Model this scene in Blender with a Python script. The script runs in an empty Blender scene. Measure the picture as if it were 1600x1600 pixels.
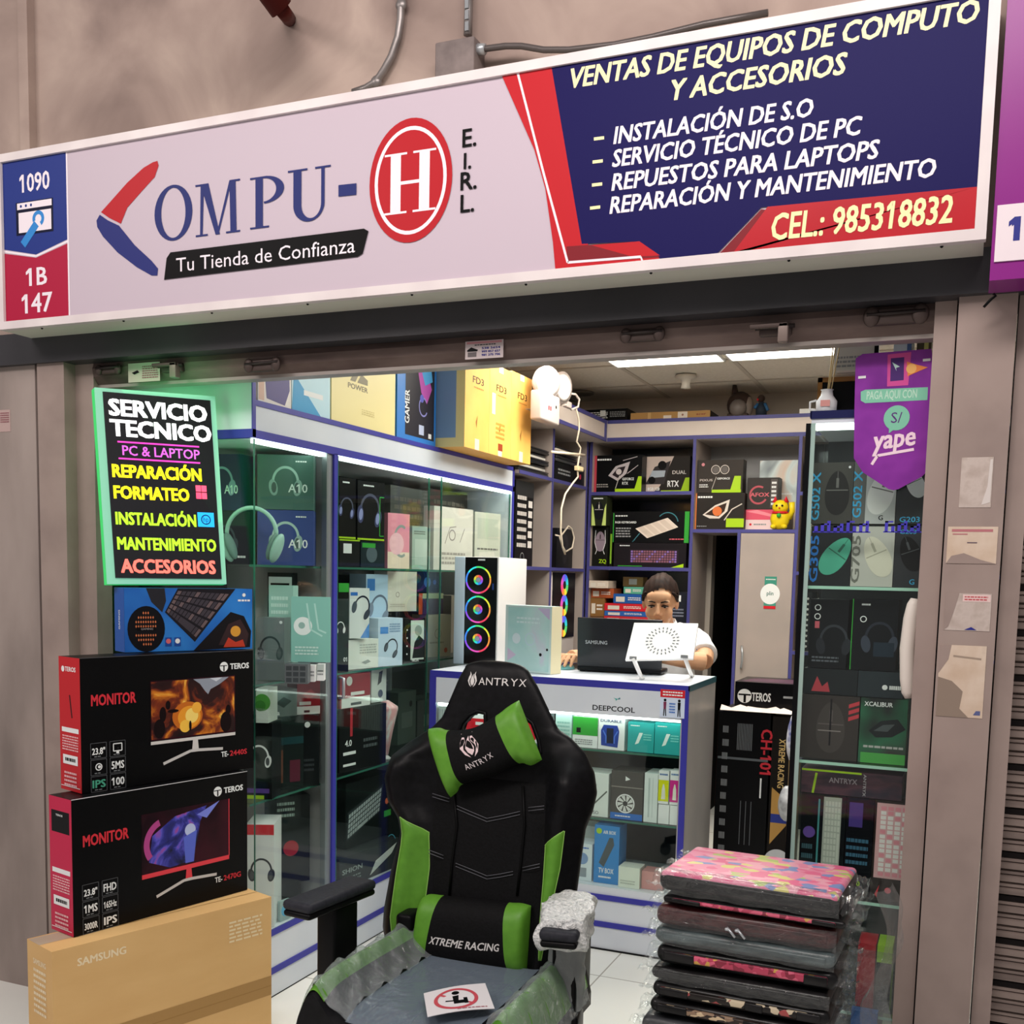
import bpy, bmesh, math, random
from mathutils import Vector, Matrix
random.seed(7)
SC = bpy.context.scene
COL = SC.collection
# ------------------------------------------------------------------ camera
YAW, PIT, ROLL, FPX = 0.398152, -0.100104, 0.0226241, 1671.63
CX, CY, CAMH = 800.0, 1067.0, 1.5
def _basis():
    cy, sy = math.cos(YAW), math.sin(YAW)
    f = Vector((-sy, cy, 0)); r = Vector((cy, sy, 0)); u = Vector((0, 0, 1))
    cp, sp = math.cos(PIT), math.sin(PIT)
    f, u = cp*f + sp*u, cp*u - sp*f
    c, s = math.cos(ROLL), math.sin(ROLL)
    r, u = c*r + s*u, c*u - s*r
    return r, u, f
CR, CU, CF = _basis()
CAM = Vector((0, 0, CAMH))
def at(x, y, ax, v):
    """the point of the plane  ax = v  that stands at photograph pixel (x, y)"""
    d = CF + CR*((x-CX)/FPX) - CU*((y-CY)/FPX)
    i = 'xyz'.index(ax)
    return CAM + d*((v-CAM[i])/d[i])
cd = bpy.data.cameras.new('camera'); cam = bpy.data.objects.new('camera', cd); COL.objects.link(cam)
cd.sensor_fit = 'HORIZONTAL'; cd.sensor_width = 36; cd.lens = FPX/1600*36
cd.shift_x = 0.0; cd.shift_y = (CY-800.0)/1600.0
cd.clip_start = 0.05
cam.matrix_world = Matrix(((CR.x, CU.x, -CF.x, 0), (CR.y, CU.y, -CF.y, 0), (CR.z, CU.z, -CF.z, CAMH), (0, 0, 0, 1)))
SC.camera = cam
# ------------------------------------------------------------------ world, lights, exposure
W = bpy.data.worlds.new('world'); SC.world = W; W.use_nodes = True
W.node_tree.nodes['Background'].inputs[0].default_value = (0.92, 0.86, 0.84, 1)
W.node_tree.nodes['Background'].inputs[1].default_value = 0.32
def area(name, loc, target, sx, sy, power, color):
    l = bpy.data.lights.new(name, 'AREA'); l.shape = 'RECTANGLE'; l.size = sx; l.size_y = sy
    l.energy = power; l.color = color
    o = bpy.data.objects.new(name, l); COL.objects.link(o); o.location = loc
    o.rotation_euler = (Vector(target)-Vector(loc)).to_track_quat('-Z', 'Y').to_euler()
    return o
area('gallery_lamp', (-0.5, 0.6, 3.7), (-1.0, 2.6, 1.6), 2.4, 0.5, 62, (1.0, 0.90, 0.86))
area('gallery_lamp', (-3.6, 0.2, 3.6), (-2.6, 2.6, 1.2), 1.6, 0.5, 34, (1.0, 0.90, 0.86))
area('shop_lamp', (-1.0, 3.5, 2.57), (-1.1, 3.5, 0), 1.8, 0.5, 17, (0.93, 1.0, 0.97))
area('shop_lamp', (-1.35, 4.75, 2.57), (-1.35, 4.75, 0), 1.8, 0.5, 17, (1.0, 0.98, 0.94))
SC.view_settings.view_transform = 'Standard'; SC.view_settings.look = 'None'
SC.view_settings.exposure = 0.14; SC.view_settings.gamma = 1.0; SC.view_settings.use_curve_mapping = False
SC.cycles.transparent_max_bounces = 40; SC.cycles.max_bounces = 8
# ------------------------------------------------------------------ materials
def lin(h):
    h = h.lstrip('#'); o = []
    for i in (0, 2, 4):
        c = int(h[i:i+2], 16)/255
        o.append(c/12.92 if c <= 0.04045 else ((c+0.055)/1.055)**2.4)
    return (*o, 1.0)
_M = {}
def mat(h, rough=0.5, metal=0.0, emit=0.0, coat=0.0):
    k = (h, rough, metal, emit, coat)
    if k in _M: return _M[k]
    m = bpy.data.materials.new('m_'+h.strip('#')+('_e' if emit else '')); m.use_nodes = True
    b = m.node_tree.nodes['Principled BSDF']
    b.inputs['Base Color'].default_value = lin(h); b.inputs['Roughness'].default_value = rough
    b.inputs['Metallic'].default_value = metal
    if rough >= 0.3 and not metal: b.inputs['Specular IOR Level'].default_value = 0.25 if sum(lin(h)[:3]) > 0.12 else 0.12
    if coat: b.inputs['Coat Weight'].default_value = coat; b.inputs['Coat Roughness'].default_value = 0.08
    if emit: b.inputs['Emission Color'].default_value = lin(h); b.inputs['Emission Strength'].default_value = emit
    _M[k] = m; return m
def noisemat(name, stops, scale=4.0, rough=0.6, detail=6.0, stretch=(1, 1, 1), bump=0.0, metal=0.0, distort=0.0, kind='noise', emit=0.0, coat=0.0):
    m = bpy.data.materials.new(name); m.use_nodes = True; nt = m.node_tree; N = nt.nodes; L = nt.links
    b = N['Principled BSDF']; b.inputs['Roughness'].default_value = rough; b.inputs['Metallic'].default_value = metal
    if rough >= 0.3 and not metal: b.inputs['Specular IOR Level'].default_value = 0.3 if max(sum(lin(c)[:3]) for p_, c in stops) > 0.12 else 0.14
    if coat: b.inputs['Coat Weight'].default_value = coat; b.inputs['Coat Roughness'].default_value = 0.1
    tc = N.new('ShaderNodeTexCoord'); mp = N.new('ShaderNodeMapping'); mp.inputs['Scale'].default_value = stretch
    L.new(tc.outputs['Object'], mp.inputs['Vector'])
    if kind == 'voronoi':
        t = N.new('ShaderNodeTexVoronoi'); t.inputs['Scale'].default_value = scale; out = t.outputs['Color']
        L.new(mp.outputs[0], t.inputs['Vector'])
        sp = N.new('ShaderNodeSeparateColor'); L.new(out, sp.inputs[0]); out = sp.outputs[0]; bo = t.outputs['Distance']
    else:
        t = N.new('ShaderNodeTexNoise'); t.inputs['Scale'].default_value = scale; t.inputs['Detail'].default_value = detail
        t.inputs['Distortion'].default_value = distort
        L.new(mp.outputs[0], t.inputs['Vector']); out = bo = t.outputs['Fac']
    r = N.new('ShaderNodeValToRGB'); L.new(out, r.inputs[0]); e = r.color_ramp.elements
    e[0].position, e[0].color = stops[0][0], lin(stops[0][1]); e[1].position, e[1].color = stops[-1][0], lin(stops[-1][1])
    for p, c in stops[1:-1]:
        x = e.new(p); x.color = lin(c)
    if kind == 'voronoi': r.color_ramp.interpolation = 'CONSTANT'
    L.new(r.outputs[0], b.inputs['Base Color'])
    if emit:
        L.new(r.outputs[0], b.inputs['Emission Color']); b.inputs['Emission Strength'].default_value = emit
    if bump:
        bp = N.new('ShaderNodeBump'); bp.inputs['Strength'].default_value = bump; bp.inputs['Distance'].default_value = 0.01
        L.new(bo, bp.inputs['Height']); L.new(bp.outputs[0], b.inputs['Normal'])
    return m
def glassmat(name, tint, refl=0.06, rough=0.02, haze=0.0, hazecol='#ffffff', bumpscale=0):
    """a thin clear sheet: light goes straight through, a share is mirrored by Fresnel"""
    m = bpy.data.materials.new(name); m.use_nodes = True; nt = m.node_tree; N = nt.nodes; L = nt.links
    for n in list(N): N.remove(n)
    o = N.new('ShaderNodeOutputMaterial'); tr = N.new('ShaderNodeBsdfTransparent'); tr.inputs[0].default_value = lin(tint)
    g = N.new('ShaderNodeBsdfGlossy'); g.inputs['Roughness'].default_value = rough
    fr = N.new('ShaderNodeLayerWeight'); fr.inputs['Blend'].default_value = 0.5
    pw = N.new('ShaderNodeMath'); pw.operation = 'POWER'; pw.inputs[1].default_value = 4.0; L.new(fr.outputs['Facing'], pw.inputs[0])
    ma = N.new('ShaderNodeMath'); ma.operation = 'MULTIPLY_ADD'; ma.inputs[1].default_value = 0.5; ma.inputs[2].default_value = refl; L.new(pw.outputs[0], ma.inputs[0])
    mx = N.new('ShaderNodeMixShader'); L.new(ma.outputs[0], mx.inputs[0]); L.new(tr.outputs[0], mx.inputs[1]); L.new(g.outputs[0], mx.inputs[2])
    last = mx
    if bumpscale:
        t = N.new('ShaderNodeTexNoise'); t.inputs['Scale'].default_value = bumpscale; t.inputs['Detail'].default_value = 5; t.inputs['Distortion'].default_value = 1.0
        tc = N.new('ShaderNodeTexCoord'); L.new(tc.outputs['Object'], t.inputs['Vector'])
        bp = N.new('ShaderNodeBump'); bp.inputs['Strength'].default_value = 0.9; bp.inputs['Distance'].default_value = 0.02
        L.new(t.outputs['Fac'], bp.inputs['Height']); L.new(bp.outputs[0], g.inputs['Normal']); L.new(bp.outputs[0], fr.inputs['Normal'])
    if haze:
        d = N.new('ShaderNodeBsdfDiffuse'); d.inputs[0].default_value = lin(hazecol)
        m2 = N.new('ShaderNodeMixShader'); m2.inputs[0].default_value = haze
        L.new(mx.outputs[0], m2.inputs[1]); L.new(d.outputs[0], m2.inputs[2]); last = m2
    L.new(last.outputs[0], o.inputs['Surface'])
    return m
GLASS = glassmat('clear_glass', '#f9fdfb', 0.025)
GEDGE = mat('#2f6a58', 0.2)
FILM = glassmat('plastic_film', '#f8fafa', 0.05, 0.07, 0.022, '#eef4f6', 22)
# ------------------------------------------------------------------ mesh builder
REG = [False]; OBST = []; BLK_NONE = None; WARN = []
def _hit(P, z0, z1):
    """whether an upright box on the plan P meets anything placed before"""
    def axes(Q):
        for i in range(2):
            x, y = Q[i+1][0]-Q[i][0], Q[i+1][1]-Q[i][1]; l = math.hypot(x, y) or 1; yield -y/l, x/l
    for Q, a, b in OBST:
        if min(z1, b)-max(z0, a) <= 0.0003: continue
        ok = True
        for ax in list(axes(P))+list(axes(Q)):
            p = [x*ax[0]+y*ax[1] for x, y in P]; q = [x*ax[0]+y*ax[1] for x, y in Q]
            if min(max(p), max(q))-max(min(p), min(q)) <= 0.0004: ok = False; break
        if ok: return True
    return False
CAND = sorted(((sc, kd, kh, sh, kw) for sc in (1, 1.006, 1.012, 1.02, 1.03, 1.045, 1.06, 0.992, 0.984, 0.97) for kd in (1, 0.75, 0.5, 0.33, 0.2) for kh in (1, 0.96, 0.92)
    for sh in (0, 0.004, -0.004, 0.01, -0.01, 0.02, -0.02) for kw in (1, 0.96, 0.9)), key=lambda c: abs(c[0]-1)*(12 if c[0] > 1 else 30)+(1-c[1])*0.35+(1-c[2])*4+abs(c[3])*14+(1-c[4])*3)
class MB:
    def __init__(s): s.v = []; s.f = []; s.mi = []; s.sm = []; s.mats = []
    def m(s, mt):
        if mt not in s.mats: s.mats.append(mt)
        return s.mats.index(mt)
    def add(s, vs, fs, mt, smooth=False):
        o = len(s.v); s.v += [tuple(p) for p in vs]; i = s.m(mt)
        for f in fs: s.f.append([o+k for k in f]); s.mi.append(i); s.sm.append(smooth)
    def box(s, a, b, mt, mtx=None):
        if REG[0] and not mtx and mt is not BLK_NONE: OBST.append(([(a[0],a[1]),(b[0],a[1]),(b[0],b[1]),(a[0],b[1])], a[2], b[2]))
        x0, y0, z0 = a; x1, y1, z1 = b
        vs = [Vector(p) for p in ((x0,y0,z0),(x1,y0,z0),(x1,y1,z0),(x0,y1,z0),(x0,y0,z1),(x1,y0,z1),(x1,y1,z1),(x0,y1,z1))]
        if mtx: vs = [mtx @ p for p in vs]
        s.add(vs, [(3,2,1,0),(4,5,6,7),(0,1,5,4),(1,2,6,5),(2,3,7,6),(3,0,4,7)], mt)
    def rbox(s, a, b, r, mt, mtx=None, seg=3):
        """box with rounded edges"""
        bm = bmesh.new(); bmesh.ops.create_cube(bm, size=1)
        c = [(a[i]+b[i])/2 for i in range(3)]; d = [abs(b[i]-a[i]) for i in range(3)]
        for v in bm.verts: v.co = Vector([c[i]+v.co[i]*d[i] for i in range(3)])
        bmesh.ops.bevel(bm, geom=bm.edges[:], offset=min(r, min(d)*0.49), segments=seg, affect='EDGES', profile=0.5)
        s.bm(bm, mt, mtx, True)
    def bm(s, bm, mt, mtx=None, smooth=True):
        bm.verts.index_update()
        s.add([(mtx @ v.co) if mtx else v.co.copy() for v in bm.verts], [[v.index for v in f.verts] for f in bm.faces], mt, smooth); bm.free()
    def tube(s, pts, r, mt, n=10, cap=True, closed=False):
        pts = [Vector(p) for p in pts]; k = len(pts); vs = []; fs = []
        rr = r if isinstance(r, (list, tuple)) else [r]*k
        up = None
        for i, p in enumerate(pts):
            if closed: t = pts[(i+1) % k]-pts[i-1]
            else: t = pts[min(i+1, k-1)]-pts[max(i-1, 0)]
            t = t.normalized() if t.length else Vector((0,0,1))
            if up is None: up = t.orthogonal().normalized()
            up = (up - t*up.dot(t)); up = up.normalized() if up.length > 1e-6 else t.orthogonal().normalized()
            w = t.cross(up)
            for j in range(n):
                a = 2*math.pi*j/n; vs.append(p + (up*math.cos(a)+w*math.sin(a))*rr[i])
        for i in range(k if closed else k-1):
            i2 = (i+1) % k
            for j in range(n): fs.append((i*n+j, i*n+(j+1) % n, i2*n+(j+1) % n, i2*n+j))
        if cap and not closed: fs.append(tuple(range(n))[::-1]); fs.append(tuple(range((k-1)*n, k*n)))
        s.add(vs, fs, mt, True)
    def lathe(s, prof, mt, origin=(0,0,0), n=20, mtx=None):
        """prof: (radius, height) pairs turned about z"""
        vs = []; fs = []; o = Vector(origin)
        for r, z in prof:
            for j in range(n):
                a = 2*math.pi*j/n; p = o+Vector((r*math.cos(a), r*math.sin(a), z)); vs.append(mtx @ p if mtx else p)
        for i in range(len(prof)-1):
            for j in range(n): fs.append((i*n+j, i*n+(j+1) % n, (i+1)*n+(j+1) % n, (i+1)*n+j))
        fs.append(tuple(range(n))[::-1]); fs.append(tuple(range((len(prof)-1)*n, len(prof)*n)))
        s.add(vs, fs, mt, True)
    def sph(s, c, r, mt, nu=14, nv=9, mtx=None):
        c = Vector(c); r = r if isinstance(r, (tuple, list)) else (r, r, r); vs = []; fs = []
        for i in range(nv+1):
            t = math.pi*i/nv
            for j in range(nu):
                a = 2*math.pi*j/nu; p = c+Vector((r[0]*math.sin(t)*math.cos(a), r[1]*math.sin(t)*math.sin(a), r[2]*math.cos(t)))
                vs.append(mtx @ p if mtx else p)
        for i in range(nv):
            for j in range(nu): fs.append((i*nu+j, (i+1)*nu+j, (i+1)*nu+(j+1) % nu, i*nu+(j+1) % nu))
        s.add(vs, fs, mt, True)
    def obj(s, name, parent=None, origin=None):
        me = bpy.data.meshes.new(name); org = Vector(origin) if origin is not None else Vector((0,0,0))
        vs = [tuple(Vector(p)-org) for p in s.v]
        me.from_pydata(vs, [], s.f)
        for mt in s.mats: me.materials.append(mt)
        me.polygons.foreach_set('material_index', s.mi); me.polygons.foreach_set('use_smooth', s.sm)
        me.update()
        o = bpy.data.objects.new(name, me); COL.objects.link(o)
        if origin is not None: o.location = org
        if parent is not None:
            o.parent = parent
            if origin is None: o.matrix_parent_inverse = Matrix.Translation(-parent.location) if parent.type == 'EMPTY' else Matrix.Translation(-parent.location)
            else: o.location = org-parent.location
        return o
def tag(o, label, cat, group=None):
    o['label'] = label; o['category'] = cat
    if group: o['group'] = group
    return o
def struct(o, label=None):
    o['kind'] = 'structure'
    if label: o['label'] = label
    return o
def thing(name, label, cat, loc, group=None):
    o = bpy.data.objects.new(name, None); COL.objects.link(o); o.location = loc; o.empty_display_size = 0.05
    return tag(o, label, cat, group)
def cen(mb):
    xs = [p[0] for p in mb.v]; ys = [p[1] for p in mb.v]; zs = [p[2] for p in mb.v]
    return ((min(xs)+max(xs))/2, (min(ys)+max(ys))/2, min(zs))
def item(mb, name, label, cat, group=None):
    return tag(mb.obj(name, origin=cen(mb)), label, cat, group)
# ------------------------------------------------------------------ lettering and print
_T = {}
def textmesh(st, bold=0.0, shear=0.0):
    k = (st, bold, shear)
    if k in _T: return _T[k]
    cu = bpy.data.curves.new('txt', 'FONT'); cu.body = st; cu.size = 1; cu.resolution_u = 2; cu.offset = bold; cu.shear = shear
    o = bpy.data.objects.new('txt', cu); me = bpy.data.meshes.new_from_object(o)
    vs = [(v.co.x, v.co.y) for v in me.vertices]; fs = [list(p.vertices) for p in me.polygons]
    if '1' in st and st != '1|':
        bw = 0.1
        for i, ch in enumerate(st):
            if ch != '1': continue
            cu.body = st[:i+1]; m2 = bpy.data.meshes.new_from_object(o); xr = max(v.co.x for v in m2.vertices); bpy.data.meshes.remove(m2)
            yt = max(v[1] for v in vs); n0 = len(vs); xl = xr-bw
            vs += [(xl+0.005, yt*0.99), (xl-0.15, yt*0.80), (xl-0.15, yt*0.66), (xl+0.005, yt*0.82)]; fs.append([n0, n0+1, n0+2, n0+3])
    bpy.data.objects.remove(o); bpy.data.curves.remove(cu); bpy.data.meshes.remove(me)
    if not vs: vs = [(0,0)]; fs = []
    x0 = min(v[0] for v in vs); x1 = max(v[0] for v in vs)
    _T[k] = ([(v[0]-x0, v[1]) for v in vs], fs, x1-x0); return _T[k]
CAP = 0.73
class Face:
    """a flat printed face: origin at its lower left, u to the right, v up, in metres"""
    def __init__(s, mb, o, u, v, w, h, warp=None):
        s.mb = mb; s.o = Vector(o); s.u = Vector(u).normalized(); s.v = Vector(v).normalized(); s.n = s.u.cross(s.v); s.w = w; s.h = h; s.k = 0.0004; s.warp = warp
    def P(s, a, b):
        if s.warp: return s.warp(a, b, s.k)
        return s.o+s.u*a+s.v*b+s.n*s.k
    def step(s): s.k += 0.00004
    def poly(s, pts, c, abs_=False):
        s.step(); pts = pts if abs_ else [(a*s.w, b*s.h) for a, b in pts]
        s.mb.add([s.P(a, b) for a, b in pts], [tuple(range(len(pts)))], c)
    def rect(s, a0, b0, a1, b1, c): s.poly([(a0,b0),(a1,b0),(a1,b1),(a0,b1)], c)
    def ell(s, a, b, r, c, ry=None, n=28):
        """r, ry in shares of the face height"""
        r *= s.h; ry = ry*s.h if ry else r
        s.poly([(a*s.w+r*math.cos(2*math.pi*i/n), b*s.h+ry*math.sin(2*math.pi*i/n)) for i in range(n)], c, True)
    def ring(s, a, b, r, t, c, a0=0, a1=360, n=32, ry=None):
        s.step(); r *= s.h; t *= s.h; ry = (ry or r/s.h)*s.h; vs = []; fs = []
        for i in range(n+1):
            q = math.radians(a0+(a1-a0)*i/n)
            for rr, ryy in ((r, ry), (r-t, ry-t)): vs.append(s.P(a*s.w+rr*math.cos(q), b*s.h+ryy*math.sin(q)))
        for i in range(n): fs.append((2*i, 2*i+2, 2*i+3, 2*i+1))
        s.mb.add(vs, fs, c)
    def line(s, pts, wd, c):
        """pts in shares of the face, wd in metres"""
        s.step(); pts = [(a*s.w, b*s.h) for a, b in pts]
        for (x0, y0), (x1, y1) in zip(pts, pts[1:]):
            l = math.hypot(x1-x0, y1-y0) or 1; nx, ny = -(y1-y0)/l*wd/2, (x1-x0)/l*wd/2
            s.mb.add([s.P(x0+nx, y0+ny), s.P(x0-nx, y0-ny), s.P(x1-nx, y1-ny), s.P(x1+nx, y1+ny)], [(0,1,2,3)], c)
    def text(s, st, a, b, h, c, bold=0.0, fit=None, al='l', rot=0, shear=0.0):
        """cap height h and width fit in shares of the face height / width"""
        s.step(); vs, fs, tw = textmesh(st, 0.0, shear); ch = h*s.h/CAP; ex = bold*0.9
        sx = ch if fit is None else fit*s.w/tw
        off = {'l': 0, 'c': -tw*sx/2, 'r': -tw*sx}[al]; q = math.radians(rot); cs, sn = math.cos(q), math.sin(q)
        if rot in (90, -90) and fit is not None: sx = fit*s.h/tw; off = {'l': 0, 'c': -tw*sx/2, 'r': -tw*sx}[al]
        for jx, jy in (((0,0),) if not ex else ((-1,-0.6),(1,-0.6),(-1,0.6),(1,0.6))):
            out = []; s.k += 0.00001
            for x, y in vs:
                x = (x+jx*ex)*sx+off; y = (y+jy*ex)*ch
                out.append(s.P(a*s.w+x*cs-y*sn, b*s.h+x*sn+y*cs))
            s.mb.add(out, fs, c)
    def lines(s, a, b, w, h, n, c, al=None):
        """n rows of tiny print, shown as broken dashes"""
        for i in range(n):
            y = b+h*(1-(i+0.5)/n); x = a
            while x < a+w-0.01:
                l = min(random.uniform(0.05, 0.16)*w+0.01, a+w-x); s.rect(x, y-h/n*0.25, x+l, y+h/n*0.25, c); x += l+0.02*w+0.004
            s.k -= 0.00004*4
    # small printed pictures
    def headset(s, a, b, sz, c, c2=None, tilt=0, inner=None):
        c2 = c2 or c; q = math.radians(tilt); H = min(sz*s.h, 0.98*s.w)
        def T(x, y): return (a*s.w+H*(x*math.cos(q)-y*math.sin(q)), b*s.h+H*(x*math.sin(q)+y*math.cos(q)))
        s.step(); vs = []; n = 22
        for i in range(n+1):
            t = math.pi*(-0.06+1.12*i/n)
            for r, k in ((0.40, 0.46), (0.33, 0.385)): vs.append(s.P(*T(r*math.cos(t), 0.02+k*math.sin(t))))
        s.mb.add(vs, [(2*i, 2*i+2, 2*i+3, 2*i+1) for i in range(n)], c)
        for sg in (-1, 1):
            s.poly([T(sg*0.36+0.13*math.cos(t)+0.03*sg*math.sin(t), -0.16+0.24*math.sin(t)) for t in [2*math.pi*i/18 for i in range(18)]], c2, True)
            if inner: s.poly([T(sg*0.34+0.075*math.cos(t), -0.16+0.16*math.sin(t)) for t in [2*math.pi*i/18 for i in range(18)]], inner, True)
    def keyboard(s, pts, body, key, rows=5, cols=14, key2=None):
        """pts: the four corners ll, lr, ur, ul in shares of the face"""
        s.poly(pts, body); P = [Vector((p[0]*s.w, p[1]*s.h)) for p in pts]; s.step()
        def Q(x, y): return (P[0]*(1-x)+P[1]*x)*(1-y)+(P[3]*(1-x)+P[2]*x)*y
        for r in range(rows):
            for k in range(cols):
                x0 = 0.03+0.94*k/cols; x1 = x0+0.94/cols*0.78; y0 = 0.06+0.88*r/rows; y1 = y0+0.88/rows*0.76
                if r == 0 and 3 < k < 9:
                    if k != 4: continue
                    x1 = 0.03+0.94*9/cols-0.02
                kk = key2 if key2 and (k in (0, cols-1) or (k*7+r*3) % 5 == 0) else key
                s.mb.add([s.P(*Q(x0,y0)), s.P(*Q(x1,y0)), s.P(*Q(x1,y1)), s.P(*Q(x0,y1))], [(0,1,2,3)], kk)
    def mouse(s, a, b, sz, c, c2, tilt=0):
        q = math.radians(tilt); H = sz*s.h
        def T(x, y): return (a*s.w+H*(x*math.cos(q)-y*math.sin(q)), b*s.h+H*(x*math.sin(q)+y*math.cos(q)))
        s.poly([T(0.27*math.cos(t)*(1-0.12*math.sin(t)), 0.5*math.sin(t)) for t in [2*math.pi*i/26 for i in range(26)]], c, True)
        s.poly([T(x, y) for x, y in ((-0.03,0.12),(0.03,0.12),(0.03,0.34),(-0.03,0.34))], c2, True)
        s.poly([T(x, y) for x, y in ((-0.24,0.08),(0.24,0.08),(0.24,0.055),(-0.24,0.055))], c2, True)
        s.poly([T(x, y) for x, y in ((-0.006,0.49),(0.006,0.49),(0.006,0.34),(-0.006,0.34))], c2, True)
    def fan(s, a, b, r, rim, blade, hub, n=9):
        s.ring(a, b, r, r*0.14, rim)
        for i in range(n):
            t = 2*math.pi*i/n; R = r*s.h; x, y = a*s.w, b*s.h
            s.k -= 0.00004
            s.poly([(x+R*.26*math.cos(t), y+R*.26*math.sin(t)), (x+R*.84*math.cos(t+.25), y+R*.84*math.sin(t+.25)), (x+R*.84*math.cos(t+.72), y+R*.84*math.sin(t+.72)), (x+R*.26*math.cos(t+.45), y+R*.26*math.sin(t+.45))], blade, True)
        s.ell(a, b, r*0.26, hub)
    def flame(s, a, b, sz, c):
        """tulip-like flame emblem"""
        H = sz*s.h; x, y = a*s.w, b*s.h
        for sg in (-1, 1):
            s.poly([(x+sg*H*p, y+H*q) for p, q in ((0.06,-0.5),(0.22,-0.36),(0.33,-0.1),(0.27,0.14),(0.19,0.3),(0.21,0.5),(0.1,0.3),(0.1,0.14),(0.2,-0.02),(0.22,-0.16),(0.16,-0.3))][::sg], c, True)
        s.poly([(x+H*p, y+H*q) for p, q in ((0,-0.42),(0.11,-0.28),(0.15,-0.12),(0.1,0.06),(0.05,0.18),(0.06,0.36),(-0.02,0.22),(-0.1,0.06),(-0.15,-0.12),(-0.11,-0.28))], c, True)
def lumpy(mb, amp, sc, seed=0):
    """push the vertices of a builder about with smooth noise"""
    from mathutils import noise
    mb.v = [tuple(Vector(p)+noise.noise_vector(Vector(p)*sc+Vector((seed, seed*2, 0)))*amp) for p in mb.v]
def at_pl(x, y, P, n):
    d = CF + CR*((x-CX)/FPX) - CU*((y-CY)/FPX)
    return CAM + d*((Vector(P)-CAM).dot(n)/d.dot(n))
# cartons ------------------------------------------------------------
def carton(name, label, cat, o, th, W, D, H, body, art=None, side=None, top=None, group=None, right=None, pitch=0.0, edge=None):
    """a printed carton: o = its lower front left corner, th = turn of its front edge from +x, depth to the rear"""
    mb = MB(); o = Vector(o)+Vector((0,0,0.001)); H -= 0.002
    d = Vector((math.cos(th), math.sin(th), 0)); e = Vector((-math.sin(th), math.cos(th), 0)); done = False
    def plan(o, W, D): return [tuple((o+d*x+e*y)[:2]) for x, y in ((0,0),(W,0),(W,D),(0,D))]
    # the carton stands clear of what is there already: shallower, or a little further back on its shelf
    for sc, kd, kh, sh, kw in CAND:
        oo = Vector((o.x*sc, o.y*sc, o.z))+d*sh; Dd = max(D*kd, 0.012)
        if not _hit(plan(oo, W*sc*kw, Dd), o.z, o.z+H*kh): o, W, D, H, done = oo, W*sc*kw, Dd, H*kh, True; break
    if not done: WARN.append(label)
    OBST.append((plan(o, W, D), o.z, o.z+H))
    R = Matrix.Rotation(th, 4, 'Z') @ Matrix.Rotation(-pitch, 4, 'X')
    T = Matrix.Translation(o) @ R
    mb.box((0,0,0), (W,D,H), body, T)
    X = R.to_3x3() @ Vector((1,0,0)); Y = R.to_3x3() @ Vector((0,1,0)); Z = R.to_3x3() @ Vector((0,0,1))
    if art: art(Face(mb, o, X, Z, W, H))
    if side: side(Face(mb, o+Y*D, -Y, Z, D, H))          # the face on the left hand
    if right: right(Face(mb, o+X*W, Y, Z, D, H))         # the face on the right hand
    if top: top(Face(mb, o+Z*H, X, Y, W, D))
    if edge: mb.tube([o+Z*H, o+Z*H+X*W], 0.0012, edge, 5)
    return item(mb, name, label, cat, group)
def fy(name, label, cat, x0, x1, ytop, Y, z0, D, body, art=None, side=None, group=None, H=None, **kw):
    """carton facing the street (front on the plane y = Y) between pixels x0 and x1, standing at height z0"""
    ym = ytop+20; a = at(x0, ym, 'y', Y); b = at(x1, ym, 'y', Y)
    H = H or at((x0+x1)/2, ytop, 'y', Y).z-z0
    return carton(name, label, cat, (a.x, Y, z0), 0, b.x-a.x, D, H, body, art, side, group=group, **kw)
def fx(name, label, cat, x0, x1, ytop, X, z0, D, body, art=None, side=None, group=None, H=None, **kw):
    """carton facing the aisle (front on the plane x = X)"""
    ym = ytop+20; a = at(x0, ym, 'x', X); b = at(x1, ym, 'x', X)
    H = H or at((x0+x1)/2, ytop, 'x', X).z-z0
    return carton(name, label, cat, (X, a.y, z0), math.pi/2, b.y-a.y, D, H, body, art, side, group=group, **kw)
def fa(name, label, cat, xl, xr, ytop, ax, val, z0, th, D, body, art=None, side=None, group=None, H=None, **kw):
    """carton with its front turned by th: lower left corner on the plane ax = val"""
    ym = ytop+25; a = at(xl, ym, ax, val); n = Vector((math.sin(th), -math.cos(th), 0)); b = at_pl(xr, ym, a, n)
    Wd = max(0.02, (b-a).dot(Vector((math.cos(th), math.sin(th), 0)))); m = at_pl((xl+xr)/2, ytop, a, n)
    H = H or m.z-z0
    return carton(name, label, cat, (a.x, a.y, z0), th, Wd, D, H, body, art, side, group=group, **kw)
WHT = mat('#e9ecec', 0.4); BLK = mat('#0c0d0f', 0.35); GRY = mat('#8b8f92', 0.45); DGR = mat('#232629', 0.4)
LIME = mat('#a6cf1c', 0.4); RED = mat('#cf1f2c', 0.4); BLU = mat('#2f6fc4', 0.4); NAVY = mat('#2b2f86', 0.4)
SILV = mat('#b9bec2', 0.3, 0.6); PINK = mat('#e5829f', 0.4); GRN = mat('#35a33a', 0.4); TEAL = mat('#3fb0a4', 0.4)
LAM = mat('#c3c8d2', 0.35); BLUEDGE = mat('#3a3a9c', 0.35); KRAFT = mat('#c39a5c', 0.65)
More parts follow.
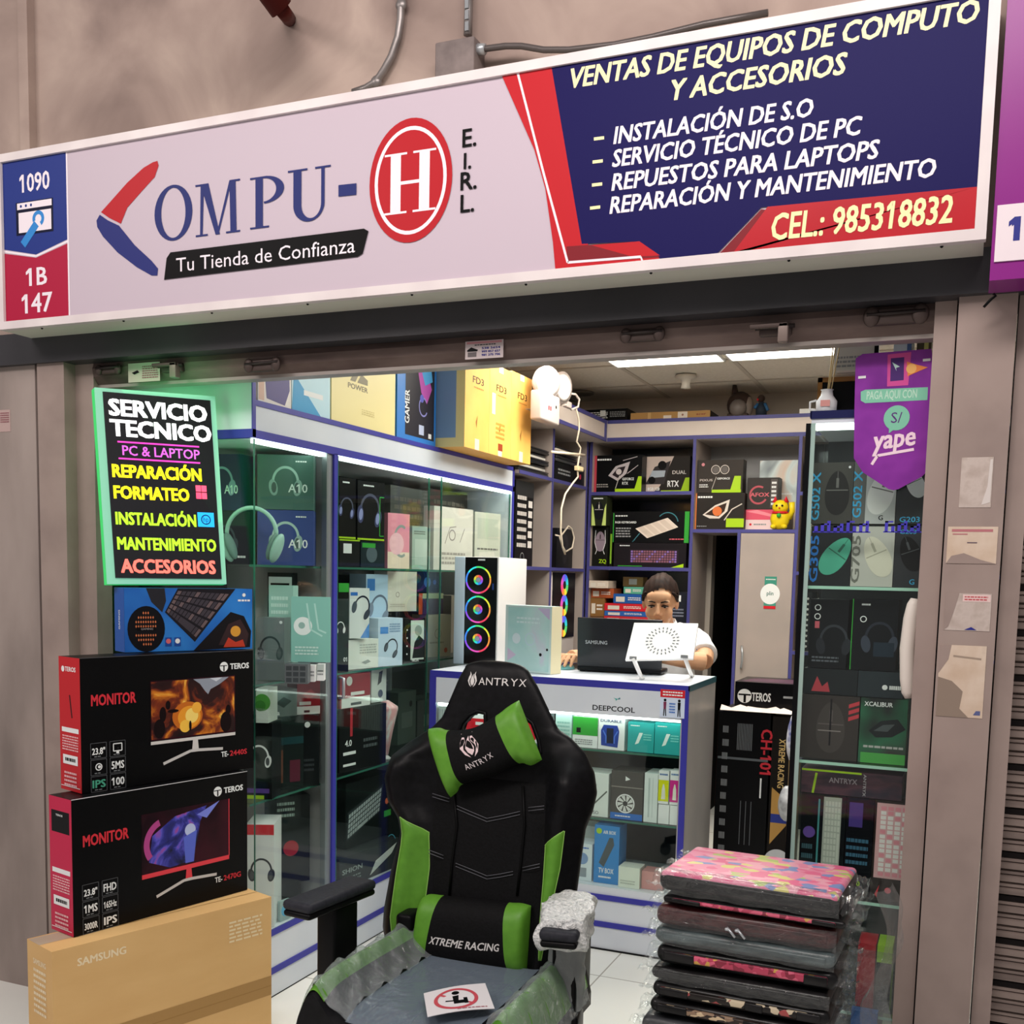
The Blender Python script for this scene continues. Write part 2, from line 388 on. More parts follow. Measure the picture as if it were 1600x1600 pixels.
# ================================================================== the setting
Y0 = 2.75          # plane of the shop front
CONC = noisemat('raw_concrete', [(0.3, '#7d6c66'), (0.48, '#a08d84'), (0.62, '#b5a297'), (0.8, '#9a877e')], 2.2, 0.8, 9, bump=0.25, distort=0.6)
CONC2 = noisemat('grey_concrete', [(0.3, '#7f746f'), (0.5, '#9b8e88'), (0.7, '#aa9d97')], 3.5, 0.8, 9, stretch=(1,1,0.35), bump=0.2)
PAINT = noisemat('taupe_paint', [(0.24, '#5f524d'), (0.28, '#8f7f79'), (0.5, '#9c8b84'), (0.62, '#9f8e87'), (0.75, '#a3938b')], 6, 0.55, 8, bump=0.05)
SHUT = noisemat('dirty_shutter', [(0.3, '#3c302d'), (0.5, '#5d4d49'), (0.7, '#75645e')], 3, 0.6, 8, stretch=(1,1,4), bump=0.05)
BEAM = noisemat('dark_beam', [(0.3, '#303033'), (0.7, '#3b3a3e')], 3, 0.4, 3)
def sbox(name, parts, mt):
    mb = MB()
    for a, b in parts: mb.box(a, b, mt)
    return struct(mb.obj(name))
def tiles():
    m = bpy.data.materials.new('floor_tiles'); m.use_nodes = True; nt = m.node_tree; N = nt.nodes; L = nt.links; b = N['Principled BSDF']
    tc = N.new('ShaderNodeTexCoord'); br = N.new('ShaderNodeTexBrick'); br.offset = 0; br.inputs['Scale'].default_value = 1
    mp = N.new('ShaderNodeMapping'); mp.inputs['Location'].default_value = (0.19, 0.25, 0); L.new(tc.outputs['Object'], mp.inputs[0]); L.new(mp.outputs[0], br.inputs['Vector'])
    for k, v in (('Brick Width', 0.5), ('Row Height', 0.5), ('Mortar Size', 0.003), ('Mortar Smooth', 0.1)): br.inputs[k].default_value = v
    br.inputs['Color1'].default_value = lin('#f0f1ec'); br.inputs['Color2'].default_value = lin('#ecede7'); br.inputs['Mortar'].default_value = lin('#a9a69d')
    L.new(br.outputs['Color'], b.inputs['Base Color']); b.inputs['Roughness'].default_value = 0.25
    return m
sbox('floor', [((-4.5,-1.2,-0.1),(1.8,7.4,0))], tiles())
# outer walls
sbox('wall_facade_upper', [((-4.5,Y0,2.25),(1.8,Y0+0.2,4.2)), ((-2.925,Y0-0.03,2.7),(-2.885,Y0,4.2))], CONC)
sbox('wall_facade_left', [((-4.5,Y0-0.01,0),(-2.905,Y0+0.2,2.25))], CONC2)
BAND = sbox('trim_beam', [((-4.5,Y0-0.035,2.162),(1.8,Y0+0.2,2.262))], BEAM)
# pilasters at the two jambs
sbox('trim_left', [((-2.885,Y0-0.02,0),(-2.768,Y0+0.1,2.162)), ((-2.768,Y0+0.03,0),(-2.69,Y0+0.1,2.162))], PAINT)
sbox('trim_right', [((-0.107,Y0+0.02,0),(-0.059,Y0+0.12,2.162)), ((-0.055,Y0-0.01,0),(0.069,Y0+0.12,2.162)), ((0.073,Y0+0.015,0),(0.115,Y0+0.12,2.162))], PAINT)
mb = MB(); mb.box((-0.06,Y0+0.05,0),(-0.054,Y0+0.11,2.16),BLK); mb.box((-2.905,Y0+0.005,0),(-2.884,Y0+0.1,2.16),mat('#3a2c29',0.8)); struct(mb.obj('trim_joint'))
# rolled shutter above the opening
mb = MB(); prof = [(0.06,2.19),(0.035,2.17),(0.025,2.145),(0.03,2.12),(0.045,2.102),(0.05,2.096),(0.12,2.096),(0.12,2.19)]
vs = [(x, Y0+y, z) for x in (-2.69, -0.107) for y, z in prof]; n = len(prof)
mb.add(vs, [(i, i+n, (i+1) % n+n, (i+1) % n) for i in range(n)], SHUT, False); mb.box((-2.69,Y0+0.05,2.086),(-0.107,Y0+0.1,2.097), mat('#9b928c',0.4,0.3))
struct(mb.obj('door_shutter'))
# roller shutter of the neighbour, on the right
mb = MB(); SL = noisemat('shutter_slat', [(0.3, '#6f625d'), (0.6, '#8c7d76'), (0.8, '#97877f')], 5, 0.5, 5, stretch=(0.3,1,6))
z = 0.0; i = 0
while z < 2.16:
    h = 0.0315; y = Y0+0.06
    mb.add([(x, y+dy, z+dz) for x in (0.115, 1.8) for dy, dz in ((0.012,0),(0.0,0.004),(0.0,h*0.55),(0.010,h*0.62),(0.004,h*0.7),(0.004,h*0.9),(0.012,h))], [(k, k+7, k+8, k+1) for k in range(6)], SL)
    if i % 3 == 2: mb.box((0.115,y+0.004,z+h),(1.8,y+0.03,z+h+0.013), mat('#171313',0.7)); z += 0.013
    z += h; i += 1
mb.box((0.115,Y0+0.075,0),(1.8,Y0+0.09,2.17),mat('#2a2422',0.7)); struct(mb.obj('door_neighbour'))
# inside the shop
CEIL = noisemat('ceiling_board', [(0.3,'#cfc7bb'),(0.7,'#d9d2c6')], 60, 0.9, 2)
ZC = 2.62
mb = MB(); mb.box((-2.95,Y0+0.16,ZC),(0.3,6.75,ZC+0.1),CEIL)
for x in [-2.98+0.605*k for k in range(6)]: mb.box((x-0.012,Y0+0.2,ZC-0.004),(x+0.012,6.72,ZC),mat('#b9b0a4',0.6))
for y in [3.14+0.605*k for k in range(6)]: mb.box((-2.94,y-0.012,ZC-0.0035),(0.29,y+0.012,ZC),mat('#b0a79b',0.6))
struct(mb.obj('ceiling'))
WALLP = noisemat('wall_paint', [(0.3,'#b7ada2'),(0.7,'#c2b8ac')], 3, 0.8, 3)
sbox('wall_back', [((-3.0,6.62,0),(-1.46,6.72,ZC)), ((-1.14,6.62,0),(0.3,6.72,ZC)), ((-1.46,6.62,2.1),(-1.14,6.72,ZC))], WALLP)
sbox('wall_left', [((-3.0,Y0+0.2,0),(-2.9,6.7,ZC))], WALLP)
sbox('wall_right', [((0.2,Y0+0.12,0),(0.3,6.7,ZC))], WALLP)
sbox('wall_passage', [((-1.6,7.6,0),(-1.0,7.65,2.3)), ((-1.6,6.72,0),(-1.46,7.65,2.3)), ((-1.14,6.72,0),(-1.0,7.65,2.3)), ((-1.6,6.72,2.2),(-1.0,7.65,2.3))], mat('#1b1714', 0.9))
# ceiling panels
LP = mat('#fff6e6', 0.5, 0, 7.5)
for i, (x, y, w, d, lab) in enumerate([(-1.775,4.345,0.58,1.21,'lit rectangular ceiling panel, left one of the two above the back shelves'), (-1.17,4.345,0.58,1.21,'lit rectangular ceiling panel, right one of the two above the back shelves')]):
    t = thing('ceiling_light', lab, 'light', (x+w/2, y+d/2, ZC-0.012), 'ceiling panels')
    m1 = MB(); m1.box((x+0.01,y+0.01,ZC-0.010),(x+w-0.01,y+d-0.01,ZC-0.006),LP); m1.obj('diffuser', t)
    m1 = MB()
    for a, b in (((x,y),(x+w,y+0.01)),((x,y+d-0.01),(x+w,y+d)),((x,y),(x+0.01,y+d)),((x+w-0.01,y),(x+w,y+d))): m1.box((a[0],a[1],ZC-0.014),(b[0],b[1],ZC-0.002),WHT)
    m1.obj('frame', t)
p = at(1072, 585, 'z', ZC); mb = MB()
mb.lathe([(0.055,0),(0.06,-0.012),(0.03,-0.022),(0.022,-0.05),(0.028,-0.07),(0.0,-0.075)], mat('#cfcac0',0.4), (p.x,p.y,ZC-0.004), 16)
item(mb, 'smoke_detector', 'small white detector hanging from the ceiling grid behind the lit panels', 'smoke detector')
p = at(905, 612, 'z', ZC); mb = MB(); mb.lathe([(0.09,0),(0.09,-0.01),(0.06,-0.014),(0.0,-0.014)], mat('#5d5750',0.5), (p.x,p.y,ZC-0.004), 18)
item(mb, 'ceiling_speaker', 'round dark flush fitting in the ceiling near the emergency lamp', 'ceiling fitting')
# ------------------------------------------------------------------ pipes and box on the upper wall
STEEL = noisemat('galvanised', [(0.3,'#6f6a68'),(0.7,'#9a9492')], 14, 0.4, 4, metal=0.6)
mb = MB(); yy = Y0-0.02
mb.tube([at(x, y, 'y', yy) for x, y in ((628,-60),(627,0),(626,30),(622,58),(612,88),(600,110),(588,128),(572,138),(552,145))], 0.011, STEEL, 10)
for x, y in ((588,128),(627,8)): mb.sph(at(x, y, 'y', yy), (0.017,0.012,0.017), STEEL)
item(mb, 'conduit_pipe', 'thin grey steel conduit curving down the concrete wall left of the junction box', 'pipe')
a = at(679, 116, 'y', Y0-0.07); b = at(741, 55, 'y', Y0-0.07); mb = MB(); mb.rbox((a.x,Y0-0.07,a.z-0.03),(b.x,Y0,b.z), 0.004, noisemat('box_grey',[(0.3,'#6b615f'),(0.7,'#877b78')],20,0.6))
j = mb.obj('junction_box', origin=((a.x+b.x)/2, Y0-0.035, a.z)); tag(j, 'square grey metal junction box above the shop sign', 'junction box')
mb = MB(); mb.tube([at(x,y,'y',Y0-0.03) for x, y in ((733,-40),(732,20),(731,55))], 0.012, STEEL, 8)
for y in (5,22,40): mb.box(at(726,y+8,'y',Y0-0.045), at(738,y,'y',Y0-0.02), GRY)
item(mb, 'threaded_hanger', 'perforated steel strap running up from the top of the junction box', 'strap')
mb = MB(); yy = Y0-0.045
mb.tube([at(x, y, 'y', yy) for x, y in ((742,77),(752,77),(790,72),(815,72),(850,78),(890,78),(960,70),(1020,58),(1100,38),(1200,20))], 0.0085, mat('#5b5452',0.35,0.3), 8)
mb.tube([at(744,77,'y',yy), at(758,77,'y',yy)], 0.014, SILV, 10)
item(mb, 'flexible_cable', 'dark flexible cable running right from the junction box above the sign', 'cable')
mb = MB(); P1 = at(440, 14, 'y', Y0-0.25); mb.tube([P1, P1+Vector((-0.14,-0.35,0.28))], 0.033, mat('#4a1712',0.6), 14)
mb.tube([P1, at(452,30,'y',Y0)], 0.02, mat('#4a1712',0.6), 10)
item(mb, 'sprinkler_pipe', 'stub of a dark red pipe at the top edge above the sign', 'pipe')
# ------------------------------------------------------------------ the shop sign
YS = Y0-0.15
SX0, SX1, SZ0, SZ1 = -2.895, -0.006, 2.243, 2.777
t = thing('shop_sign', 'long white and blue light box sign of the computer shop across the front', 'sign', ((SX0+SX1)/2, YS, SZ0))
FR = noisemat('white_frame', [(0.3,'#d9cfd0'),(0.7,'#e6dedd')], 8, 0.35, 2)
mb = MB(); w = 0.024
mb.box((SX0,YS-0.012,SZ0),(SX1,YS+0.012,SZ0+w),FR); mb.box((SX0,YS-0.012,SZ1-w),(SX1,YS+0.012,SZ1),FR)
mb.box((SX0,YS-0.012,SZ0+w),(SX0+w,YS+0.012,SZ1-w),FR); mb.box((SX1-w,YS-0.012,SZ0+w),(SX1,YS+0.012,SZ1-w),FR)
mb.obj('frame', t)
mb = MB(); mb.box((SX0+0.004,YS+0.012,SZ0),(SX1-0.004,Y0-0.002,SZ1),mat('#d3d2c6',0.45)); 
for k in range(9): mb.sph((SX0+0.16+k*0.33,YS+0.012,SZ0),0.004,BLK,8,5)
mb.obj('casing', t)
X0, X1, Z0, Z1 = SX0+w, SX1-w, SZ0+w, SZ1-w
FW, FH = X1-X0, Z1-Z0
mb = MB(); mb.box((X0,YS-0.002,Z0),(X1,YS+0.012,Z1), mat('#c4b6c2',0.45))
F = Face(mb, (X0,YS-0.002,Z0), (1,0,0), (0,0,1), FW, FH)
def S(x, y):
    p = at(x, y, 'y', YS); return ((p.x-X0)/FW, (p.z-Z0)/FH)
def SL_(*pts): return [S(*p) for p in pts]
cb = mat('#182f80',0.5); cn = mat('#2a2a72',0.45); cr = mat('#ab0f3a',0.5); ind = mat('#140f50',0.5); red = mat('#bd0f1e',0.5); dred = mat('#7d0f1d',0.45)
wht = mat('#efe6ee',0.35); yel = mat('#f3edb4',0.35); blk = mat('#030304',0.5)
u1 = S(106,300)[0]
F.poly([(0,1),(0,0.46),(u1*0.5,0.405),(u1,0.475),(u1,1)][::1], cb)
F.poly([(0,0.435),(0,0),(u1,0),(u1,0.45),(u1*0.5,0.385)], cr)
F.line([(0,0.448),(u1*0.5,0.395),(u1,0.463)], 0.006, wht); F.line([(u1,0),(u1,1)], 0.006, wht)
F.text('1090', u1*0.5, 0.80, 0.115, wht, 0.02, fit=u1*0.46, al='c'); F.text('1B', u1*0.5, 0.215, 0.115, wht, 0.02, fit=u1*0.32, al='c'); F.text('147', u1*0.5, 0.045, 0.125, wht, 0.02, fit=u1*0.47, al='c')
F.rect(u1*0.2,0.535,u1*0.78,0.74,mat('#10142f',0.4)); F.rect(u1*0.22,0.695,u1*0.76,0.735,wht); F.rect(u1*0.24,0.55,u1*0.75,0.675,wht)
for k in range(3): F.ell(u1*(0.28+0.08*k),0.715,0.009,cb)
wr = mat('#2f86d0',0.35)
F.line([(u1*0.30,0.475),(u1*0.52,0.595)],0.026,wr); F.ring(u1*0.55,0.625,0.05,0.024,wr,-60,200)
# boomerang C
F.poly(SL_((152,345),(157,336),(170,345),(187,353),(212,384),(238,408),(248,420),(247,431),(238,431),(215,418),(185,395),(162,370),(153,355)), mat('#1d2670',0.5))
F.poly(SL_((159,332),(200,286),(225,263),(240,254),(247,252),(249,259),(243,277),(222,300),(200,325),(190,350),(172,341)), mat('#b5121f',0.5))
# serif letters O M P U
nv = mat('#18256a',0.5)
def serif(ch, x0, x1, zb, zt, c):
    """letter in shares of the face, Roman capitals with thick and thin strokes"""
    W_, H_ = x1-x0, zt-zb
    def q(*p): F.poly([(x0+a*W_, zb+b*H_) for a, b in p], c)
    def sf(a, b, y): q((a, y), (b, y), (b, y+0.035), (a, y+0.035))
    if ch == 'O':
        F.step(); n = 40; vs = []
        for i in range(n+1):
            t = 2*math.pi*i/n; vs.append(F.P((x0+W_*(0.5+0.5*math.cos(t)))*F.w, (zb+H_*(0.5+0.52*math.sin(t)))*F.h)); vs.append(F.P((x0+W_*(0.5+0.32*math.cos(t+0.12)))*F.w, (zb+H_*(0.5+0.465*math.sin(t+0.12)))*F.h))
        F.mb.add(vs, [(2*i,2*i+2,2*i+3,2*i+1) for i in range(n)], c)
    if ch == 'M':
        q((0.1,0),(0.16,0),(0.2,1),(0.12,1)); q((0.12,1),(0.3,1),(0.56,0.0),(0.46,0.0)); q((0.48,0),(0.53,0),(0.84,1),(0.78,1)); q((0.78,1),(0.92,1),(0.94,0),(0.80,0)); sf(0,0.28,0); sf(0.7,1.02,0); sf(0.0,0.3,0.965); sf(0.78,1.02,0.965)
    if ch == 'P':
        q((0.16,0),(0.38,0),(0.38,1),(0.16,1)); sf(0,0.56,0); sf(0,0.5,0.965)
        F.step(); vs = []; n = 20
        for i in range(n+1):
            t = -math.pi/2+math.pi*i/n; vs.append(F.P((x0+W_*(0.42+0.58*math.cos(t)))*F.w, (zb+H_*(0.735+0.265*math.sin(t)))*F.h)); vs.append(F.P((x0+W_*(0.40+0.37*math.cos(t)))*F.w, (zb+H_*(0.735+0.225*math.sin(t)))*F.h))
        F.mb.add(vs, [(2*i,2*i+2,2*i+3,2*i+1) for i in range(n)], c)
    if ch == 'U':
        q((0.13,0.3),(0.32,0.3),(0.32,1),(0.13,1)); q((0.78,0.3),(0.86,0.3),(0.86,1),(0.78,1)); sf(0,0.46,0.965); sf(0.64,1,0.965)
        F.step(); vs = []; n = 20
        for i in range(n+1):
            t = math.pi+math.pi*i/n; vs.append(F.P((x0+W_*(0.495+0.365*math.cos(t)))*F.w, (zb+H_*(0.32+0.33*math.sin(t)))*F.h)); vs.append(F.P((x0+W_*(0.55+0.23*math.cos(t)))*F.w, (zb+H_*(0.32+0.27*math.sin(t)))*F.h))
        F.mb.add(vs, [(2*i,2*i+1,2*i+3,2*i+2) for i in range(n)], c)
    if ch == 'H':
        q((0.12,0),(0.32,0),(0.32,1),(0.12,1)); q((0.68,0),(0.88,0),(0.88,1),(0.68,1)); q((0.3,0.475),(0.7,0.475),(0.7,0.53),(0.3,0.53))
        for y in (0,0.965): sf(0,0.44,y); sf(0.56,1,y)
for ch, xa, ya, xb, yb, xt, yt in (('O',243,376,302,370,272,292), ('M',307,369,375,362,340,285), ('P',392,359,445,352,420,272), ('U',451,276,518,268,480,349)):
    if ch == 'U': zt = (S(455,267)[1]+S(514,259)[1])/2; zb = S(482,346)[1]
    elif ch == 'O': zt = S(272,291)[1]; zb = S(272,375)[1]
    elif ch == 'M': zt = S(340,285)[1]; zb = S(340,367)[1]
    else: zt = S(420,275)[1]; zb = S(410,357)[1]
    serif(ch, S(xa,ya)[0], S(xb,yb)[0], zb, zt, nv)
F.poly(SL_((530,308),(558,305),(558,287),(530,290)), nv)
ca, cb2 = S(642,283); rr = (S(642,188)[1]-S(642,382)[1])/2; rx = (S(706,283)[0]-S(577,283)[0])/2*FW/FH
F.ell(ca, cb2, rx, mat('#b50d1d',0.5), ry=rr, n=48)
F.ring(ca, cb2, rx*0.87, 0.02, wht, ry=rr*0.87, n=48)
serif('H', S(602,285)[0], S(682,285)[0], S(640,333)[1], S(640,238)[1], wht)
for ch, x, y in (('E.',724,231),('I.',726,265),('R.',721,298),('L.',721,333)):
    a, b = S(x, y); F.text(ch, a, b, 0.095 if ch != 'I.' else 0.085, blk, 0.02)
F.poly(SL_((258,438),(262,404),(268,395),(570,358),(577,362),(568,397),(560,402),(262,437)), blk)
a, b = S(277,427); F.text('Tu Tienda de Confianza', a, b+0.005, 0.085, wht, 0.0, fit=S(556,395)[0]-a)
# right half
F.poly(SL_((785,119),(868,105),(920,384),(1000,378),(1040,412),(869,425),(865,380),(853,295),(836,235)), red)
F.poly([(S(863,105)[0],1),S(910,382),S(1000,378),S(1034,407),(S(1034,407)[0],0.0),(S(1120,402)[0],0.0),S(1190,325),(1,S(1526,293)[1]),(1,1)], ind)
F.poly(SL_((1120,402),(1190,328),(1210,330),(1160,396)), dred); F.poly([S(1143,400),S(1200,324),(1,S(1526,293)[1]),(1,0.0),(S(1143,400)[0],0.0)], noisemat('red_print',[(0.3,'#a80f20'),(0.7,'#bd1222')],2,0.3))
F.poly(SL_((886,386),(1000,378),(1032,403),(888,413)), dred); F.poly(SL_((925,384),(1000,378),(1032,400),(990,402)), red)
F.line(SL_((810,115),(850,270),(888,411),(1002,402)), 0.006, wht); F.line(SL_((1002,402),(1006,413)), 0.004, wht)
def stext(st, x0, y0, x1, h, c, bold=0.03, sh=0.0):
    a, b = S(x0, y0); a1, b1 = S(x1, y0-(x1-x0)*0.13); F.text(st, a, b, h, c, bold, fit=S(x1, y0)[0]-a, shear=sh)
stext('VENTAS DE EQUIPOS DE COMPUTO', 893, 139, 1522, 0.098, yel, 0.03, 0.18); stext('Y ACCESORIOS', 1050, 158, 1320, 0.098, yel, 0.03, 0.18)
for st, x0, y0, x1, yd in (('INSTALACIÓN DE S.O', 960, 226, 1268, 219), ('SERVICIO TÉCNICO DE PC', 958, 262, 1343, 255), ('REPUESTOS PARA LAPTOPS', 957, 299, 1370, 291), ('REPARACIÓN Y MANTENIMIENTO', 954, 335, 1458, 327)):
    stext(st, x0, y0, x1, 0.085, wht, 0.028, 0.15); F.poly(SL_((x0-31,yd+2),(x0-15,yd),(x0-15,yd-5),(x0-31,yd-3)), yel)
stext('CEL.: 985318832', 1206, 376, 1485, 0.125, yel, 0.025, 0.1)
mb.obj('sign_face', t)
# neighbour's purple sign on the right
t = thing('neighbour_sign', 'purple light box sign of the next shop at the right edge', 'sign', (0.5,YS,2.16))
mb = MB(); PUR = noisemat('purple_print',[(0.3,'#7a1d78'),(0.7,'#95208c')],1.2,0.3); mb.box((0.006,YS,2.158),(1.2,Y0-0.04,2.95),PUR); mb.obj('casing', t)
mb = MB(); a = at(1553,410,'y',YS); b = at(1557,322,'y',YS); mb.box((a.x,YS-0.004,a.z),(1.1,YS,b.z),mat('#e9dde3',0.35))
F = Face(mb,(a.x,YS-0.004,a.z),(1,0,0),(0,0,1),1.1-a.x,b.z-a.z); F.text('1', (at(1577,375,'y',YS).x-a.x)/F.w, 0.36, 0.42, NAVY, 0.05); mb.obj('number_plate', t)
mb = MB(); mb.tube([at(x,y,'y',Y0-0.06) for x,y in ((1552,459),(1556,462),(1548,468),(1537,480))],0.003,BLK,6); item(mb,'loose_wire','short black wire end hanging below the purple sign','wire')
# hasps and stickers on the shutter
yy = Y0+0.02
def bracket(x, y, s, lab, hook=False):
    p = at(x, y, 'y', yy); mb = MB(); m = mat('#4c3f3b',0.5,0.4)
    mb.rbox((p.x-0.05*s,yy-0.008,p.z-0.018*s),(p.x+0.05*s,yy+0.012,p.z+0.018*s),0.006,m)
    mb.tube([(p.x-0.06*s,yy-0.012,p.z+0.004),(p.x+0.06*s,yy-0.012,p.z+0.006)],0.005,mat('#2c2422',0.5,0.4),8)
    if hook: mb.rbox((p.x+0.01,yy-0.03,p.z-0.035),(p.x+0.035,yy-0.005,p.z+0.012),0.003,mat('#7a6c66',0.4,0.3)); mb.rbox((p.x-0.06,yy-0.03,p.z-0.0),(p.x+0.035,yy-0.02,p.z+0.012),0.003,m)
    else:
        for sx in (-1,1): mb.sph((p.x+sx*0.05*s,yy-0.008,p.z),(0.018*s,0.008,0.022*s),m,10,7)
    item(mb,'shutter_hasp',lab,'hasp','hasps on the rolled shutter')
bracket(412,571,1.0,'worn hasp on the shutter edge above the left showcase'); bracket(270,575,0.8,'bent metal hasp beside the torn sticker above the neon board',True)
bracket(1005,524,0.9,'dark hasp on the shutter edge above the ceiling panels'); bracket(1212,516,0.8,'bent hasp on the shutter edge left of the purple pennant',True); bracket(172,578,0.8,'dark slotted hasp at the far left end of the shutter'); bracket(1400,494,1.1,'rusty hasp at the far right end of the shutter')
def sticker(name, lab, x0, y0, x1, y1, ypl, col, art=None, tilt=0):
    a = at(x0, y1, 'y', ypl); b = at(x1, y0, 'y', ypl); mb = MB(); mb.box((a.x,ypl-0.0012,a.z),(b.x,ypl,b.z),col)
    if art: art(Face(mb,(a.x,ypl-0.0012,a.z),(1,0,0),(0,0,1),b.x-a.x,b.z-a.z))
    return item(mb, name, lab, 'sticker', None)
def locks(F):
    F.rect(0.04,0.84,0.96,0.96,mat('#c98c92',0.5)); F.lines(0.25,0.72,0.55,0.1,1,DGR)
    F.poly([(0.05,0.5),(0.16,0.66),(0.34,0.5),(0.32,0.42),(0.06,0.42)],BLK); F.rect(0.07,0.12,0.3,0.38,mat('#6d6667',0.5))
    for i, st in enumerate(('538 5654','999 857 657','981 275 706')): F.text(st,0.44,0.52-0.19*i,0.12,NAVY,0.03,fit=0.48)
sticker('phone_sticker','small white sticker with phone numbers on the middle of the shutter',727,530,787,562,yy+0.003,mat('#c9bcbc',0.5),locks)
sticker('phone_sticker','torn reddish sticker on the shutter above the neon board',201,565,250,598,yy+0.003,mat('#b9a3a0',0.6),lambda F:(F.lines(0.45,0.15,0.5,0.7,6,mat('#8d5560',0.6)),F.poly([(0.12,0.5),(0.3,0.62),(0.36,0.5),(0.2,0.4)],BLK)))
PAPER = noisemat('torn_paper',[(0.35,'#b3a49b'),(0.5,'#c5b8b0'),(0.7,'#a49488')],18,0.75,8); PAP2 = noisemat('yellowed_paper',[(0.35,'#c9b29c'),(0.6,'#d8c6b4'),(0.8,'#b8a593')],14,0.75,8)
yp = Y0-0.0101
sticker('poster_remnant','pale square sheet stuck highest on the right pilaster',1498,714,1553,793,yp,PAPER,lambda F:(F.poly([(0.7,0.05),(0.86,0.42),(0.9,0.95),(0.98,0.96),(0.97,0.1)],mat('#d5cdc8',0.6))))
sticker('poster_remnant','cream torn notice with a red headline on the right pilaster',1478,823,1560,880,yp,PAP2,lambda F:(F.rect(0.08,0.86,0.9,0.93,mat('#b8747a',0.6)),F.rect(0.1,0.78,0.4,0.81,mat('#b8747a',0.6)),F.rect(0.4,0.55,0.6,0.58,mat('#6b5c66',0.6)),F.poly([(0,0),(0.1,0.2),(0.35,0.28),(0.7,0.1),(1,0)],PAINT)))
sticker('poster_remnant','pinkish torn label below the cream notice on the pilaster',1474,928,1550,984,yp,PAPER,lambda F:(F.rect(0.38,0.78,0.98,0.97,mat('#e3c8c4',0.6)),F.lines(0.42,0.8,0.5,0.14,2,mat('#c0545c',0.6)),F.poly([(0,0),(0,1),(0.3,1),(0.2,0.5),(0.1,0.1)],PAINT),F.poly([(0.45,0.02),(0.6,0.1),(0.72,0.02)],NAVY)))
sticker('poster_remnant','large ragged brown paper remnant lowest on the right pilaster',1462,1010,1542,1118,yp,PAP2,lambda F:(F.poly([(0,0.0),(0,0.55),(0.3,0.5),(0.55,0.36),(0.5,0.12),(0.7,0.0)],mat('#8f7f72',0.7)),F.poly([(0,0.6),(0.0,1),(0.25,1),(0.2,0.8)],PAINT),F.poly([(0.8,0.04),(0.86,0.1),(0.95,0.1),(0.95,0.04)],mat('#5b6390',0.6)),F.line([(0.3,0.85),(0.9,0.82)],0.004,mat('#a08f80',0.7))))
sticker('poster_remnant','faded pink notice at the left edge of the concrete wall',0,640,16,675,Y0-0.0101,mat('#b59c98',0.7),lambda F:F.lines(0.1,0.4,0.8,0.5,5,mat('#8d5a60',0.7)))
REG[0] = True
# ================================================================== fitted furniture
XC, XB = -2.165, -2.66      # glass plane and rear of the left showcase
YA, YP, YE = 2.945, 3.43, 5.12
CREAM = noisemat('cream_laminate', [(0.3,'#cfc2b9'),(0.7,'#d8ccc4')], 5, 0.4, 2); EDGE2 = mat('#494886', 0.4)
WPANEL = noisemat('white_laminate', [(0.3,'#d0d7e0'),(0.7,'#d8dee5')], 5, 0.35, 2)
GPANEL = noisemat('grey_laminate', [(0.3,'#9c9c9e'),(0.7,'#a8a8a8')], 5, 0.4, 2)
BGPANEL = noisemat('beige_laminate', [(0.3,'#a29791'),(0.7,'#ac9f98')], 5, 0.4, 2)
DARKBACK = mat('#20262a', 0.12)
LED = mat('#f4fff8', 0.4, 0, 4.5)
ALU = mat('#8d9396', 0.35, 0.5)
t = thing('display_cabinet', 'long glass showcase with blue edged white header along the left wall', 'display cabinet', (-2.4, 4.0, 0))
mb = MB(); mb.box((XB,YA,0),(XC-0.004,YE,0.245),WPANEL); mb.box((XC-0.006,YA,0.085),(XC,YE,0.108),BLUEDGE); mb.box((XC-0.006,YA,0.224),(XC,YE,0.247),BLUEDGE); mb.box((XC-0.006,YA,0),(XC-0.003,YE,0.004),BLK); mb.obj('plinth', t)
mb = MB(); mb.box((XB,YA,1.93),(XC-0.004,YE,2.045),WPANEL); mb.box((XC-0.006,YA,1.927),(XC,YE,1.954),BLUEDGE); mb.box((XC-0.006,YA,2.032),(XC,YE,2.05),BLUEDGE); mb.box((XC-0.006,YE-0.018,1.927),(XC,YE,2.05),BLUEDGE); mb.obj('header', t)
mb = MB(); mb.box((XB,YA-0.018,1.955),(XC-0.004,YA,2.2),WPANEL); mb.box((XC-0.004,YA-0.018,1.93),(XC,YA,2.2),BLUEDGE); mb.box((XB,YA-0.019,1.927),(XC,YA,1.955),BLUEDGE); o = mb.obj('end_board', t); o['label'] = 'upright board with blue edge at the street end'
mb = MB(); mb.box((XB,YA,0.245),(XB+0.015,YE,1.93),DARKBACK); mb.obj('back_panel', t)
for i, z in enumerate((1.517, 1.112, 0.705)):
    mb = MB()
    for a, b in ((YA+0.008,YP-0.02),(YP+0.002,YE-0.02)):
        mb.box((XB+0.016,a,z-0.008),(XC-0.034,b,z),GLASS); mb.box((XC-0.034,a,z-0.008),(XC-0.0335,b,z),GEDGE)
    mb.obj('shelf', t)
mb = MB(); mb.box((XB,YP-0.018,0.245),(XC-0.03,YP,1.93),GPANEL); mb.box((XC-0.03,YP-0.05,0.245),(XC-0.008,YP-0.012,1.93),ALU); mb.box((XC-0.03,YP-0.012,0.245),(XC,YP+0.012,1.93),BLUEDGE); mb.obj('divider', t)
mb = MB(); mb.box((XB,YE-0.02,0),(XC-0.004,YE,1.93),WPANEL); mb.box((XC-0.004,YE-0.02,0),(XC,YE,1.93),BLUEDGE); mb.obj('end_panel', t)
mb = MB(); mb.box((XB,YA-0.006,0.247),(XC,YA,1.925),GLASS); mb.box((XC-0.006,YA-0.0065,0.247),(XC,YA-0.006,1.925),GEDGE); mb.obj('end_pane', t)
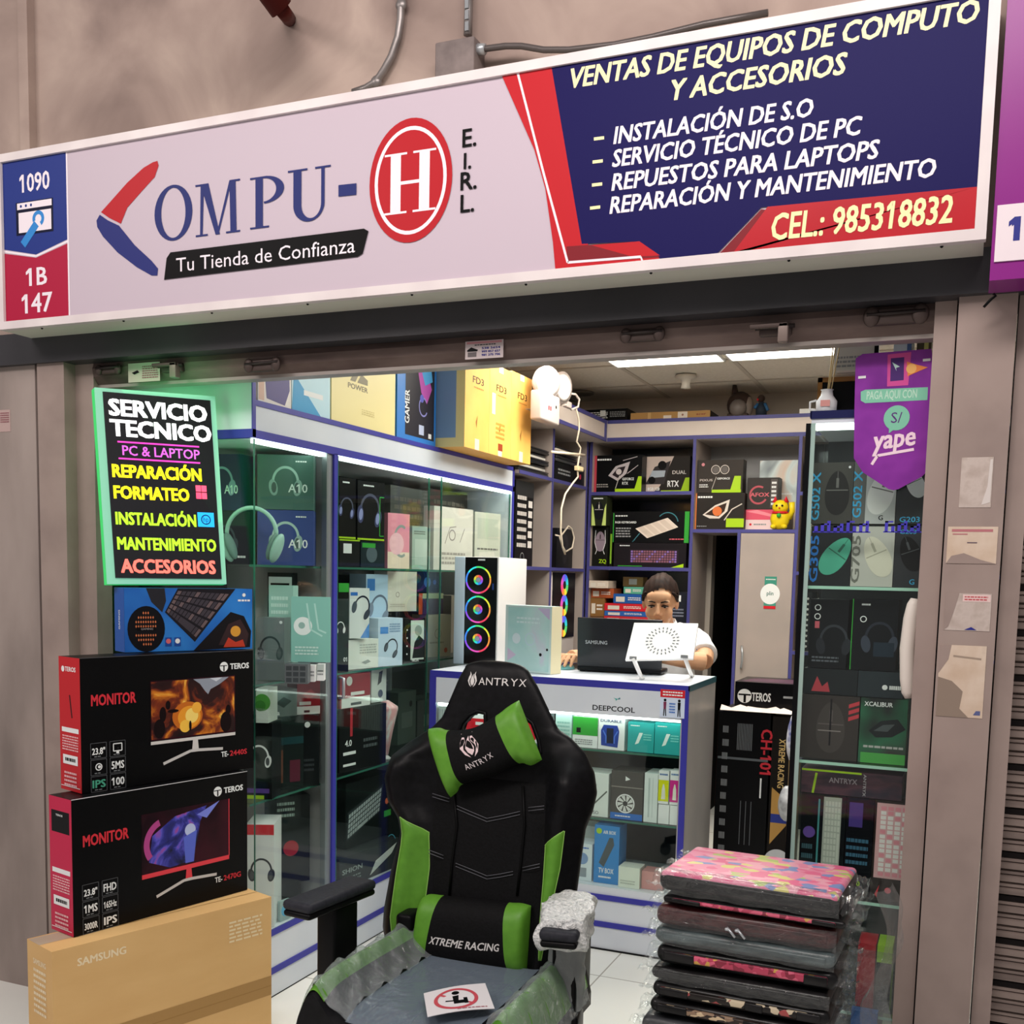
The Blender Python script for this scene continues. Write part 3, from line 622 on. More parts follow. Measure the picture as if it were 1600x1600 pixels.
mb = MB(); mb.box((XC-0.006,YA+0.001,0.247),(XC,YP-0.05,1.925),GLASS); mb.obj('front_pane', t)
for a, b, dx in ((YP+0.012,4.30,0),(4.20,YE-0.02,-0.012)):
    mb = MB(); mb.box((XC-0.006+dx,a,0.249),(XC+dx,b,1.925),GLASS); mb.box((XC-0.0065+dx,b-0.004,0.249),(XC+0.0005+dx,b,1.925),GEDGE); mb.box((XC-0.0065+dx,a,0.249),(XC+0.0005+dx,a+0.004,1.925),GEDGE); d = mb.obj('sliding_door', t)
    if dx == 0: mb = MB(); p = at(534,1075,'x',XC+0.012); mb.tube([(XC,p.y,p.z-0.04),(XC+0.02,p.y,p.z-0.036),(XC+0.02,p.y,p.z+0.036),(XC,p.y,p.z+0.04)],0.006,SILV,8); mb.obj('handle', d)
for a, b in ((YA+0.012,YP-0.06),(YP+0.02,YE-0.03)):
    mb = MB(); mb.box((XC-0.03,a,1.914),(XC-0.008,b,1.926),LED); mb.obj('led_strip', t)
# ---- sales counter
CYF, CYB, CX0, CX1, CZ = 4.018, 4.497, -2.067, -0.953, 1.094
def cz(x, y): return at(x, y, 'y', CYF).z
zp = cz(960,1118); zs1 = cz(920,1172); zs2 = cz(920,1279); zs3 = cz(920,1383)
t = thing('sales_counter', 'white sales counter with blue edges and glass front full of boxes', 'counter', (-1.5, 4.25, 0))
mb = MB(); mb.box((CX0,CYF+0.006,CZ-0.024),(CX1-0.004,CYB,CZ),WPANEL); mb.box((CX0,CYF,CZ-0.028),(CX1,CYF+0.006,CZ),BLUEDGE); mb.box((CX1-0.004,CYF,CZ-0.024),(CX1,CYB,CZ),mat('#2d5a66',0.35)); mb.obj('countertop', t)
mb = MB(); mb.box((CX1-0.03,CYF+0.004,0),(CX1-0.002,CYB,CZ-0.024),GPANEL); mb.box((CX1-0.024,CYF-0.002,0),(CX1,CYF+0.004,CZ-0.02),BLUEDGE); mb.obj('side_panel', t)
mb = MB(); mb.box((CX0+0.002,CYF+0.004,0),(CX0+0.03,CYB,CZ-0.024),GPANEL); mb.box((CX0,CYF-0.002,0),(CX0+0.03,CYF+0.004,CZ-0.02),BLUEDGE); mb.obj('side_panel', t)
mb = MB(); mb.box((CX0+0.03,CYF,zp),(CX1-0.03,CYF+0.016,CZ-0.028),WPANEL)
F = Face(mb,(CX0+0.03,CYF,zp),(1,0,0),(0,0,1),CX1-CX0-0.06,CZ-0.028-zp)
def cu(x, y): p = at(x, y, 'y', CYF); return ((p.x-CX0-0.03)/F.w, (p.z-zp)/F.h)
a, b = cu(926,1109); F.text('DEEPCOOL', a, b, 0.2, DGR, 0.02, fit=cu(992,1108)[0]-a)
a, b = cu(963,1093); F.poly([(a-0.012,b+0.06),(a-0.004,b+0.02),(a,b-0.06),(a+0.004,b+0.03)],TEAL); F.poly([(a+0.002,b+0.0),(a+0.014,b+0.09),(a+0.016,b+0.02)],mat('#4b8f95',0.4))
mb.obj('front_panel', t)
mb = MB(); mb.box((CX0+0.03,CYF+0.02,zp-0.012),(CX1-0.03,CYF+0.05,zp-0.001),LED); mb.obj('led_strip', t)
mb = MB(); mb.box((CX0+0.03,CYF+0.004,zs3),(CX1-0.03,CYF+0.009,zp),GLASS); mb.obj('front_glass', t)
mb = MB(); mb.box((CX0+0.03,CYB-0.016,0),(CX1-0.03,CYB-0.002,CZ-0.024),DARKBACK); mb.obj('back_panel', t)
for z in (zs1, zs2): mb = MB(); mb.box((CX0+0.03,CYF+0.03,z-0.008),(CX1-0.03,CYB-0.016,z),GLASS); mb.box((CX0+0.03,CYF+0.0295,z-0.008),(CX1-0.03,CYF+0.03,z),GEDGE); mb.obj('shelf', t)
mb = MB(); mb.box((CX0+0.03,CYF+0.01,0),(CX1-0.03,CYB-0.016,zs3),WPANEL); za = cz(922,1400); zb = cz(955,1447)
mb.box((CX0+0.03,CYF+0.004,za-0.011),(CX1-0.03,CYF+0.01,za+0.011),BLUEDGE); mb.box((CX0+0.03,CYF+0.004,zb-0.011),(CX1-0.03,CYF+0.01,zb+0.011),BLUEDGE); mb.box((CX0+0.03,CYF+0.004,0),(CX1-0.03,CYF+0.01,0.006),BLK); mb.obj('plinth', t)
# sticker on the counter
mb = MB(); a = at(1031,1120,'y',CYF); b = at(1071,1079,'y',CYF); mb.box((a.x,CYF-0.0035,a.z),(b.x,CYF-0.002,b.z),mat('#cfdcf0',0.4))
F = Face(mb,(a.x,CYF-0.0035,a.z),(1,0,0),(0,0,1),b.x-a.x,b.z-a.z); F.rect(0,0.72,1,1,RED); F.lines(0.1,0.76,0.8,0.2,2,WHT)
for u, c in ((0.2,mat('#7a3050',0.5)),(0.78,BLK)): F.ell(u,0.62,0.05,BLK); F.poly([(u-0.06,0.56),(u+0.06,0.56),(u+0.05,0.3),(u-0.05,0.3)],c); F.poly([(u-0.05,0.3),(u-0.005,0.3),(u-0.02,0.05),(u-0.06,0.05)],DGR); F.poly([(u+0.005,0.3),(u+0.05,0.3),(u+0.07,0.05),(u+0.03,0.05)],DGR)
F.lines(0.38,0.15,0.25,0.4,4,BLU); item(mb,'notice_sticker','small red headed notice with two figures on the counter front','sticker')
# ---- shelving along the left, behind the showcase
XS = -2.03; YB = 6.2; XS2 = at(919,760,'y',6.19).x-0.002; ZB0 = at(950,690,'y',YB).z; ZB1 = at(950,657,'y',YB).z
t = thing('side_shelving', 'beige shelving with blue edges between left showcase and back wall', 'shelving', (-2.35,5.7,0))
def unit(t, panels, shelves, x0, x1, y0, y1, horiz, m, back=True):
    pass
mb = MB(); mb.box((-2.88,YE+0.002,ZB0),(XS-0.006,YB-0.004,ZB1),CREAM); mb.box((XS-0.006,YE+0.002,ZB0),(XS,YB-0.004,ZB0+0.02),EDGE2); mb.box((XS-0.006,YE+0.002,ZB1-0.02),(XS,YB-0.004,ZB1),EDGE2); mb.box((XS-0.006,YB-0.03,ZB0),(XS+0.001,YB-0.004,ZB1),EDGE2); mb.obj('header', t)
yp1 = at(864,800,'x',XS2).y; yp2 = 6.185
for y in (yp1, yp2):
    mb = MB(); mb.box((-2.6,y-0.018,0),(XS2-0.005,y,ZB0),BGPANEL); mb.box((XS2-0.005,y-0.018,0),(XS2,y,ZB0),EDGE2); mb.obj('upright', t)
mb = MB(); mb.box((-2.62,YE+0.002,0),(-2.605,6.185,ZB0),DARKBACK); mb.obj('back_panel', t)
zsh = [at(845,742,'x',XS2).z, at(850,886,'x',XS2).z, 1.0]
for z in zsh: mb = MB(); mb.box((-2.6,YE+0.003,z-0.018),(XS2-0.005,yp2-0.018,z),BGPANEL); mb.box((XS2-0.005,YE+0.003,z-0.018),(XS2-0.001,yp2-0.018,z),EDGE2); mb.obj('shelf', t)
zlap = at(890,740,'x',XS2).z
# ---- back shelving
t = thing('back_shelving', 'wide shelving unit with blue edges across the rear wall', 'shelving', (-0.9,6.4,0))
XR = 0.19; YD = 6.6
mb = MB(); mb.box((XS2+0.003,YB+0.004,ZB0),(XR,YD,ZB1),CREAM); mb.box((XS+0.002,YB,ZB0),(XR,YB+0.004,ZB0+0.022),EDGE2); mb.box((XS+0.002,YB,ZB1-0.02),(XR,YB+0.004,ZB1),EDGE2); mb.obj('header', t)
xd1 = at(1083,760,'y',YB).x; xd2 = at(1248,760,'y',YB).x; xl = XS2+0.012; xdoor = at(1152,900,'y',YB).x
zsA = at(1000,768,'y',YB).z; zsB = at(1000,886,'y',YB).z; zsN = at(1150,827,'y',YB).z
for x in (xl, xd1, xd2):
    mb = MB(); mb.box((x-0.009,YB+0.004,0),(x+0.009,YD,ZB0),BGPANEL); mb.box((x-0.009,YB,0),(x+0.009,YB+0.004,ZB0),EDGE2); mb.obj('upright', t)
mb = MB(); mb.box((xdoor-0.009,YB+0.004,0),(xdoor+0.009,YD,zsN-0.02),BGPANEL); mb.box((xdoor-0.009,YB,0),(xdoor+0.009,YB+0.004,zsN-0.02),EDGE2); mb.obj('upright', t)
def shelf(x0, x1, z):
    mb = MB(); mb.box((x0+0.009,YB+0.004,z-0.02),(x1-0.009,YD-0.002,z),BGPANEL); mb.box((x0+0.009,YB,z-0.02),(x1-0.009,YB+0.004,z),EDGE2); mb.obj('shelf', t)
for z in (zsA, zsB, 1.14): shelf(xl, xd1, z)
shelf(xd1, xd2, zsN)
zsR = [at(1258,768,'y',YB).z, at(1255,893,'y',YB).z, at(1255,1018,'y',YB).z]
for z in zsR: shelf(xd2, XR, z)
mb = MB(); mb.box((xl,YD-0.012,0),(xd1,YD,ZB0),DARKBACK); mb.box((xd1,YD-0.012,zsN),(xd2,YD,ZB0),GPANEL); mb.box((xd2,YD-0.012,0),(XR,YD,ZB0),DARKBACK); mb.obj('back_panel', t)
mb = MB(); mb.box((xdoor+0.011,YB+0.003,0.05),(xd2-0.011,YB+0.018,zsN-0.022),BGPANEL); d = mb.obj('cupboard_door', t)
mb = MB(); p = at(1157,1027,'y',YB-0.02); mb.tube([(p.x+dx,YB+0.002-dy,p.z+dz) for dx,dy,dz in ((0,0,0.062),(0.006,0.025,0.055),(0.012,0.032,0.02),(0.012,0.032,-0.02),(0.006,0.025,-0.055),(0,0,-0.062))],0.006,SILV,8); mb.obj('handle', d)
mb = MB(); a = at(1193,951,'y',YB+0.003); b = at(1214,901,'y',YB+0.003); mb.box((a.x,YB+0.0005,a.z),(b.x,YB+0.0025,b.z),mat('#3f8f7c',0.4)); F = Face(mb,(a.x,YB+0.0005,a.z),(1,0,0),(0,0,1),b.x-a.x,b.z-a.z)
F.rect(0,0,1,0.09,RED); F.ell(0.5,0.46,0.3,WHT,ry=0.32); F.text('plin',0.5,0.42,0.13,mat('#3a6f66',0.4),0.02,fit=0.55,al='c'); F.lines(0.1,0.88,0.8,0.06,1,WHT); item(mb,'payment_sticker','green sticker with a white oval on the grey cupboard door','sticker')
# ---- tall glass showcase at the right of the entrance
RX0, RX1, RY0, RY1 = -0.395, 0.06, 2.9, 3.28
t = thing('glass_showcase', 'tall glass showcase with black edge at the right of the entrance', 'display cabinet', ((RX0+RX1)/2,3.1,0))
zt = at(1268,650,'y',RY0).z
mb = MB(); mb.box((RX0,RY0,zt-0.02),(RX1,RY1,zt),WPANEL); mb.box((RX0-0.002,RY0-0.004,zt-0.008),(RX1,RY0,zt+0.012),mat('#20244f',0.35)); mb.box((RX0-0.004,RY0-0.004,zt-0.006),(RX0,RY1,zt+0.012),mat('#20244f',0.35)); mb.obj('top_board', t)
mb = MB(); mb.box((RX0,RY0-0.006,0.08),(RX1,RY0,zt-0.02),GLASS); mb.obj('front_glass', t)
mb = MB(); mb.box((RX0-0.006,RY0,0.08),(RX0,RY1,zt-0.02),GLASS); mb.obj('side_pane', t)
mb = MB(); mb.box((RX0-0.012,RY0-0.01,0),(RX0+0.0,RY0+0.004,zt-0.02),BLK); mb.box((RX0+0.001,RY0-0.008,0),(RX0+0.012,RY0-0.0065,zt-0.02),mat('#9db8b0',0.2)); mb.obj('corner_post', t)
mb = MB(); mb.box((RX0,RY1,0),(RX1,RY1+0.014,zt),mat('#3a3f42',0.3)); mb.obj('back_panel', t)
mb = MB(); mb.box((RX0,RY0,0),(RX1,RY1,0.08),WPANEL); mb.obj('plinth', t)
RZ = [at(1265,915,'y',RY0).z, at(1250,1155,'y',RY0).z-0.055, at(1400,1416,'y',RY0).z, 0.36]
for z in RZ: mb = MB(); mb.box((RX0+0.002,RY0+0.004,z-0.008),(RX1,RY1-0.002,z),GLASS); mb.box((RX0+0.002,RY0+0.003,z-0.008),(RX1,RY0+0.004,z),mat('#a9d8c4',0.2)); mb.obj('shelf', t)
mb = MB(); mb.box((RX0+0.01,RY0+0.01,zt-0.034),(RX1-0.01,RY0+0.03,zt-0.022),LED); mb.obj('led_strip', t)
REG[0] = False
# ================================================================== goods in the left showcase
XF = XC-0.075
S1, S2, S3, S4 = 1.517, 1.112, 0.705, 0.2455
def C(h, r=0.4): return mat(h, r)
# on top of the showcase
ZT = 2.0505
fx('backpack_box','white box with a purple backpack picture on the showcase top','box',403,455,560,XC-0.01,ZT,0.3,C('#e8e2dc'),lambda F:(F.poly([(0.25,0.05),(0.8,-0.0+0.02),(0.95,0.2),(0.9,0.98),(0.25,0.98),(0.2,0.3)],C('#4e4585')),F.poly([(0.3,0.35),(0.85,0.3),(0.85,0.75),(0.32,0.78)],C('#5f5799')),F.rect(0.02,0.02,0.18,0.4,C('#d8b4a0'))),H=0.3)
fx('printer_box','pale blue box with a device picture on the showcase top, right of the backpack box','box',456,516,560,XC-0.01,ZT,0.3,C('#bfe3ee'),lambda F:(F.poly([(0,0),(0.75,0),(0.05,0.42)],C('#1f9bd0')),F.rect(0,0.55,1,1,C('#7fb6dc')),F.rect(0.35,0.5,0.9,0.98,C('#5e9fd0')),F.ring(0.6,0.8,0.13,0.03,C('#bfe0f0')),F.rect(0.3,0.2,0.8,0.26,WHT)),H=0.3)
fx('case_carton','large cream carton marked with black power lettering on the showcase top','box',518,618,560,XC-0.01,ZT,0.36,C('#f1e3a2'),lambda F:(F.text('POWER',0.24,0.34,0.05,C('#7d7350'),0.03,fit=0.3),F.poly([(0.27,0.41),(0.35,0.41),(0.42,0.52),(0.34,0.52)],C('#7d7350')),F.poly([(0.38,0.41),(0.54,0.41),(0.54,0.46),(0.44,0.5)],C('#7d7350')),F.lines(0.45,0.12,0.2,0.06,3,C('#d9c886'))),H=0.4)
fx('gamepad_box','dark box with neon mechanical pictures and blue edges beside the cream carton','box',621,682,560,XC-0.01,ZT,0.32,C('#2f7fd0'),lambda F:(F.rect(0.2,0.06,0.95,1,C('#2d2b33')),F.text('GAMER',0.3,0.2,0.12,WHT,0.02,fit=0.4,rot=90,al='l'),F.poly([(0.5,0.9),(0.7,0.98),(0.88,0.7),(0.75,0.5),(0.6,0.62)],C('#b04fa8')),F.poly([(0.55,0.98),(0.85,0.98),(0.9,0.8),(0.7,0.72)],C('#4fa0d8')),F.ring(0.66,0.45,0.12,0.02,C('#8f8fd0'),40,330),F.ell(0.62,0.55,0.05,C('#5b62c0')),F.rect(0.55,0.1,0.68,0.22,C('#b9c4e0')),F.rect(0.8,0.08,0.88,0.14,WHT)),H=0.34)
OR = noisemat('orange_kraft',[(0.3,'#dba14a'),(0.7,'#e8b25c')],6,0.6,3)
def fd3(k):
    def art(F):
        F.text('FD3',0.3,0.72,0.075,C('#4a3418'),0.02,fit=0.45); F.lines(0.35,0.66,0.4,0.03,1,C('#a9752c'))
        F.rect(0.42,0,0.6,0.12,C('#e9c8b4',0.3)); F.rect(0.4,0.93,0.6,1,C('#e9c8b4',0.3)); F.poly([(0.44,0.3),(0.52,0.38),(0.48,0.24)],C('#8d5d22'))
        if k == 1: F.rect(0.12,0.45,0.26,0.68,C('#e6ded0')); F.rect(0.42,0.06,0.62,0.14,C('#8a3a1c')); F.lines(0.3,0.18,0.4,0.2,4,C('#c28a3a'))
    return art
def fside(F):  # street side: bluish shading painted over the carton, with a dark printed square
    F.rect(0,0.0,1,1,C('#e9dc9a')); F.rect(0.0,0.1,0.86,1,C('#7fa0c4')); F.rect(0,0.32,0.5,1,C('#3a4d60')); F.poly([(0.12,0.4),(0.3,0.52),(0.34,0.42),(0.2,0.36)],C('#8fa5b0'))
for k, (a, b, lab) in enumerate(((4.235,4.488,'orange carton nearest the street of three on the showcase end, with a printed side coloured in bluish shade'),(4.49,4.742,'middle one of three orange cartons, with a white slip'),(4.744,4.995,'orange carton nearest the emergency lamp, last of three in a row'))):
    carton('orange_carton',lab,'box',(-2.03,a,ZT),math.pi/2,b-a,0.3,0.4+0.008*k,OR,fd3(k),fside,group='orange cartons on the showcase')
# ---- bay 1, top shelf
def headset3d(name, lab, P, s, th, col, pad, group=None):
    """over-ear headphones: band, sliders and cups; P the lowest point between the cups"""
    t = thing(name, lab, 'headphones', P, group); M = Matrix.Translation(P) @ Matrix.Rotation(th,4,'Z')
    mb = MB(); mb.tube([M @ Vector((s*0.42*math.cos(a),0,s*(0.48+0.42*math.sin(a)))) for a in [math.pi*(-0.02+1.04*i/18) for i in range(19)]], s*0.035, col, 8); mb.obj('headband', t)
    for sg in (-1,1):
        R = M @ Matrix.Translation((sg*s*0.4,0,s*0.27)) @ Matrix.Rotation(sg*0.35,4,'Y')
        mb = MB(); mb.sph((sg*s*0.03,0,0),(s*0.075,s*0.17,s*0.25),col,16,10,R); c = mb.obj('ear_cup', t)
        mb = MB(); mb.sph((-sg*s*0.05,0,0),(s*0.06,s*0.155,s*0.23),pad,16,10,R); mb.obj('ear_pad', c)
    return t
p = at(393,857,'y',3.09); headset3d('headphones','mint green headphones hanging free inside the near end of the showcase',Vector((p.x,3.09,S1+0.002)),0.215,0.25,C('#a4cfc2',0.35),C('#6d9187',0.6)); OBST.append(([(p.x-0.12,3.04),(p.x+0.12,3.04),(p.x+0.12,3.14),(p.x-0.12,3.14)],S1,S1+0.21))
def a10(F):
    F.headset(0.5,0.5,0.62,C('#a9c4bd'),C('#93ada7'),0,C('#4f605e')); F.text('A10',0.55,0.32,0.16,WHT,0.01,fit=0.34); F.lines(0.68,0.86,0.2,0.05,1,WHT)
fa('headphone_box','upper green box with A10 headphones in the near showcase bay','box',404,492,798,'y',3.02,S1,0.5,0.1,C('#3a4a86'),a10,H=0.198)
fa('headphone_box','lower purple blue box with A10 headphones in the near showcase bay','box',402,490,712,'y',3.02,S1+0.198,0.5,0.1,C('#4c6b64'),a10,H=0.195)
fa('headphone_box','dark navy box with A10 headphones at the end pane behind the neon board','box',330,376,692,'y',3.06,S1+0.19,0.1,0.1,C('#20274c'),lambda F:(F.headset(0.35,0.5,0.6,C('#8f9bb4')),F.text('A10',0.45,0.3,0.16,WHT,0.01,fit=0.45)),H=0.2)
fa('headphone_box','dark lower box at the end pane behind the mint headphones','box',325,390,790,'y',3.06,S1,0.1,0.1,C('#141a24'),lambda F:(F.headset(0.4,0.45,0.6,C('#3c4b52')),F.lines(0.5,0.1,0.4,0.08,1,WHT)),H=0.189)
# bay 1, second shelf
fa('headphone_box','grey box with an outlined headset on the second shelf at the corner','box',402,444,968,'y',2.98,S2,0.3,0.07,C('#6f7678'),lambda F:(F.headset(0.48,0.5,0.72,C('#2b3034'),C('#3a4044'),0,C('#54595c')),F.ell(0.88,0.93,0.025,WHT)))
fa('gadget_box','pale mint box standing behind the grey headset box','box',420,458,948,'y',3.1,S2,0.3,0.06,C('#a8cfc6'),lambda F:(F.lines(0.1,0.6,0.7,0.3,4,C('#d8eee8')),F.rect(0.5,0.05,0.85,0.3,C('#88b8ae'))),H=0.335)
fa('gadget_box','silver framed black card box on the second shelf behind the mint box','box',418,458,934,'y',3.2,S2,0.3,0.05,C('#1f2426'),lambda F:(F.rect(0.05,0.7,0.95,0.96,C('#cfd6d6')),F.rect(0.12,0.76,0.85,0.9,BLK)),H=0.38)
fa('headphone_box','large aqua box with a white earphone picture on the second shelf','box',455,516,932,'y',3.13,S2+0.07,0.45,0.08,C('#7fbcae'),lambda F:(F.ell(0.3,0.55,0.14,C('#dcebe6')),F.ell(0.27,0.56,0.05,C('#8fb5ac')),F.line([(0.4,0.9),(0.5,0.5),(0.8,0.4)],0.006,C('#a8d8cc')),F.line([(0.6,0.9),(0.7,0.5),(0.9,0.45)],0.006,C('#a8d8cc')),F.lines(0.1,0.1,0.6,0.15,3,C('#bfe0d6'))))
fa('accessory_box','dark box with a grid of small windows on the second shelf','box',443,479,1028,'y',3.06,S2,0.45,0.14,C('#5d6466'),lambda F:[F.rect(0.06+0.3*i,0.08+0.3*j,0.3+0.3*i,0.3+0.3*j,C('#3a4144')) for i in range(3) for j in range(3)],H=0.07)
for i,(a,b) in enumerate(((480,492),(495,506))): fa('small_box',('white little box with a barcode beside the dark grid box','white little box nearest the grey divider, second shelf')[i],'box',a,b,1036,'y',3.16+0.05*i,S2,0.45,0.05,WHT,lambda F:F.lines(0.1,0.3,0.8,0.4,2,GRY),H=0.06,group='little white boxes')
# bay 1, third shelf and the boxes standing on its cartons
fa('game_box','black carton with a small white crest on the third shelf by the divider','box',472,499,1140,'y',3.25,S3,0.9,0.06,C('#15181a'),lambda F:(F.ell(0.3,0.86,0.04,WHT),F.lines(0.1,0.2,0.6,0.2,3,C('#353b3f'))),H=0.27)
fa('game_box','dark carton with a dim teal stripe on the third shelf','box',424,478,1140,'x',XF-0.02,S3,1.1,0.2,C('#1a2222'),lambda F:(F.rect(0,0.62,1,0.72,C('#1d3f44')),F.rect(0.15,0.1,0.4,0.55,C('#6b4030')),F.rect(0.6,0.1,0.9,0.4,C('#5b1f33'))),H=0.27)
fa('headphone_box','black box with white headphones and green print at the glass corner','box',384,425,1152,'y',2.985,S3,0.35,0.16,C('#101314'),lambda F:(F.headset(0.5,0.55,0.7,WHT,WHT,0,C('#3a3d40')),F.rect(0.05,0.08,0.9,0.14,C('#5a3f8c')),F.rect(0.05,0.0,0.7,0.05,LIME)),H=0.27)
zz = S3+0.2705
fa('router_box','grey box with a black adapter picture on the dark cartons','box',422,464,1090,'x',XF-0.02,zz,1.1,0.12,C('#5f6866'),lambda F:(F.poly([(0.2,0.5),(0.5,0.72),(0.8,0.55),(0.5,0.32)],BLK),F.text('Ga',0.1,0.06,0.18,WHT,0.03)),H=0.1)
fa('plant_box','white little box with green leaves printed at the glass corner','box',400,419,1082,'y',3.0,zz,0.3,0.1,C('#c9d4cc'),lambda F:(F.ell(0.5,0.6,0.25,C('#4f8f3f')),F.ell(0.35,0.5,0.16,C('#3a7030'))),H=0.12)
fa('speaker_box','red box with silver feet on the dark cartons left of the divider','box',464,500,1090,'y',3.2,zz,1.0,0.09,C('#6f1420'),lambda F:(F.rect(0,0.0,1,0.24,C('#c8ccca')),F.rect(0.3,0.05,0.55,0.12,DGR),F.poly([(0.2,0.6),(0.6,0.75),(0.9,0.55),(0.5,0.45)],C('#9b2a30')),F.rect(0.1,0.28,0.6,0.38,C('#b8bcba'))),H=0.13)
# bay 1, bottom
fa('headphone_box','white box with a red top band and black headset at the glass corner','box',384,428,1272,'y',2.985,S4,0.45,0.16,C('#dfe2e2'),lambda F:(F.rect(0,0.9,1,1,RED),F.headset(0.55,0.55,0.6,C('#202224'),C('#33363a'),0,C('#4a4e52')),F.lines(0.1,0.1,0.5,0.12,3,GRY)),H=0.37)
fa('game_box','black carton with a red badge on the bottom shelf','box',430,484,1290,'y',3.13,S4+0.096,0.95,0.12,C('#1c1f20'),lambda F:(F.ell(0.45,0.4,0.09,C('#a3202c')),F.lines(0.05,0.75,0.5,0.2,3,C('#8fa39b')),F.rect(0.02,0.05,0.06,0.6,C('#a83a3a'))),H=0.33)
fa('keyboard_box','flat dark keyboard carton lying on the bottom shelf at the street end','box',413,470,1392,'x',XF,S4,1.45,0.3,C('#34393b'),None,H=0.095,top=lambda F:(F.text('SHION',0.4,0.55,0.12,C('#8f9a98'),0.02,fit=0.3),F.lines(0.4,0.3,0.3,0.15,2,C('#6f7a78'))))
fa('small_box','blue and white little box in front on the bottom shelf','box',432,448,1404,'x',XC-0.03,S4,1.45,0.05,C('#9fb8b8'),lambda F:F.ell(0.5,0.5,0.3,C('#4fb0dc')),H=0.075)
# ---- bay 2, top shelf
def blackhs(F): F.headset(0.45,0.5,0.62,C('#4b4f63'),C('#3a3f66'),-8,C('#8f96c8')); F.rect(0,0.0,1,0.03,LIME); F.lines(0.2,0.9,0.4,0.05,1,WHT)
fa('headphone_box','black headset box next to the divider on the top shelf, bay two','box',530,556,748,'x',XF,S1+0.11,1.35,0.1,BLK,blackhs,H=0.235)
fa('headphone_box','black headset box with green corner lines, second from the divider, top shelf','box',559,601,748,'x',XF,S1+0.11,1.35,0.1,C('#0f1013'),lambda F:(blackhs(F),F.line([(0.98,0.75),(0.82,0.75),(0.82,0.08),(0.98,0.08)],0.004,GRN)),H=0.235)
fa('gadget_box','black low box with a white label under the headset boxes','box',530,562,838,'x',XF,S1,1.35,0.12,C('#131517'),lambda F:(F.rect(0.2,0.5,0.6,0.85,WHT),F.rect(0,0.95,1,1,LIME)),H=0.109)
fa('gadget_box','dark teal low box under the second headset box','box',564,601,838,'x',XF,S1,1.35,0.12,C('#1a2a30'),lambda F:(F.ell(0.45,0.5,0.3,C('#50606a')),F.rect(0.05,0.75,0.6,0.92,GRN)),H=0.109)
fa('headphone_box','pink box with a slim headset on the top shelf','box',606,640,802,'x',XF,S1,1.35,0.08,C('#e38fa3'),lambda F:(F.rect(0,0,1,0.3,C('#e6d3c0')),F.ring(0.62,0.5,0.22,0.05,C('#8f9a96'),60,300,ry=0.3),F.ell(0.4,0.45,0.2,C('#eeb9c4'))))
fa('gadget_box','grey green box right of the pink box on the top shelf','box',644,672,822,'x',XF-0.03,S1,1.35,0.08,C('#9fb4aa'),lambda F:(F.rect(0.15,0.1,0.85,0.7,C('#b8c8c0')),F.lines(0.1,0.8,0.6,0.1,2,C('#5f7068'))))
def stand(F): F.line([(0.28,0.42),(0.4,0.68),(0.56,0.7)],0.004,C('#8d8280')); F.ring(0.46,0.56,0.09,0.02,C('#8d8280')); F.line([(0.66,0.45),(0.78,0.68)],0.004,C('#8d8280')); F.lines(0.2,0.08,0.6,0.22,3,C('#a39a96'))
fa('stand_box','white box with line drawings of a laptop stand, left one of two','box',678,739,793,'x',XF-0.02,S1+0.0,1.4,0.06,C('#d9d0ca'),stand)
fa('stand_box','white box with a photo of a folding stand, right one of two','box',742,782,801,'x',XF-0.02,S1,1.4,0.06,C('#d3d0c4'),lambda F:(F.rect(0.1,0.55,0.9,0.9,C('#c3c4b8')),F.poly([(0.1,0.15),(0.85,0.15),(0.75,0.34),(0.2,0.32)],C('#e6ddd4')),F.lines(0.1,0.35,0.8,0.06,1,C('#6f6a66'))))
for k,(a,b,c) in enumerate(((610,668,'#5b5d57'),(672,730,'#4a4640'))):
    fx('gadget_box',('dim olive carton at the rear of the top shelf behind the pink box','dim brown carton at the rear behind the stand boxes','tan carton at the rear right of the top shelf')[k],'box',a,b,762+k*6,XB+0.25,S1,0.12,C(c),lambda F:(F.lines(0.1,0.5,0.8,0.4,4,C('#7a7468')),F.rect(0.6,0.2,0.9,0.5,C('#a08c70'))))
# bay 2, second shelf
fa('headphone_box','black box with white headphones and a green top beside the divider','box',529,545,924,'x',XC-0.04,S2+0.0,1.3,0.1,C('#101410'),lambda F:(F.rect(0,0.9,1,1,GRN),F.headset(0.2,0.5,0.75,WHT,WHT),F.text('01',0.5,0.12,0.05,WHT,0.02)),H=0.345)
WB = mat('#dde3e4',0.4)
fa('headphone_box','white box with dark headphones and blue corner on the white carton','box',546,577,928,'x',XF+0.01,S2+0.125,1.25,0.1,WB,lambda F:(F.headset(0.62,0.62,0.5,C('#23283a'),C('#3d4554'),-25),F.poly([(0.55,0),(1,0.3),(1,0)],C('#4f8fd8')),F.rect(0.05,0.85,0.4,0.92,BLU)),H=0.2)
fa('accessory_carton','wide white carton lying on the second shelf under the headphone boxes','box',530,590,1002,'x',XC-0.035,S2,1.4,0.14,C('#dfe4de'),lambda F:(F.lines(0.5,0.5,0.45,0.35,4,C('#b0b8b4')),F.poly([(0.55,0.22),(0.72,0.3),(0.8,0.22),(0.66,0.15)],C('#8f9a96'))),H=0.12)
fa('headphone_box','pale blue box with a grey headset standing behind on the second shelf','box',572,606,897,'x',XF-0.06,S2,1.3,0.1,C('#b4cfe8'),lambda F:(F.headset(0.6,0.62,0.4,C('#5f6b80'),C('#7f8ca0'),-20),F.rect(0.05,0.82,0.4,0.95,C('#3f7cc4'))))
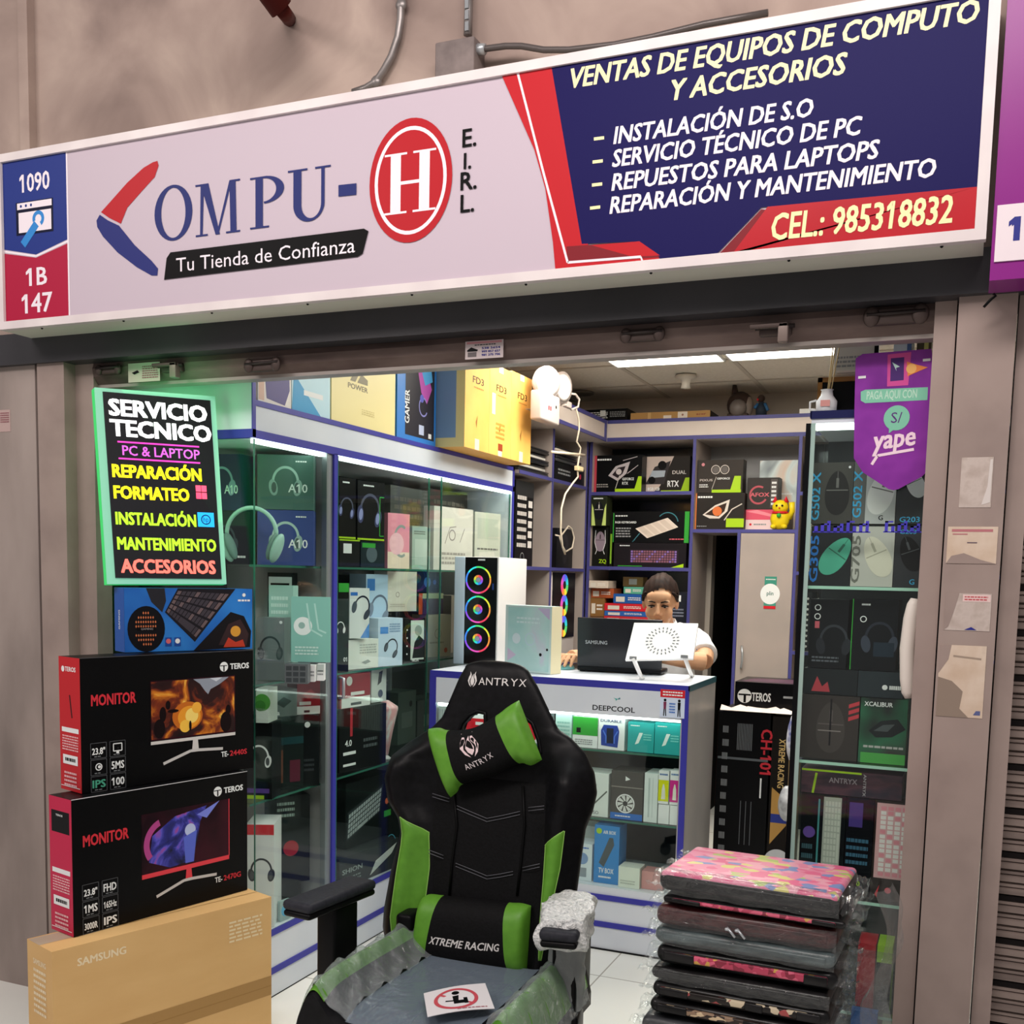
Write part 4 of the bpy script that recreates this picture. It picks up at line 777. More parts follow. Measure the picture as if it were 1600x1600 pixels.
fa('headphone_box','off white box with a small emblem leaning on the second shelf','box',605,651,897,'x',XF-0.05,S2+0.22,1.3,0.08,C('#d8d4c8'),lambda F:(F.ring(0.35,0.42,0.07,0.02,C('#a39c90')),F.lines(0.1,0.1,0.5,0.1,2,C('#b8b2a6'))),H=0.19)
fa('headphone_box','pale box with large black headphones in front on the second shelf','box',591,629,966,'x',XC-0.035,S2,1.3,0.09,C('#c4d9ee'),lambda F:(F.headset(0.55,0.38,0.42,C('#3a3f48'),C('#454b55'),-30,C('#5c636e')),F.rect(0.08,0.68,0.4,0.82,C('#4f8fd8')),F.lines(0.45,0.7,0.45,0.2,4,C('#7f9cc0'))))
fa('headphone_box','black and white box with a person wearing a headset, second shelf','box',631,664,966,'x',XC-0.035,S2,1.3,0.1,C('#111416'),lambda F:(F.rect(0.32,0.06,0.95,0.95,C('#c9d4cc')),F.poly([(0.4,0.1),(0.95,0.1),(0.95,0.5),(0.7,0.62),(0.5,0.45)],C('#23282a')),F.ell(0.68,0.72,0.12,C('#8fa098')),F.text('NOX',0.4,0.02,0.07,WHT,0.03),[F.ell(0.15,0.2+0.18*i,0.02,WHT) for i in range(4)]))
fa('gadget_box','dark box with blue glow at the rear of the second shelf','box',652,690,902,'x',XF-0.08,S2+0.3,1.3,0.1,C('#1d2a50'),lambda F:(F.ell(0.4,0.5,0.25,C('#2f6fb0')),F.ell(0.7,0.5,0.12,C('#3f5fb0'))),H=0.1)
fa('gadget_box','orange striped dark box under the blue glowing one','box',654,692,934,'x',XF-0.06,S2+0.2,1.3,0.1,C('#4a3350'),lambda F:(F.rect(0,0,0.15,1,C('#d8573a')),F.rect(0.15,0.75,1,1,C('#b9c4a0'))),H=0.098)
fa('gadget_box','tan box stack under the dark boxes by the counter','box',668,704,955,'x',XF-0.04,S2,1.3,0.1,C('#cfbfa8'),lambda F:(F.ring(0.45,0.55,0.12,0.02,C('#9a866c')),F.ell(0.8,0.15,0.06,C('#d8573a')),F.lines(0.1,0.3,0.6,0.08,1,C('#9a866c'))),H=0.199)
fa('gadget_box','dark carton near the divider at the rear of the second shelf','box',530,571,898,'x',XF-0.12,S2+0.0,1.3,0.1,C('#1b1f22'),lambda F:(F.rect(0.65,0.7,0.95,0.95,C('#3a4470')),F.lines(0.1,0.7,0.4,0.2,3,C('#505a60'))))
for k,(a,b,c) in enumerate(((705,745,'#8d8078'),(748,792,'#6b6660'))):
    fx('gadget_box',('brown grey carton deep in the showcase behind the white tower','grey carton deepest in the showcase behind the white tower')[k],'box',a,b,930,XF-0.08,S2,0.12,C(c),lambda F:F.lines(0.1,0.5,0.8,0.4,4,C('#b0a598')))
# bay 2, third shelf
fa('toner_box','grey wide box at the rear of the third shelf under the white carton','box',546,612,1062,'x',XF-0.16,S3+0.27,1.35,0.1,C('#7f8789'),lambda F:F.lines(0.1,0.2,0.8,0.3,2,C('#9aa2a4')),H=0.11)
fa('game_box','black carton with a red cable and 4.0 printed, third shelf','box',530,603,1140,'x',XF,S3,1.45,0.2,C('#17191a'),lambda F:(F.rect(0.22,0.55,0.27,1,C('#b5303c')),F.text('4.0',0.12,0.4,0.1,WHT,0.02),F.rect(0.08,0.26,0.34,0.31,WHT),F.rect(0.08,0.08,0.34,0.12,WHT),F.lines(0.5,0.3,0.3,0.2,2,C('#50585a'))),H=0.255)
zz = S3+0.2555
fa('speaker_box','red box with white feet on the black carton beside the divider','box',531,578,1090,'x',XF,zz,1.45,0.14,C('#8a1a26'),lambda F:(F.rect(0.05,0,1,0.3,C('#cfd4d0')),F.rect(0.35,0.06,0.7,0.14,DGR),F.rect(0.35,0.36,0.8,0.46,C('#d5d8d4')),F.ell(0.3,0.8,0.14,C('#cfd4d0'))),H=0.135)
fa('gadget_box','white box with a black device picture right of the red speaker box','box',580,603,1090,'x',XF,zz,1.45,0.1,C('#c3ccc8'),lambda F:(F.poly([(0.4,0.5),(0.65,0.6),(0.75,0.95),(0.5,0.9)],C('#3a4044')),F.ell(0.6,0.25,0.12,C('#4f5a70'))),H=0.14)
mb = MB(); p = at(612,1180,'x',XC-0.06); M = Matrix.Translation((p.x-0.03,p.y,p.z))
mb.lathe([(0.012,0),(0.03,0.1),(0.052,0.2),(0.05,0.21),(0.012,0.235)],noisemat('blossom_foil',[(0.35,'#e7f0ee'),(0.5,'#e6a9ac'),(0.62,'#f3dfe0'),(0.75,'#9d5a50')],9,0.35,4,stretch=(1,3,1)),(0,0,0),14,M); 
mb.lathe([(0.028,-p.z+S3+0.0005),(0.02,-p.z+S3+0.006),(0.008,-0.0),(0.008,0.01)],WHT,(0,0,0),12,M)
item(mb,'paper_cone','pink and white flowered paper cone standing on the third shelf','gift cone')
for k,(a,b,c) in enumerate(((622,650,'#4d5f58'),(652,700,'#3f4a48'))):
    fx('gadget_box',('green grey carton at the rear of the third shelf behind the paper cone','dark grey carton deep on the third shelf beside the counter')[k],'box',a,b,1080+k*10,XF-0.14,S3,0.12,C(c),lambda F:(F.ell(0.7,0.75,0.06,BLK),F.rect(0.2,0.3,0.8,0.6,C('#6b7a74'))))
# bay 2, bottom
fa('keyboard_box','black carton with a grey keyboard and green print leaning on the bottom shelf','box',540,614,1236,'x',XF-0.02,S4+0.13,1.5,0.12,C('#0f1614'),lambda F:(F.keyboard([(0.02,0.12),(0.72,0.42),(0.78,0.85),(0.05,0.55)],C('#30383a'),C('#a9b4b4')),F.ell(0.86,0.55,0.05,C('#d86a3a')),F.rect(0.8,0.3,0.95,0.4,GRN)),H=0.27)
fa('keyboard_box','dark carton with a white keyboard and blue cable lowest on the bottom shelf','box',530,622,1318,'x',XC-0.03,S4,1.5,0.14,C('#2c3232'),lambda F:(F.keyboard([(0.5,0.08),(0.88,0.55),(0.97,0.85),(0.6,0.5)],C('#dfe4dc'),C('#c3cac4'),4,10),F.ring(0.86,0.9,0.3,0.03,C('#4fa8c0'),20,120),F.text('SHION',0.05,0.45,0.16,C('#9aa6a2'),0.02,fit=0.32),F.lines(0.05,0.15,0.3,0.2,2,C('#7f8a88'))),H=0.128)
fx('gadget_box','dark carton deep on the bottom shelf behind the chair back','box',630,700,1235,XF-0.1,S4,0.14,C('#23302c'),lambda F:F.lines(0.1,0.5,0.8,0.4,4,C('#4f605a')))
# ================================================================== goods in the counter
YG = CYF+0.05
G = 'boxes on the counter upper shelf'
def g1(F): F.rect(0,0.4,1,1,GRN); F.rect(0.15,0.48,0.32,0.64,BLK); F.lines(0.1,0.08,0.7,0.2,3,GRY)
def g2(F):
    F.text('DURABLE',0.08,0.87,0.09,C('#3a4a70'),0.02,fit=0.8); F.poly([(0.12,0.12),(0.75,0.08),(0.8,0.6),(0.72,0.78),(0.2,0.78),(0.1,0.6)],C('#1f3f9a')); F.rect(0.32,0.2,0.58,0.68,C('#1a2238')); F.line([(0.18,0.6),(0.3,0.42),(0.3,0.2)],0.005,C('#4f78d8')); F.line([(0.74,0.6),(0.62,0.42),(0.62,0.2)],0.005,C('#4f78d8'))
def g3(F): F.poly([(0.28,0.25),(0.42,0.3),(0.58,0.66),(0.44,0.66)],C('#dfeee8')); F.lines(0.1,0.86,0.35,0.06,1,WHT); F.lines(0.6,0.4,0.3,0.25,3,C('#7fd8d0'))
fy('drive_box','pale mint box at the left end of the counter upper shelf','box',868,893,1116,YG,zs1,0.12,C('#bfe0da'),lambda F:F.lines(0.1,0.2,0.8,0.6,5,C('#8fc0b8')))
fy('drive_box','green and white box on the counter upper shelf','box',895,934,1120,YG,zs1,0.12,WHT,g1); fy('drive_box','white box with a blue hard drive picture on the counter upper shelf','box',935,976,1122,YG,zs1,0.12,WHT,g2)
fy('drive_box','left one of two turquoise boxes on the counter upper shelf','box',981,1022,1129,YG,zs1,0.12,C('#2fa6a4'),g3,group='turquoise boxes'); fy('drive_box','right one of two turquoise boxes on the counter upper shelf','box',1023,1065,1130,YG,zs1,0.12,C('#2fa6a4'),g3,group='turquoise boxes')
fy('adapter_box','pale grid printed box at the left of the counter, beside the blue post','box',682,720,1098,YG,zs1,0.12,C('#c9d6d4'),lambda F:[F.rect(0.1*i+0.04,0.1,0.1*i+0.07,0.9,C('#9fb0ae')) for i in range(9)])
# red and white boxes seen through the openings of the chair back
fy('cable_box','red and white box on the counter shelf seen through the chair back, left opening','box',722,770,1112,YG,zs1,0.12,WHT,lambda F:(F.rect(0,0.0,0.75,0.75,RED),F.rect(0.3,0.5,0.55,0.62,WHT))); fy('cable_box','red and white box on the counter shelf seen through the chair back, right opening','box',800,850,1112,YG,zs1,0.12,WHT,lambda F:(F.rect(0,0.1,0.75,0.9,RED),F.rect(0.2,0.3,0.5,0.42,WHT)))
fy('cooler_box','white box with a diagonal grey picture on the counter middle shelf','box',905,951,1207,YG,zs2,0.12,C('#dfe6e2'),lambda F:(F.poly([(0.3,0.3),(0.55,0.5),(0.6,0.75),(0.35,0.6)],C('#8f9690')),F.line([(0.3,0.12),(0.95,0.6)],0.006,C('#5f6660')),F.text('SO',0.5,0.05,0.08,GRY,0.02)))
fy('fan_box','grey box with a white cooling fan on the counter middle shelf','box',955,1005,1205,YG,zs2,0.12,C('#4a4744'),lambda F:(F.rect(0,0,1,0.13,BLU),F.fan(0.46,0.33,0.2,C('#e6e6e6'),C('#d8dad8'),C('#3a3a3a')),F.rect(0,0.66,1,0.68,C('#8f8a84')),F.poly([(0.45,0.8),(0.6,0.84),(0.45,0.9)],WHT),F.lines(0.15,0.04,0.5,0.05,1,WHT)))
fy('cooler_box','tall plain white box right of the fan box','box',1007,1028,1208,YG,zs2,0.12,C('#dde6e4'),lambda F:(F.rect(0.3,0.1,0.42,0.9,C('#b8c6c4')),F.rect(0.6,0.1,0.66,0.9,C('#c6d2d0'))))
for k,(a,b,c,lab) in enumerate(((1029,1045,'#d9dc1f','slim box with a yellow ink bottle on the counter middle shelf'),(1047,1062,'#d02f8c','slim box with a magenta ink bottle on the counter middle shelf'))):
    zz = zs2+0.08
    fy('ink_box',lab,'box',a,b,1204,YG,zz,0.06,WHT,lambda F,c=c:(F.rect(0,0.08,1,0.72,C(c)),F.poly([(0.3,0.14),(0.7,0.14),(0.66,0.45),(0.55,0.6),(0.45,0.6),(0.34,0.45)],C('#e8e8d8')),F.lines(0.1,0.84,0.8,0.1,1,C('#5f7fb0'))),group='ink bottle boxes')
    fy('ink_box',('plain white little box under the yellow ink box','plain white little box under the magenta ink box')[k],'box',a-1,b,1260,YG,zs2,0.06,WHT,None,H=0.079,group='plain ink boxes')
fy('mouse_box','white box with a small blue picture at the left of the counter bottom shelf','box',898,925,1318,YG,zs3,0.1,C('#dbe6ec'),lambda F:(F.ell(0.45,0.6,0.16,C('#7f9cc8')),F.rect(0.1,0.1,0.7,0.35,C('#8f9aa4')),F.lines(0.1,0.85,0.7,0.08,1,BLU)))
fy('mouse_box','bright blue box with a dark remote picture on the counter bottom shelf','box',929,968,1290,YG,zs3,0.1,C('#2f86cf'),lambda F:(F.poly([(0.2,0.35),(0.4,0.28),(0.8,0.68),(0.75,0.8),(0.6,0.8)],C('#4a545a')),F.text('AIR BOX',0.35,0.86,0.06,WHT,0.02,fit=0.5),F.text('TV BOX',0.2,0.18,0.09,WHT,0.02,fit=0.6),F.lines(0.2,0.08,0.5,0.06,1,WHT),F.ell(0.18,0.9,0.05,LIME)))
fy('gadget_box','white cube shaped box on the counter bottom shelf','box',966,999,1355,YG-0.02,zs3,0.08,C('#e2e8dc'),lambda F:F.lines(0.1,0.15,0.7,0.25,2,C('#b8c0b4')))
fy('gadget_box','pink low box at the right end of the counter bottom shelf','box',1002,1035,1362,YG,zs3,0.08,C('#d59a98'),None)
fy('gadget_box','pale striped box behind the mouse box on the counter bottom shelf','box',906,930,1290,YG+0.12,zs3,0.1,C('#c9d2cf'),lambda F:(F.rect(0,0.4,1,0.55,C('#5a5f9c')),F.rect(0,0.2,1,0.3,C('#4f8f9c'))))
# ================================================================== goods on the back and side shelving
YK = YB+0.04
def gpu(pic, green=True, title='GEFORCE', eye='#b9b0b4'):
    def art(F):
        F.rect(0,0,0.05,1,C('#b5404f'))
        if pic == 'eye':
            F.poly([(0.3,0.45),(0.45,0.7),(0.75,0.82),(0.68,0.5),(0.5,0.3)],C(eye)); F.poly([(0.38,0.47),(0.5,0.66),(0.66,0.7),(0.6,0.5),(0.5,0.38)],C('#2a2226')); F.ell(0.52,0.55,0.08,C('#c9c0c0')); F.line([(0.6,0.85),(0.9,0.95)],0.004,C(eye)); F.line([(0.7,0.5),(0.92,0.72)],0.004,C(eye))
        F.rect(0.45,0.0,1,0.09,LIME); F.poly([(0.86,0.09),(1,0.09),(1,0.42),(0.93,0.42)],LIME); F.line([(0.46,0.1),(0.54,0.45)],0.004,C('#b9b4b0'))
        F.text(title,0.6,0.32,0.07,WHT,0.02,fit=0.24); F.text('RTX',0.6,0.2,0.08,WHT,0.02,fit=0.12); F.lines(0.06,0.84,0.3,0.09,1,WHT); F.lines(0.06,0.12,0.25,0.12,2,C('#9a9490'))
    return art
fy('graphics_card_box','black graphics card box with a silver eye picture on the top back shelf','box',924,998,711,YK,zsA,0.1,BLK,gpu('eye'))
def dual(F):
    F.rect(0,0,0.03,1,C('#d87a8a')); F.poly([(0.03,0.05),(0.03,1),(0.68,1),(0.42,0.2),(0.3,0.05)],C('#c9b8b0')); F.poly([(0.12,0.25),(0.5,0.25),(0.62,0.88),(0.3,0.72)],C('#3a3638')); F.poly([(0.2,0.42),(0.5,0.45),(0.52,0.62),(0.25,0.62)],C('#a9b4c0')); F.ell(0.45,0.76,0.12,BLK); F.ell(0.25,0.36,0.1,BLK)
    F.text('DUAL',0.66,0.52,0.1,C('#cfc9c6'),0.02,fit=0.27); F.text('RTX',0.57,0.18,0.17,WHT,0.03,fit=0.22); F.rect(0.44,0,1,0.08,LIME); F.poly([(0.84,0.08),(1,0.08),(1,0.42),(0.92,0.42)],LIME); F.text('OC 8GB 128',0.05,0.08,0.09,WHT,0.02,fit=0.36)
fy('graphics_card_box','graphics card box marked DUAL RTX on the top back shelf','box',1000,1078,709,YK,zsA,0.1,C('#2a2624'),dual)
def mousebox(c, g):
    def art(F): F.rect(0.05,0.0,0.95,0.94,C('#23271c')); F.poly([(0.05,0.0),(0.3,0.0),(0.15,0.6),(0.05,0.75)],C(g)); F.poly([(0.95,0.0),(0.7,0.0),(0.85,0.6),(0.95,0.75)],C(g)); F.mouse(0.5,0.5,0.62,C(c),C('#d8d4d0')); F.lines(0.15,0.88,0.6,0.08,1,WHT)
    return art
zz = zsB+0.135
zt_ = at(930,822,'y',YK).z
fy('mouse_box','dark mouse box with lime edges, upper of two in the left column','box',921,946,776,YK,zt_,0.1,C('#2a2f1c'),mousebox('#17181c','#c6d87a'))
fy('mouse_box','dark mouse box with a pale outlined mouse, lower of two in the left column','box',921,945,823,YK,zsB,0.1,C('#191a16'),lambda F:(F.mouse(0.5,0.62,0.5,C('#8f7f8c'),C('#3a3436')),F.line([(0.2,0.9),(0.15,0.6),(0.3,0.4),(0.2,0.3)],0.003,WHT),F.line([(0.8,0.9),(0.85,0.6),(0.7,0.4),(0.8,0.3)],0.003,WHT),F.text('ZQ',0.45,0.08,0.1,LIME,0.02)),H=zt_-zsB)
for k,(a,b,yt) in enumerate(((946,951,806),(952,957,800))): fy('mouse_box',('slim dark box edge-on with a lime stripe beside the mouse boxes','slim black box edge-on with a green line left of the keyboard boxes')[k],'box',a,b,yt,YK+0.01,zsB,0.1,C('#15180f'),lambda F:F.rect(0.3,0.05,0.8,0.6,C('#7fae2c')))
zk = at(1010,848,'y',YK).z
fy('keyboard_box','keyboard box with a white keyboard and teal cable, upper of two on the back shelf','box',957,1076,799,YK,zk,0.12,C('#0e0e10'),lambda F:(F.rect(0.94,0.0,1,1,GRN),F.rect(0,0.0,0.012,0.95,GRN),F.keyboard([(0.3,0.45),(0.46,0.14),(0.86,0.5),(0.72,0.8)],C('#e3d3c6'),C('#d2c0b2'),4,12),F.ring(0.72,0.62,0.36,0.03,C('#3f7f8c'),10,140),F.line([(0.3,0.1),(0.26,0.0),(0.36,0.3)],0.004,C('#4f8f9c')),F.lines(0.03,0.82,0.16,0.08,1,WHT),F.text('RGB KEYBOARD',0.03,0.62,0.07,WHT,0.02,fit=0.28),F.lines(0.04,0.15,0.2,0.35,4,C('#9a9a9c')),F.lines(0.75,0.08,0.2,0.07,1,C('#d8606c'))))
fy('keyboard_box','keyboard box with a red and violet lit keyboard, lower of two on the back shelf','box',959,1072,848,YK,zsB,0.12,C('#1f1b1f'),lambda F:(F.keyboard([(0.22,0.16),(0.9,0.16),(0.9,0.74),(0.22,0.74)],C('#2a2228'),C('#8a5a6c'),5,18,C('#8f6fb8')),F.lines(0.08,0.84,0.14,0.08,1,WHT),F.poly([(0.8,0),(0.97,0.16),(0.97,0)],LIME),F.rect(0.06,0.02,0.4,0.05,GRN)),H=zk-zsB)
def gpu2(F): F.ell(0.12,0.86,0.05,C('#c9808a')); [ (F.ring(u,0.7,0.14,0.02,C('#cfc6c0')),F.ell(u,0.7,0.1,C('#5f5a58'))) for u in (0.4,0.6)]; F.text('PIXUS',0.06,0.35,0.07,C('#b9b0ac'),0.02,fit=0.28); F.text('GEFORCE',0.44,0.4,0.06,WHT,0.02,fit=0.28); F.line([(0.33,0.1),(0.42,0.48)],0.004,C('#a9a29c')); F.rect(0.33,0.0,0.97,0.09,LIME); F.poly([(0.74,0.09),(0.96,0.09),(0.96,0.5),(0.82,0.5)],LIME); F.lines(0.05,0.15,0.2,0.12,2,WHT)
zg = at(1120,770,'y',YK).z
fy('graphics_card_box','graphics card box with two fans drawn, upper one in the niche','box',1090,1161,718,YK,zg,0.1,C('#37322f'),gpu2)
fy('graphics_card_box','graphics card box with an orange eye, lower one in the niche','box',1086,1162,771,YK,zsN,0.1,C('#2c2826'),lambda F:(F.rect(0,0,0.02,1,C('#e0803a')),F.poly([(0.15,0.4),(0.4,0.66),(0.7,0.82),(0.66,0.5),(0.5,0.3),(0.3,0.3)],C('#d8cfc6')),F.poly([(0.2,0.41),(0.42,0.62),(0.64,0.73),(0.6,0.5),(0.48,0.35)],C('#3a2a24')),F.ell(0.45,0.5,0.13,C('#d8723a')),F.line([(0.6,0.25),(0.75,0.55),(0.95,0.7)],0.006,C('#cfc6bc')),F.rect(0.64,0.06,1.0,0.3,LIME),F.lines(0.04,0.84,0.3,0.1,1,WHT),F.lines(0.04,0.06,0.2,0.05,1,GRY)),H=zg-zsN)
zp_ = at(1185,795,'y',YK).z
fy('graphics_card_box','charcoal box with a red ring emblem standing on the pink box','box',1168,1217,746,YK+0.05,zp_,0.1,C('#3a3635'),lambda F:(F.ring(0.36,0.45,0.3,0.06,C('#b5505c'),60,330),F.text('AFOX',0.1,0.4,0.13,C('#c9606c'),0.03,fit=0.6),F.rect(0.74,0.05,0.95,0.95,C('#544e4c')),F.lines(0.77,0.1,0.15,0.8,6,WHT)))
fy('graphics_card_box','pink and white low box under the charcoal ring box','box',1165,1208,795,YK+0.05,zsN,0.1,C('#e3c9cc'),lambda F:(F.rect(0,0.5,1,1,C('#d9536c')),F.poly([(0.0,0.9),(0.4,0.98),(1,0.75),(1,0.62),(0.4,0.8)],C('#e88a98')),F.ell(0.18,0.27,0.06,RED),F.lines(0.3,0.2,0.45,0.14,1,GRY)),H=zp_-zsN)
fy('foil_box','iridescent silver box behind the charcoal ring box','box',1187,1246,719,YB+0.22,zsN+0.001,0.08,noisemat('iridescent',[(0.3,'#8f9aa0'),(0.45,'#d8e6e6'),(0.55,'#e0c9b8'),(0.65,'#8fb4c4'),(0.8,'#5f5a66')],3,0.2,2,distort=1.5),lambda F:(F.rect(0.35,0.02,0.95,0.4,C('#6a625c')),F.lines(0.6,0.5,0.3,0.05,1,WHT)))
# lucky cat
YKC = YK; YK = YK-0.022; p = at(1218,825,'y',YK+0.02); t = thing('lucky_cat','yellow and red beckoning cat figurine in the niche','figurine',(p.x,YK+0.02,zsN+0.001))
YEL = C('#e3c81e',0.3); mb = MB(); z0 = zsN+0.003; k = 1.15
mb.sph((p.x,YK+0.02,z0+0.05*k),(0.048*k,0.04,0.052*k),YEL); mb.sph((p.x-0.03,YK-0.01,z0+0.014),(0.018,0.02,0.014),YEL); mb.sph((p.x+0.03,YK-0.01,z0+0.014),(0.018,0.02,0.014),YEL); mb.obj('body',t)
mb = MB(); mb.sph((p.x,YK+0.015,z0+0.125),(0.046,0.038,0.04),YEL)
for s in (-1,1): mb.lathe([(0.018,0),(0.0,0.036)],RED,(p.x+s*0.03,YK+0.015,z0+0.15),8)
for s in (-1,1): mb.sph((p.x+s*0.016,YK-0.022,z0+0.13),0.006,BLK,8,6)
mb.sph((p.x,YK-0.024,z0+0.117),(0.005,0.004,0.004),RED,8,6); mb.obj('head',t)
mb = MB(); mb.tube([(p.x+0.05,YK+0.02,z0+0.06),(p.x+0.068,YK+0.01,z0+0.1),(p.x+0.064,YK,z0+0.15)],[0.016,0.015,0.017],YEL,10); mb.obj('raised_paw',t)
mb = MB(); mb.tube([(p.x+0.04*math.cos(a),YK+0.016+0.036*math.sin(a),z0+0.092) for a in [2*math.pi*i/14 for i in range(14)]],0.007,RED,8,closed=True); mb.sph((p.x,YK-0.026,z0+0.075),0.013,GRN,10,7); mb.obj('collar',t); YK = YKC
# column under the second shelf, behind the woman
base = at(940,1000,'y',YK).z
st = [(917,965,935,955,'#8a5a2c','brown carton with a white label low on the back shelf'),(918,956,918,934,'#a5522e','reddish brown flat box on the brown carton, back shelf'),(918,950,905,917,'#d8c9b8','cream flat box topmost of its pile on the back shelf')]
zc_ = 1.142
hh = [0.20,0.075,0.06]
def pile(xs, tops, cols, labs, Yp, z0):
    z = z0
    for (a,b), yt, c, lab in zip(xs, tops, cols, labs):
        zt2 = at((a+b)/2, yt, 'y', Yp).z
        fy('flat_box', lab, 'box', a, b, yt, Yp, z, 0.16, C(c), lambda F: (F.rect(0.08,0.15,0.35,0.7,C('#d8cfc2')), F.lines(0.45,0.3,0.4,0.4,2,C('#e6e0d8'))), H=zt2-z, group='box piles on the back shelf'); z = zt2
pile([(920,940),(920,942),(921,956),(920,950)],[963,934,919,907],['#6b4a30','#8a6236','#a5522e','#d3c4b4'],['dark brown box lowest in the left pile behind the laptop','tan box with a slip in the left pile behind the laptop','rust red flat box in the left pile behind the laptop','cream flat box on top of the left pile behind the laptop'],YK,zc_)
pile([(943,1072),(943,1012),(944,1013),(944,1011),(957,1008),(974,1006)],[975,963,955,943,928,917],['#3a3f55','#c4303a','#2f5fa8','#c9232f','#2458a0','#58a48c'],['dark slate board box lowest in the coloured pile','lower red flat box in the coloured pile','lower blue flat box in the coloured pile','bright red flat box with white print in the coloured pile','upper blue flat box in the coloured pile','mint green flat box on top of the coloured pile'],YK-0.01,zc_)
fy('flat_box','small tan box with a white label high behind the mint box','box',973,1004,904,YK+0.12,at(990,917,'y',YK).z,0.1,C('#b08f5c'),lambda F:F.rect(0.3,0.2,0.7,0.8,WHT),group='box piles on the back shelf',H=0.06)
fy('flat_box','dark box with small white marks right behind the head of the woman','box',1048,1074,925,YK,at(1060,975,'y',YK-0.01).z,0.14,C('#23252e'),lambda F:(F.rect(0.1,0.7,0.6,0.9,WHT),F.lines(0.1,0.2,0.7,0.3,3,C('#7f8494'))),group='box piles on the back shelf')
# right column of the back unit, mostly behind the glass showcase
for k,(yt,zb,c) in enumerate(((722,zsR[0],'#a9a6a4'),(800,zsR[1],'#c9c6bc'),(925,zsR[2],'#1d1f22'))):
    fy('spare_box',('grey box high beside the glass showcase, back unit','white box beside the glass showcase, middle of the back unit','black box with a row of white dots beside the glass showcase')[k],'box',1256,1268,yt,YK,zb,0.2,C(c),lambda F,k=k:([F.ell(0.5,0.08+0.09*i,0.02,WHT) for i in range(10)] if k == 2 else F.lines(0.1,0.1,0.8,0.8,6,DGR)))
# on top of the back unit
ZH = ZB1+0.0008
fy('motherboard_box','black box with white print on top of the back unit at the corner','box',912,980,639,YB+0.03,ZH,0.2,BLK,lambda F:(F.lines(0.05,0.2,0.5,0.6,4,WHT),F.rect(0.38,0.4,0.5,0.9,WHT),F.lines(0.6,0.3,0.35,0.5,4,GRY)))
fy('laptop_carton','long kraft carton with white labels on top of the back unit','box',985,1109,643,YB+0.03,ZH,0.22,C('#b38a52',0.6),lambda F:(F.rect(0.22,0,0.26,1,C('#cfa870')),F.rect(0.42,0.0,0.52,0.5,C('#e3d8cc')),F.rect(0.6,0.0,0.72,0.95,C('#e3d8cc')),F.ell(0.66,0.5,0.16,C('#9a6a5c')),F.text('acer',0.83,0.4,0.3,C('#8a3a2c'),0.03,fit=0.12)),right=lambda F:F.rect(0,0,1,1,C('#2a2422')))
p = at(1155,656,'y',YB+0.1); mb = MB(); DM = C('#3a2e2a',0.4)
mb.sph((p.x,YB+0.1,ZH+0.075),(0.075,0.06,0.075),DM,14,10); mb.sph((p.x,YB+0.05,ZH+0.05),(0.05,0.04,0.05),C('#6a625e',0.3,),12,8); mb.tube([(p.x-0.03,YB+0.1,ZH+0.13),(p.x-0.035,YB+0.1,ZH+0.19)],[0.022,0.012],DM,8); mb.sph((p.x+0.05,YB+0.09,ZH+0.06),(0.03,0.04,0.06),C('#7a6f68'),10,7); mb.rbox((p.x-0.06,YB+0.04,ZH),(p.x+0.06,YB+0.15,ZH+0.02),0.006,DM)
item(mb,'helmet_figurine','dark helmet shaped ornament with a crest on top of the back unit','ornament')
p = at(1189,655,'y',YB+0.1); mb = MB(); mb.tube([(p.x,YB+0.1,ZH),(p.x,YB+0.1,ZH+0.05),(p.x,YB+0.1,ZH+0.085)],[0.03,0.032,0.015],C('#2a3340'),10); mb.sph((p.x-0.004,YB+0.1,ZH+0.105),0.022,C('#3a2c28'),10,8); mb.sph((p.x-0.02,YB+0.09,ZH+0.1),0.008,RED,8,6); mb.tube([(p.x+0.02,YB+0.09,ZH+0.075),(p.x+0.04,YB+0.08,ZH+0.035)],0.009,C('#2f5f8c'),8); mb.tube([(p.x-0.02,YB+0.09,ZH+0.075),(p.x-0.036,YB+0.08,ZH+0.05)],0.009,C('#2f5f8c'),8)
item(mb,'toy_figurine','small dark blue toy figure on top of the back unit, right of the helmet','ornament')
fy('paper_tray','flat white tray on top of the back unit at the right','tray',1248,1272,648,YB+0.02,ZH,0.25,WHT,None,H=0.028)
# ---- side shelving goods: laptops, cooler, tower, cables
def laptop_closed(lab, x, y0, y1, z, col, h=0.022, dx=0.0, tiltz=0.0):
    t = thing('laptop',lab,'laptop',(x,(y0+y1)/2,z),'closed laptops on the side shelf'); w = 0.27
    mb = MB(); mb.rbox((x-w+dx,y0,z),(x+dx,y1,z+h*0.55),0.004,col); mb.obj('base',t); mb = MB(); mb.rbox((x-w+dx,y0+0.002,z+h*0.58),(x+dx+0.002,y1-0.002,z+h),0.004,C('#15161a',0.25)); mb.obj('lid',t)
z = zsh[0]+0.001
ys0, ys1 = YE+0.03, yp1-0.03
for k,(h,c,lab) in enumerate(((0.026,'#2a2b2e','black closed laptop lowest in the stack beside the cartons'),(0.03,'#c9c6c0','silver edged closed laptop second in the stack beside the cartons'),(0.028,'#1d1e22','black closed laptop third in the stack beside the cartons'),(0.03,'#d6d3cc','pale edged closed laptop fourth in the stack beside the cartons'),(0.024,'#2a2826','dark closed laptop on top of the stack beside the cartons'))):
    laptop_closed(lab, XS2-0.03, ys0, ys1, z, C(c,0.3), h, 0.01*(-1)**k); z += h+0.001
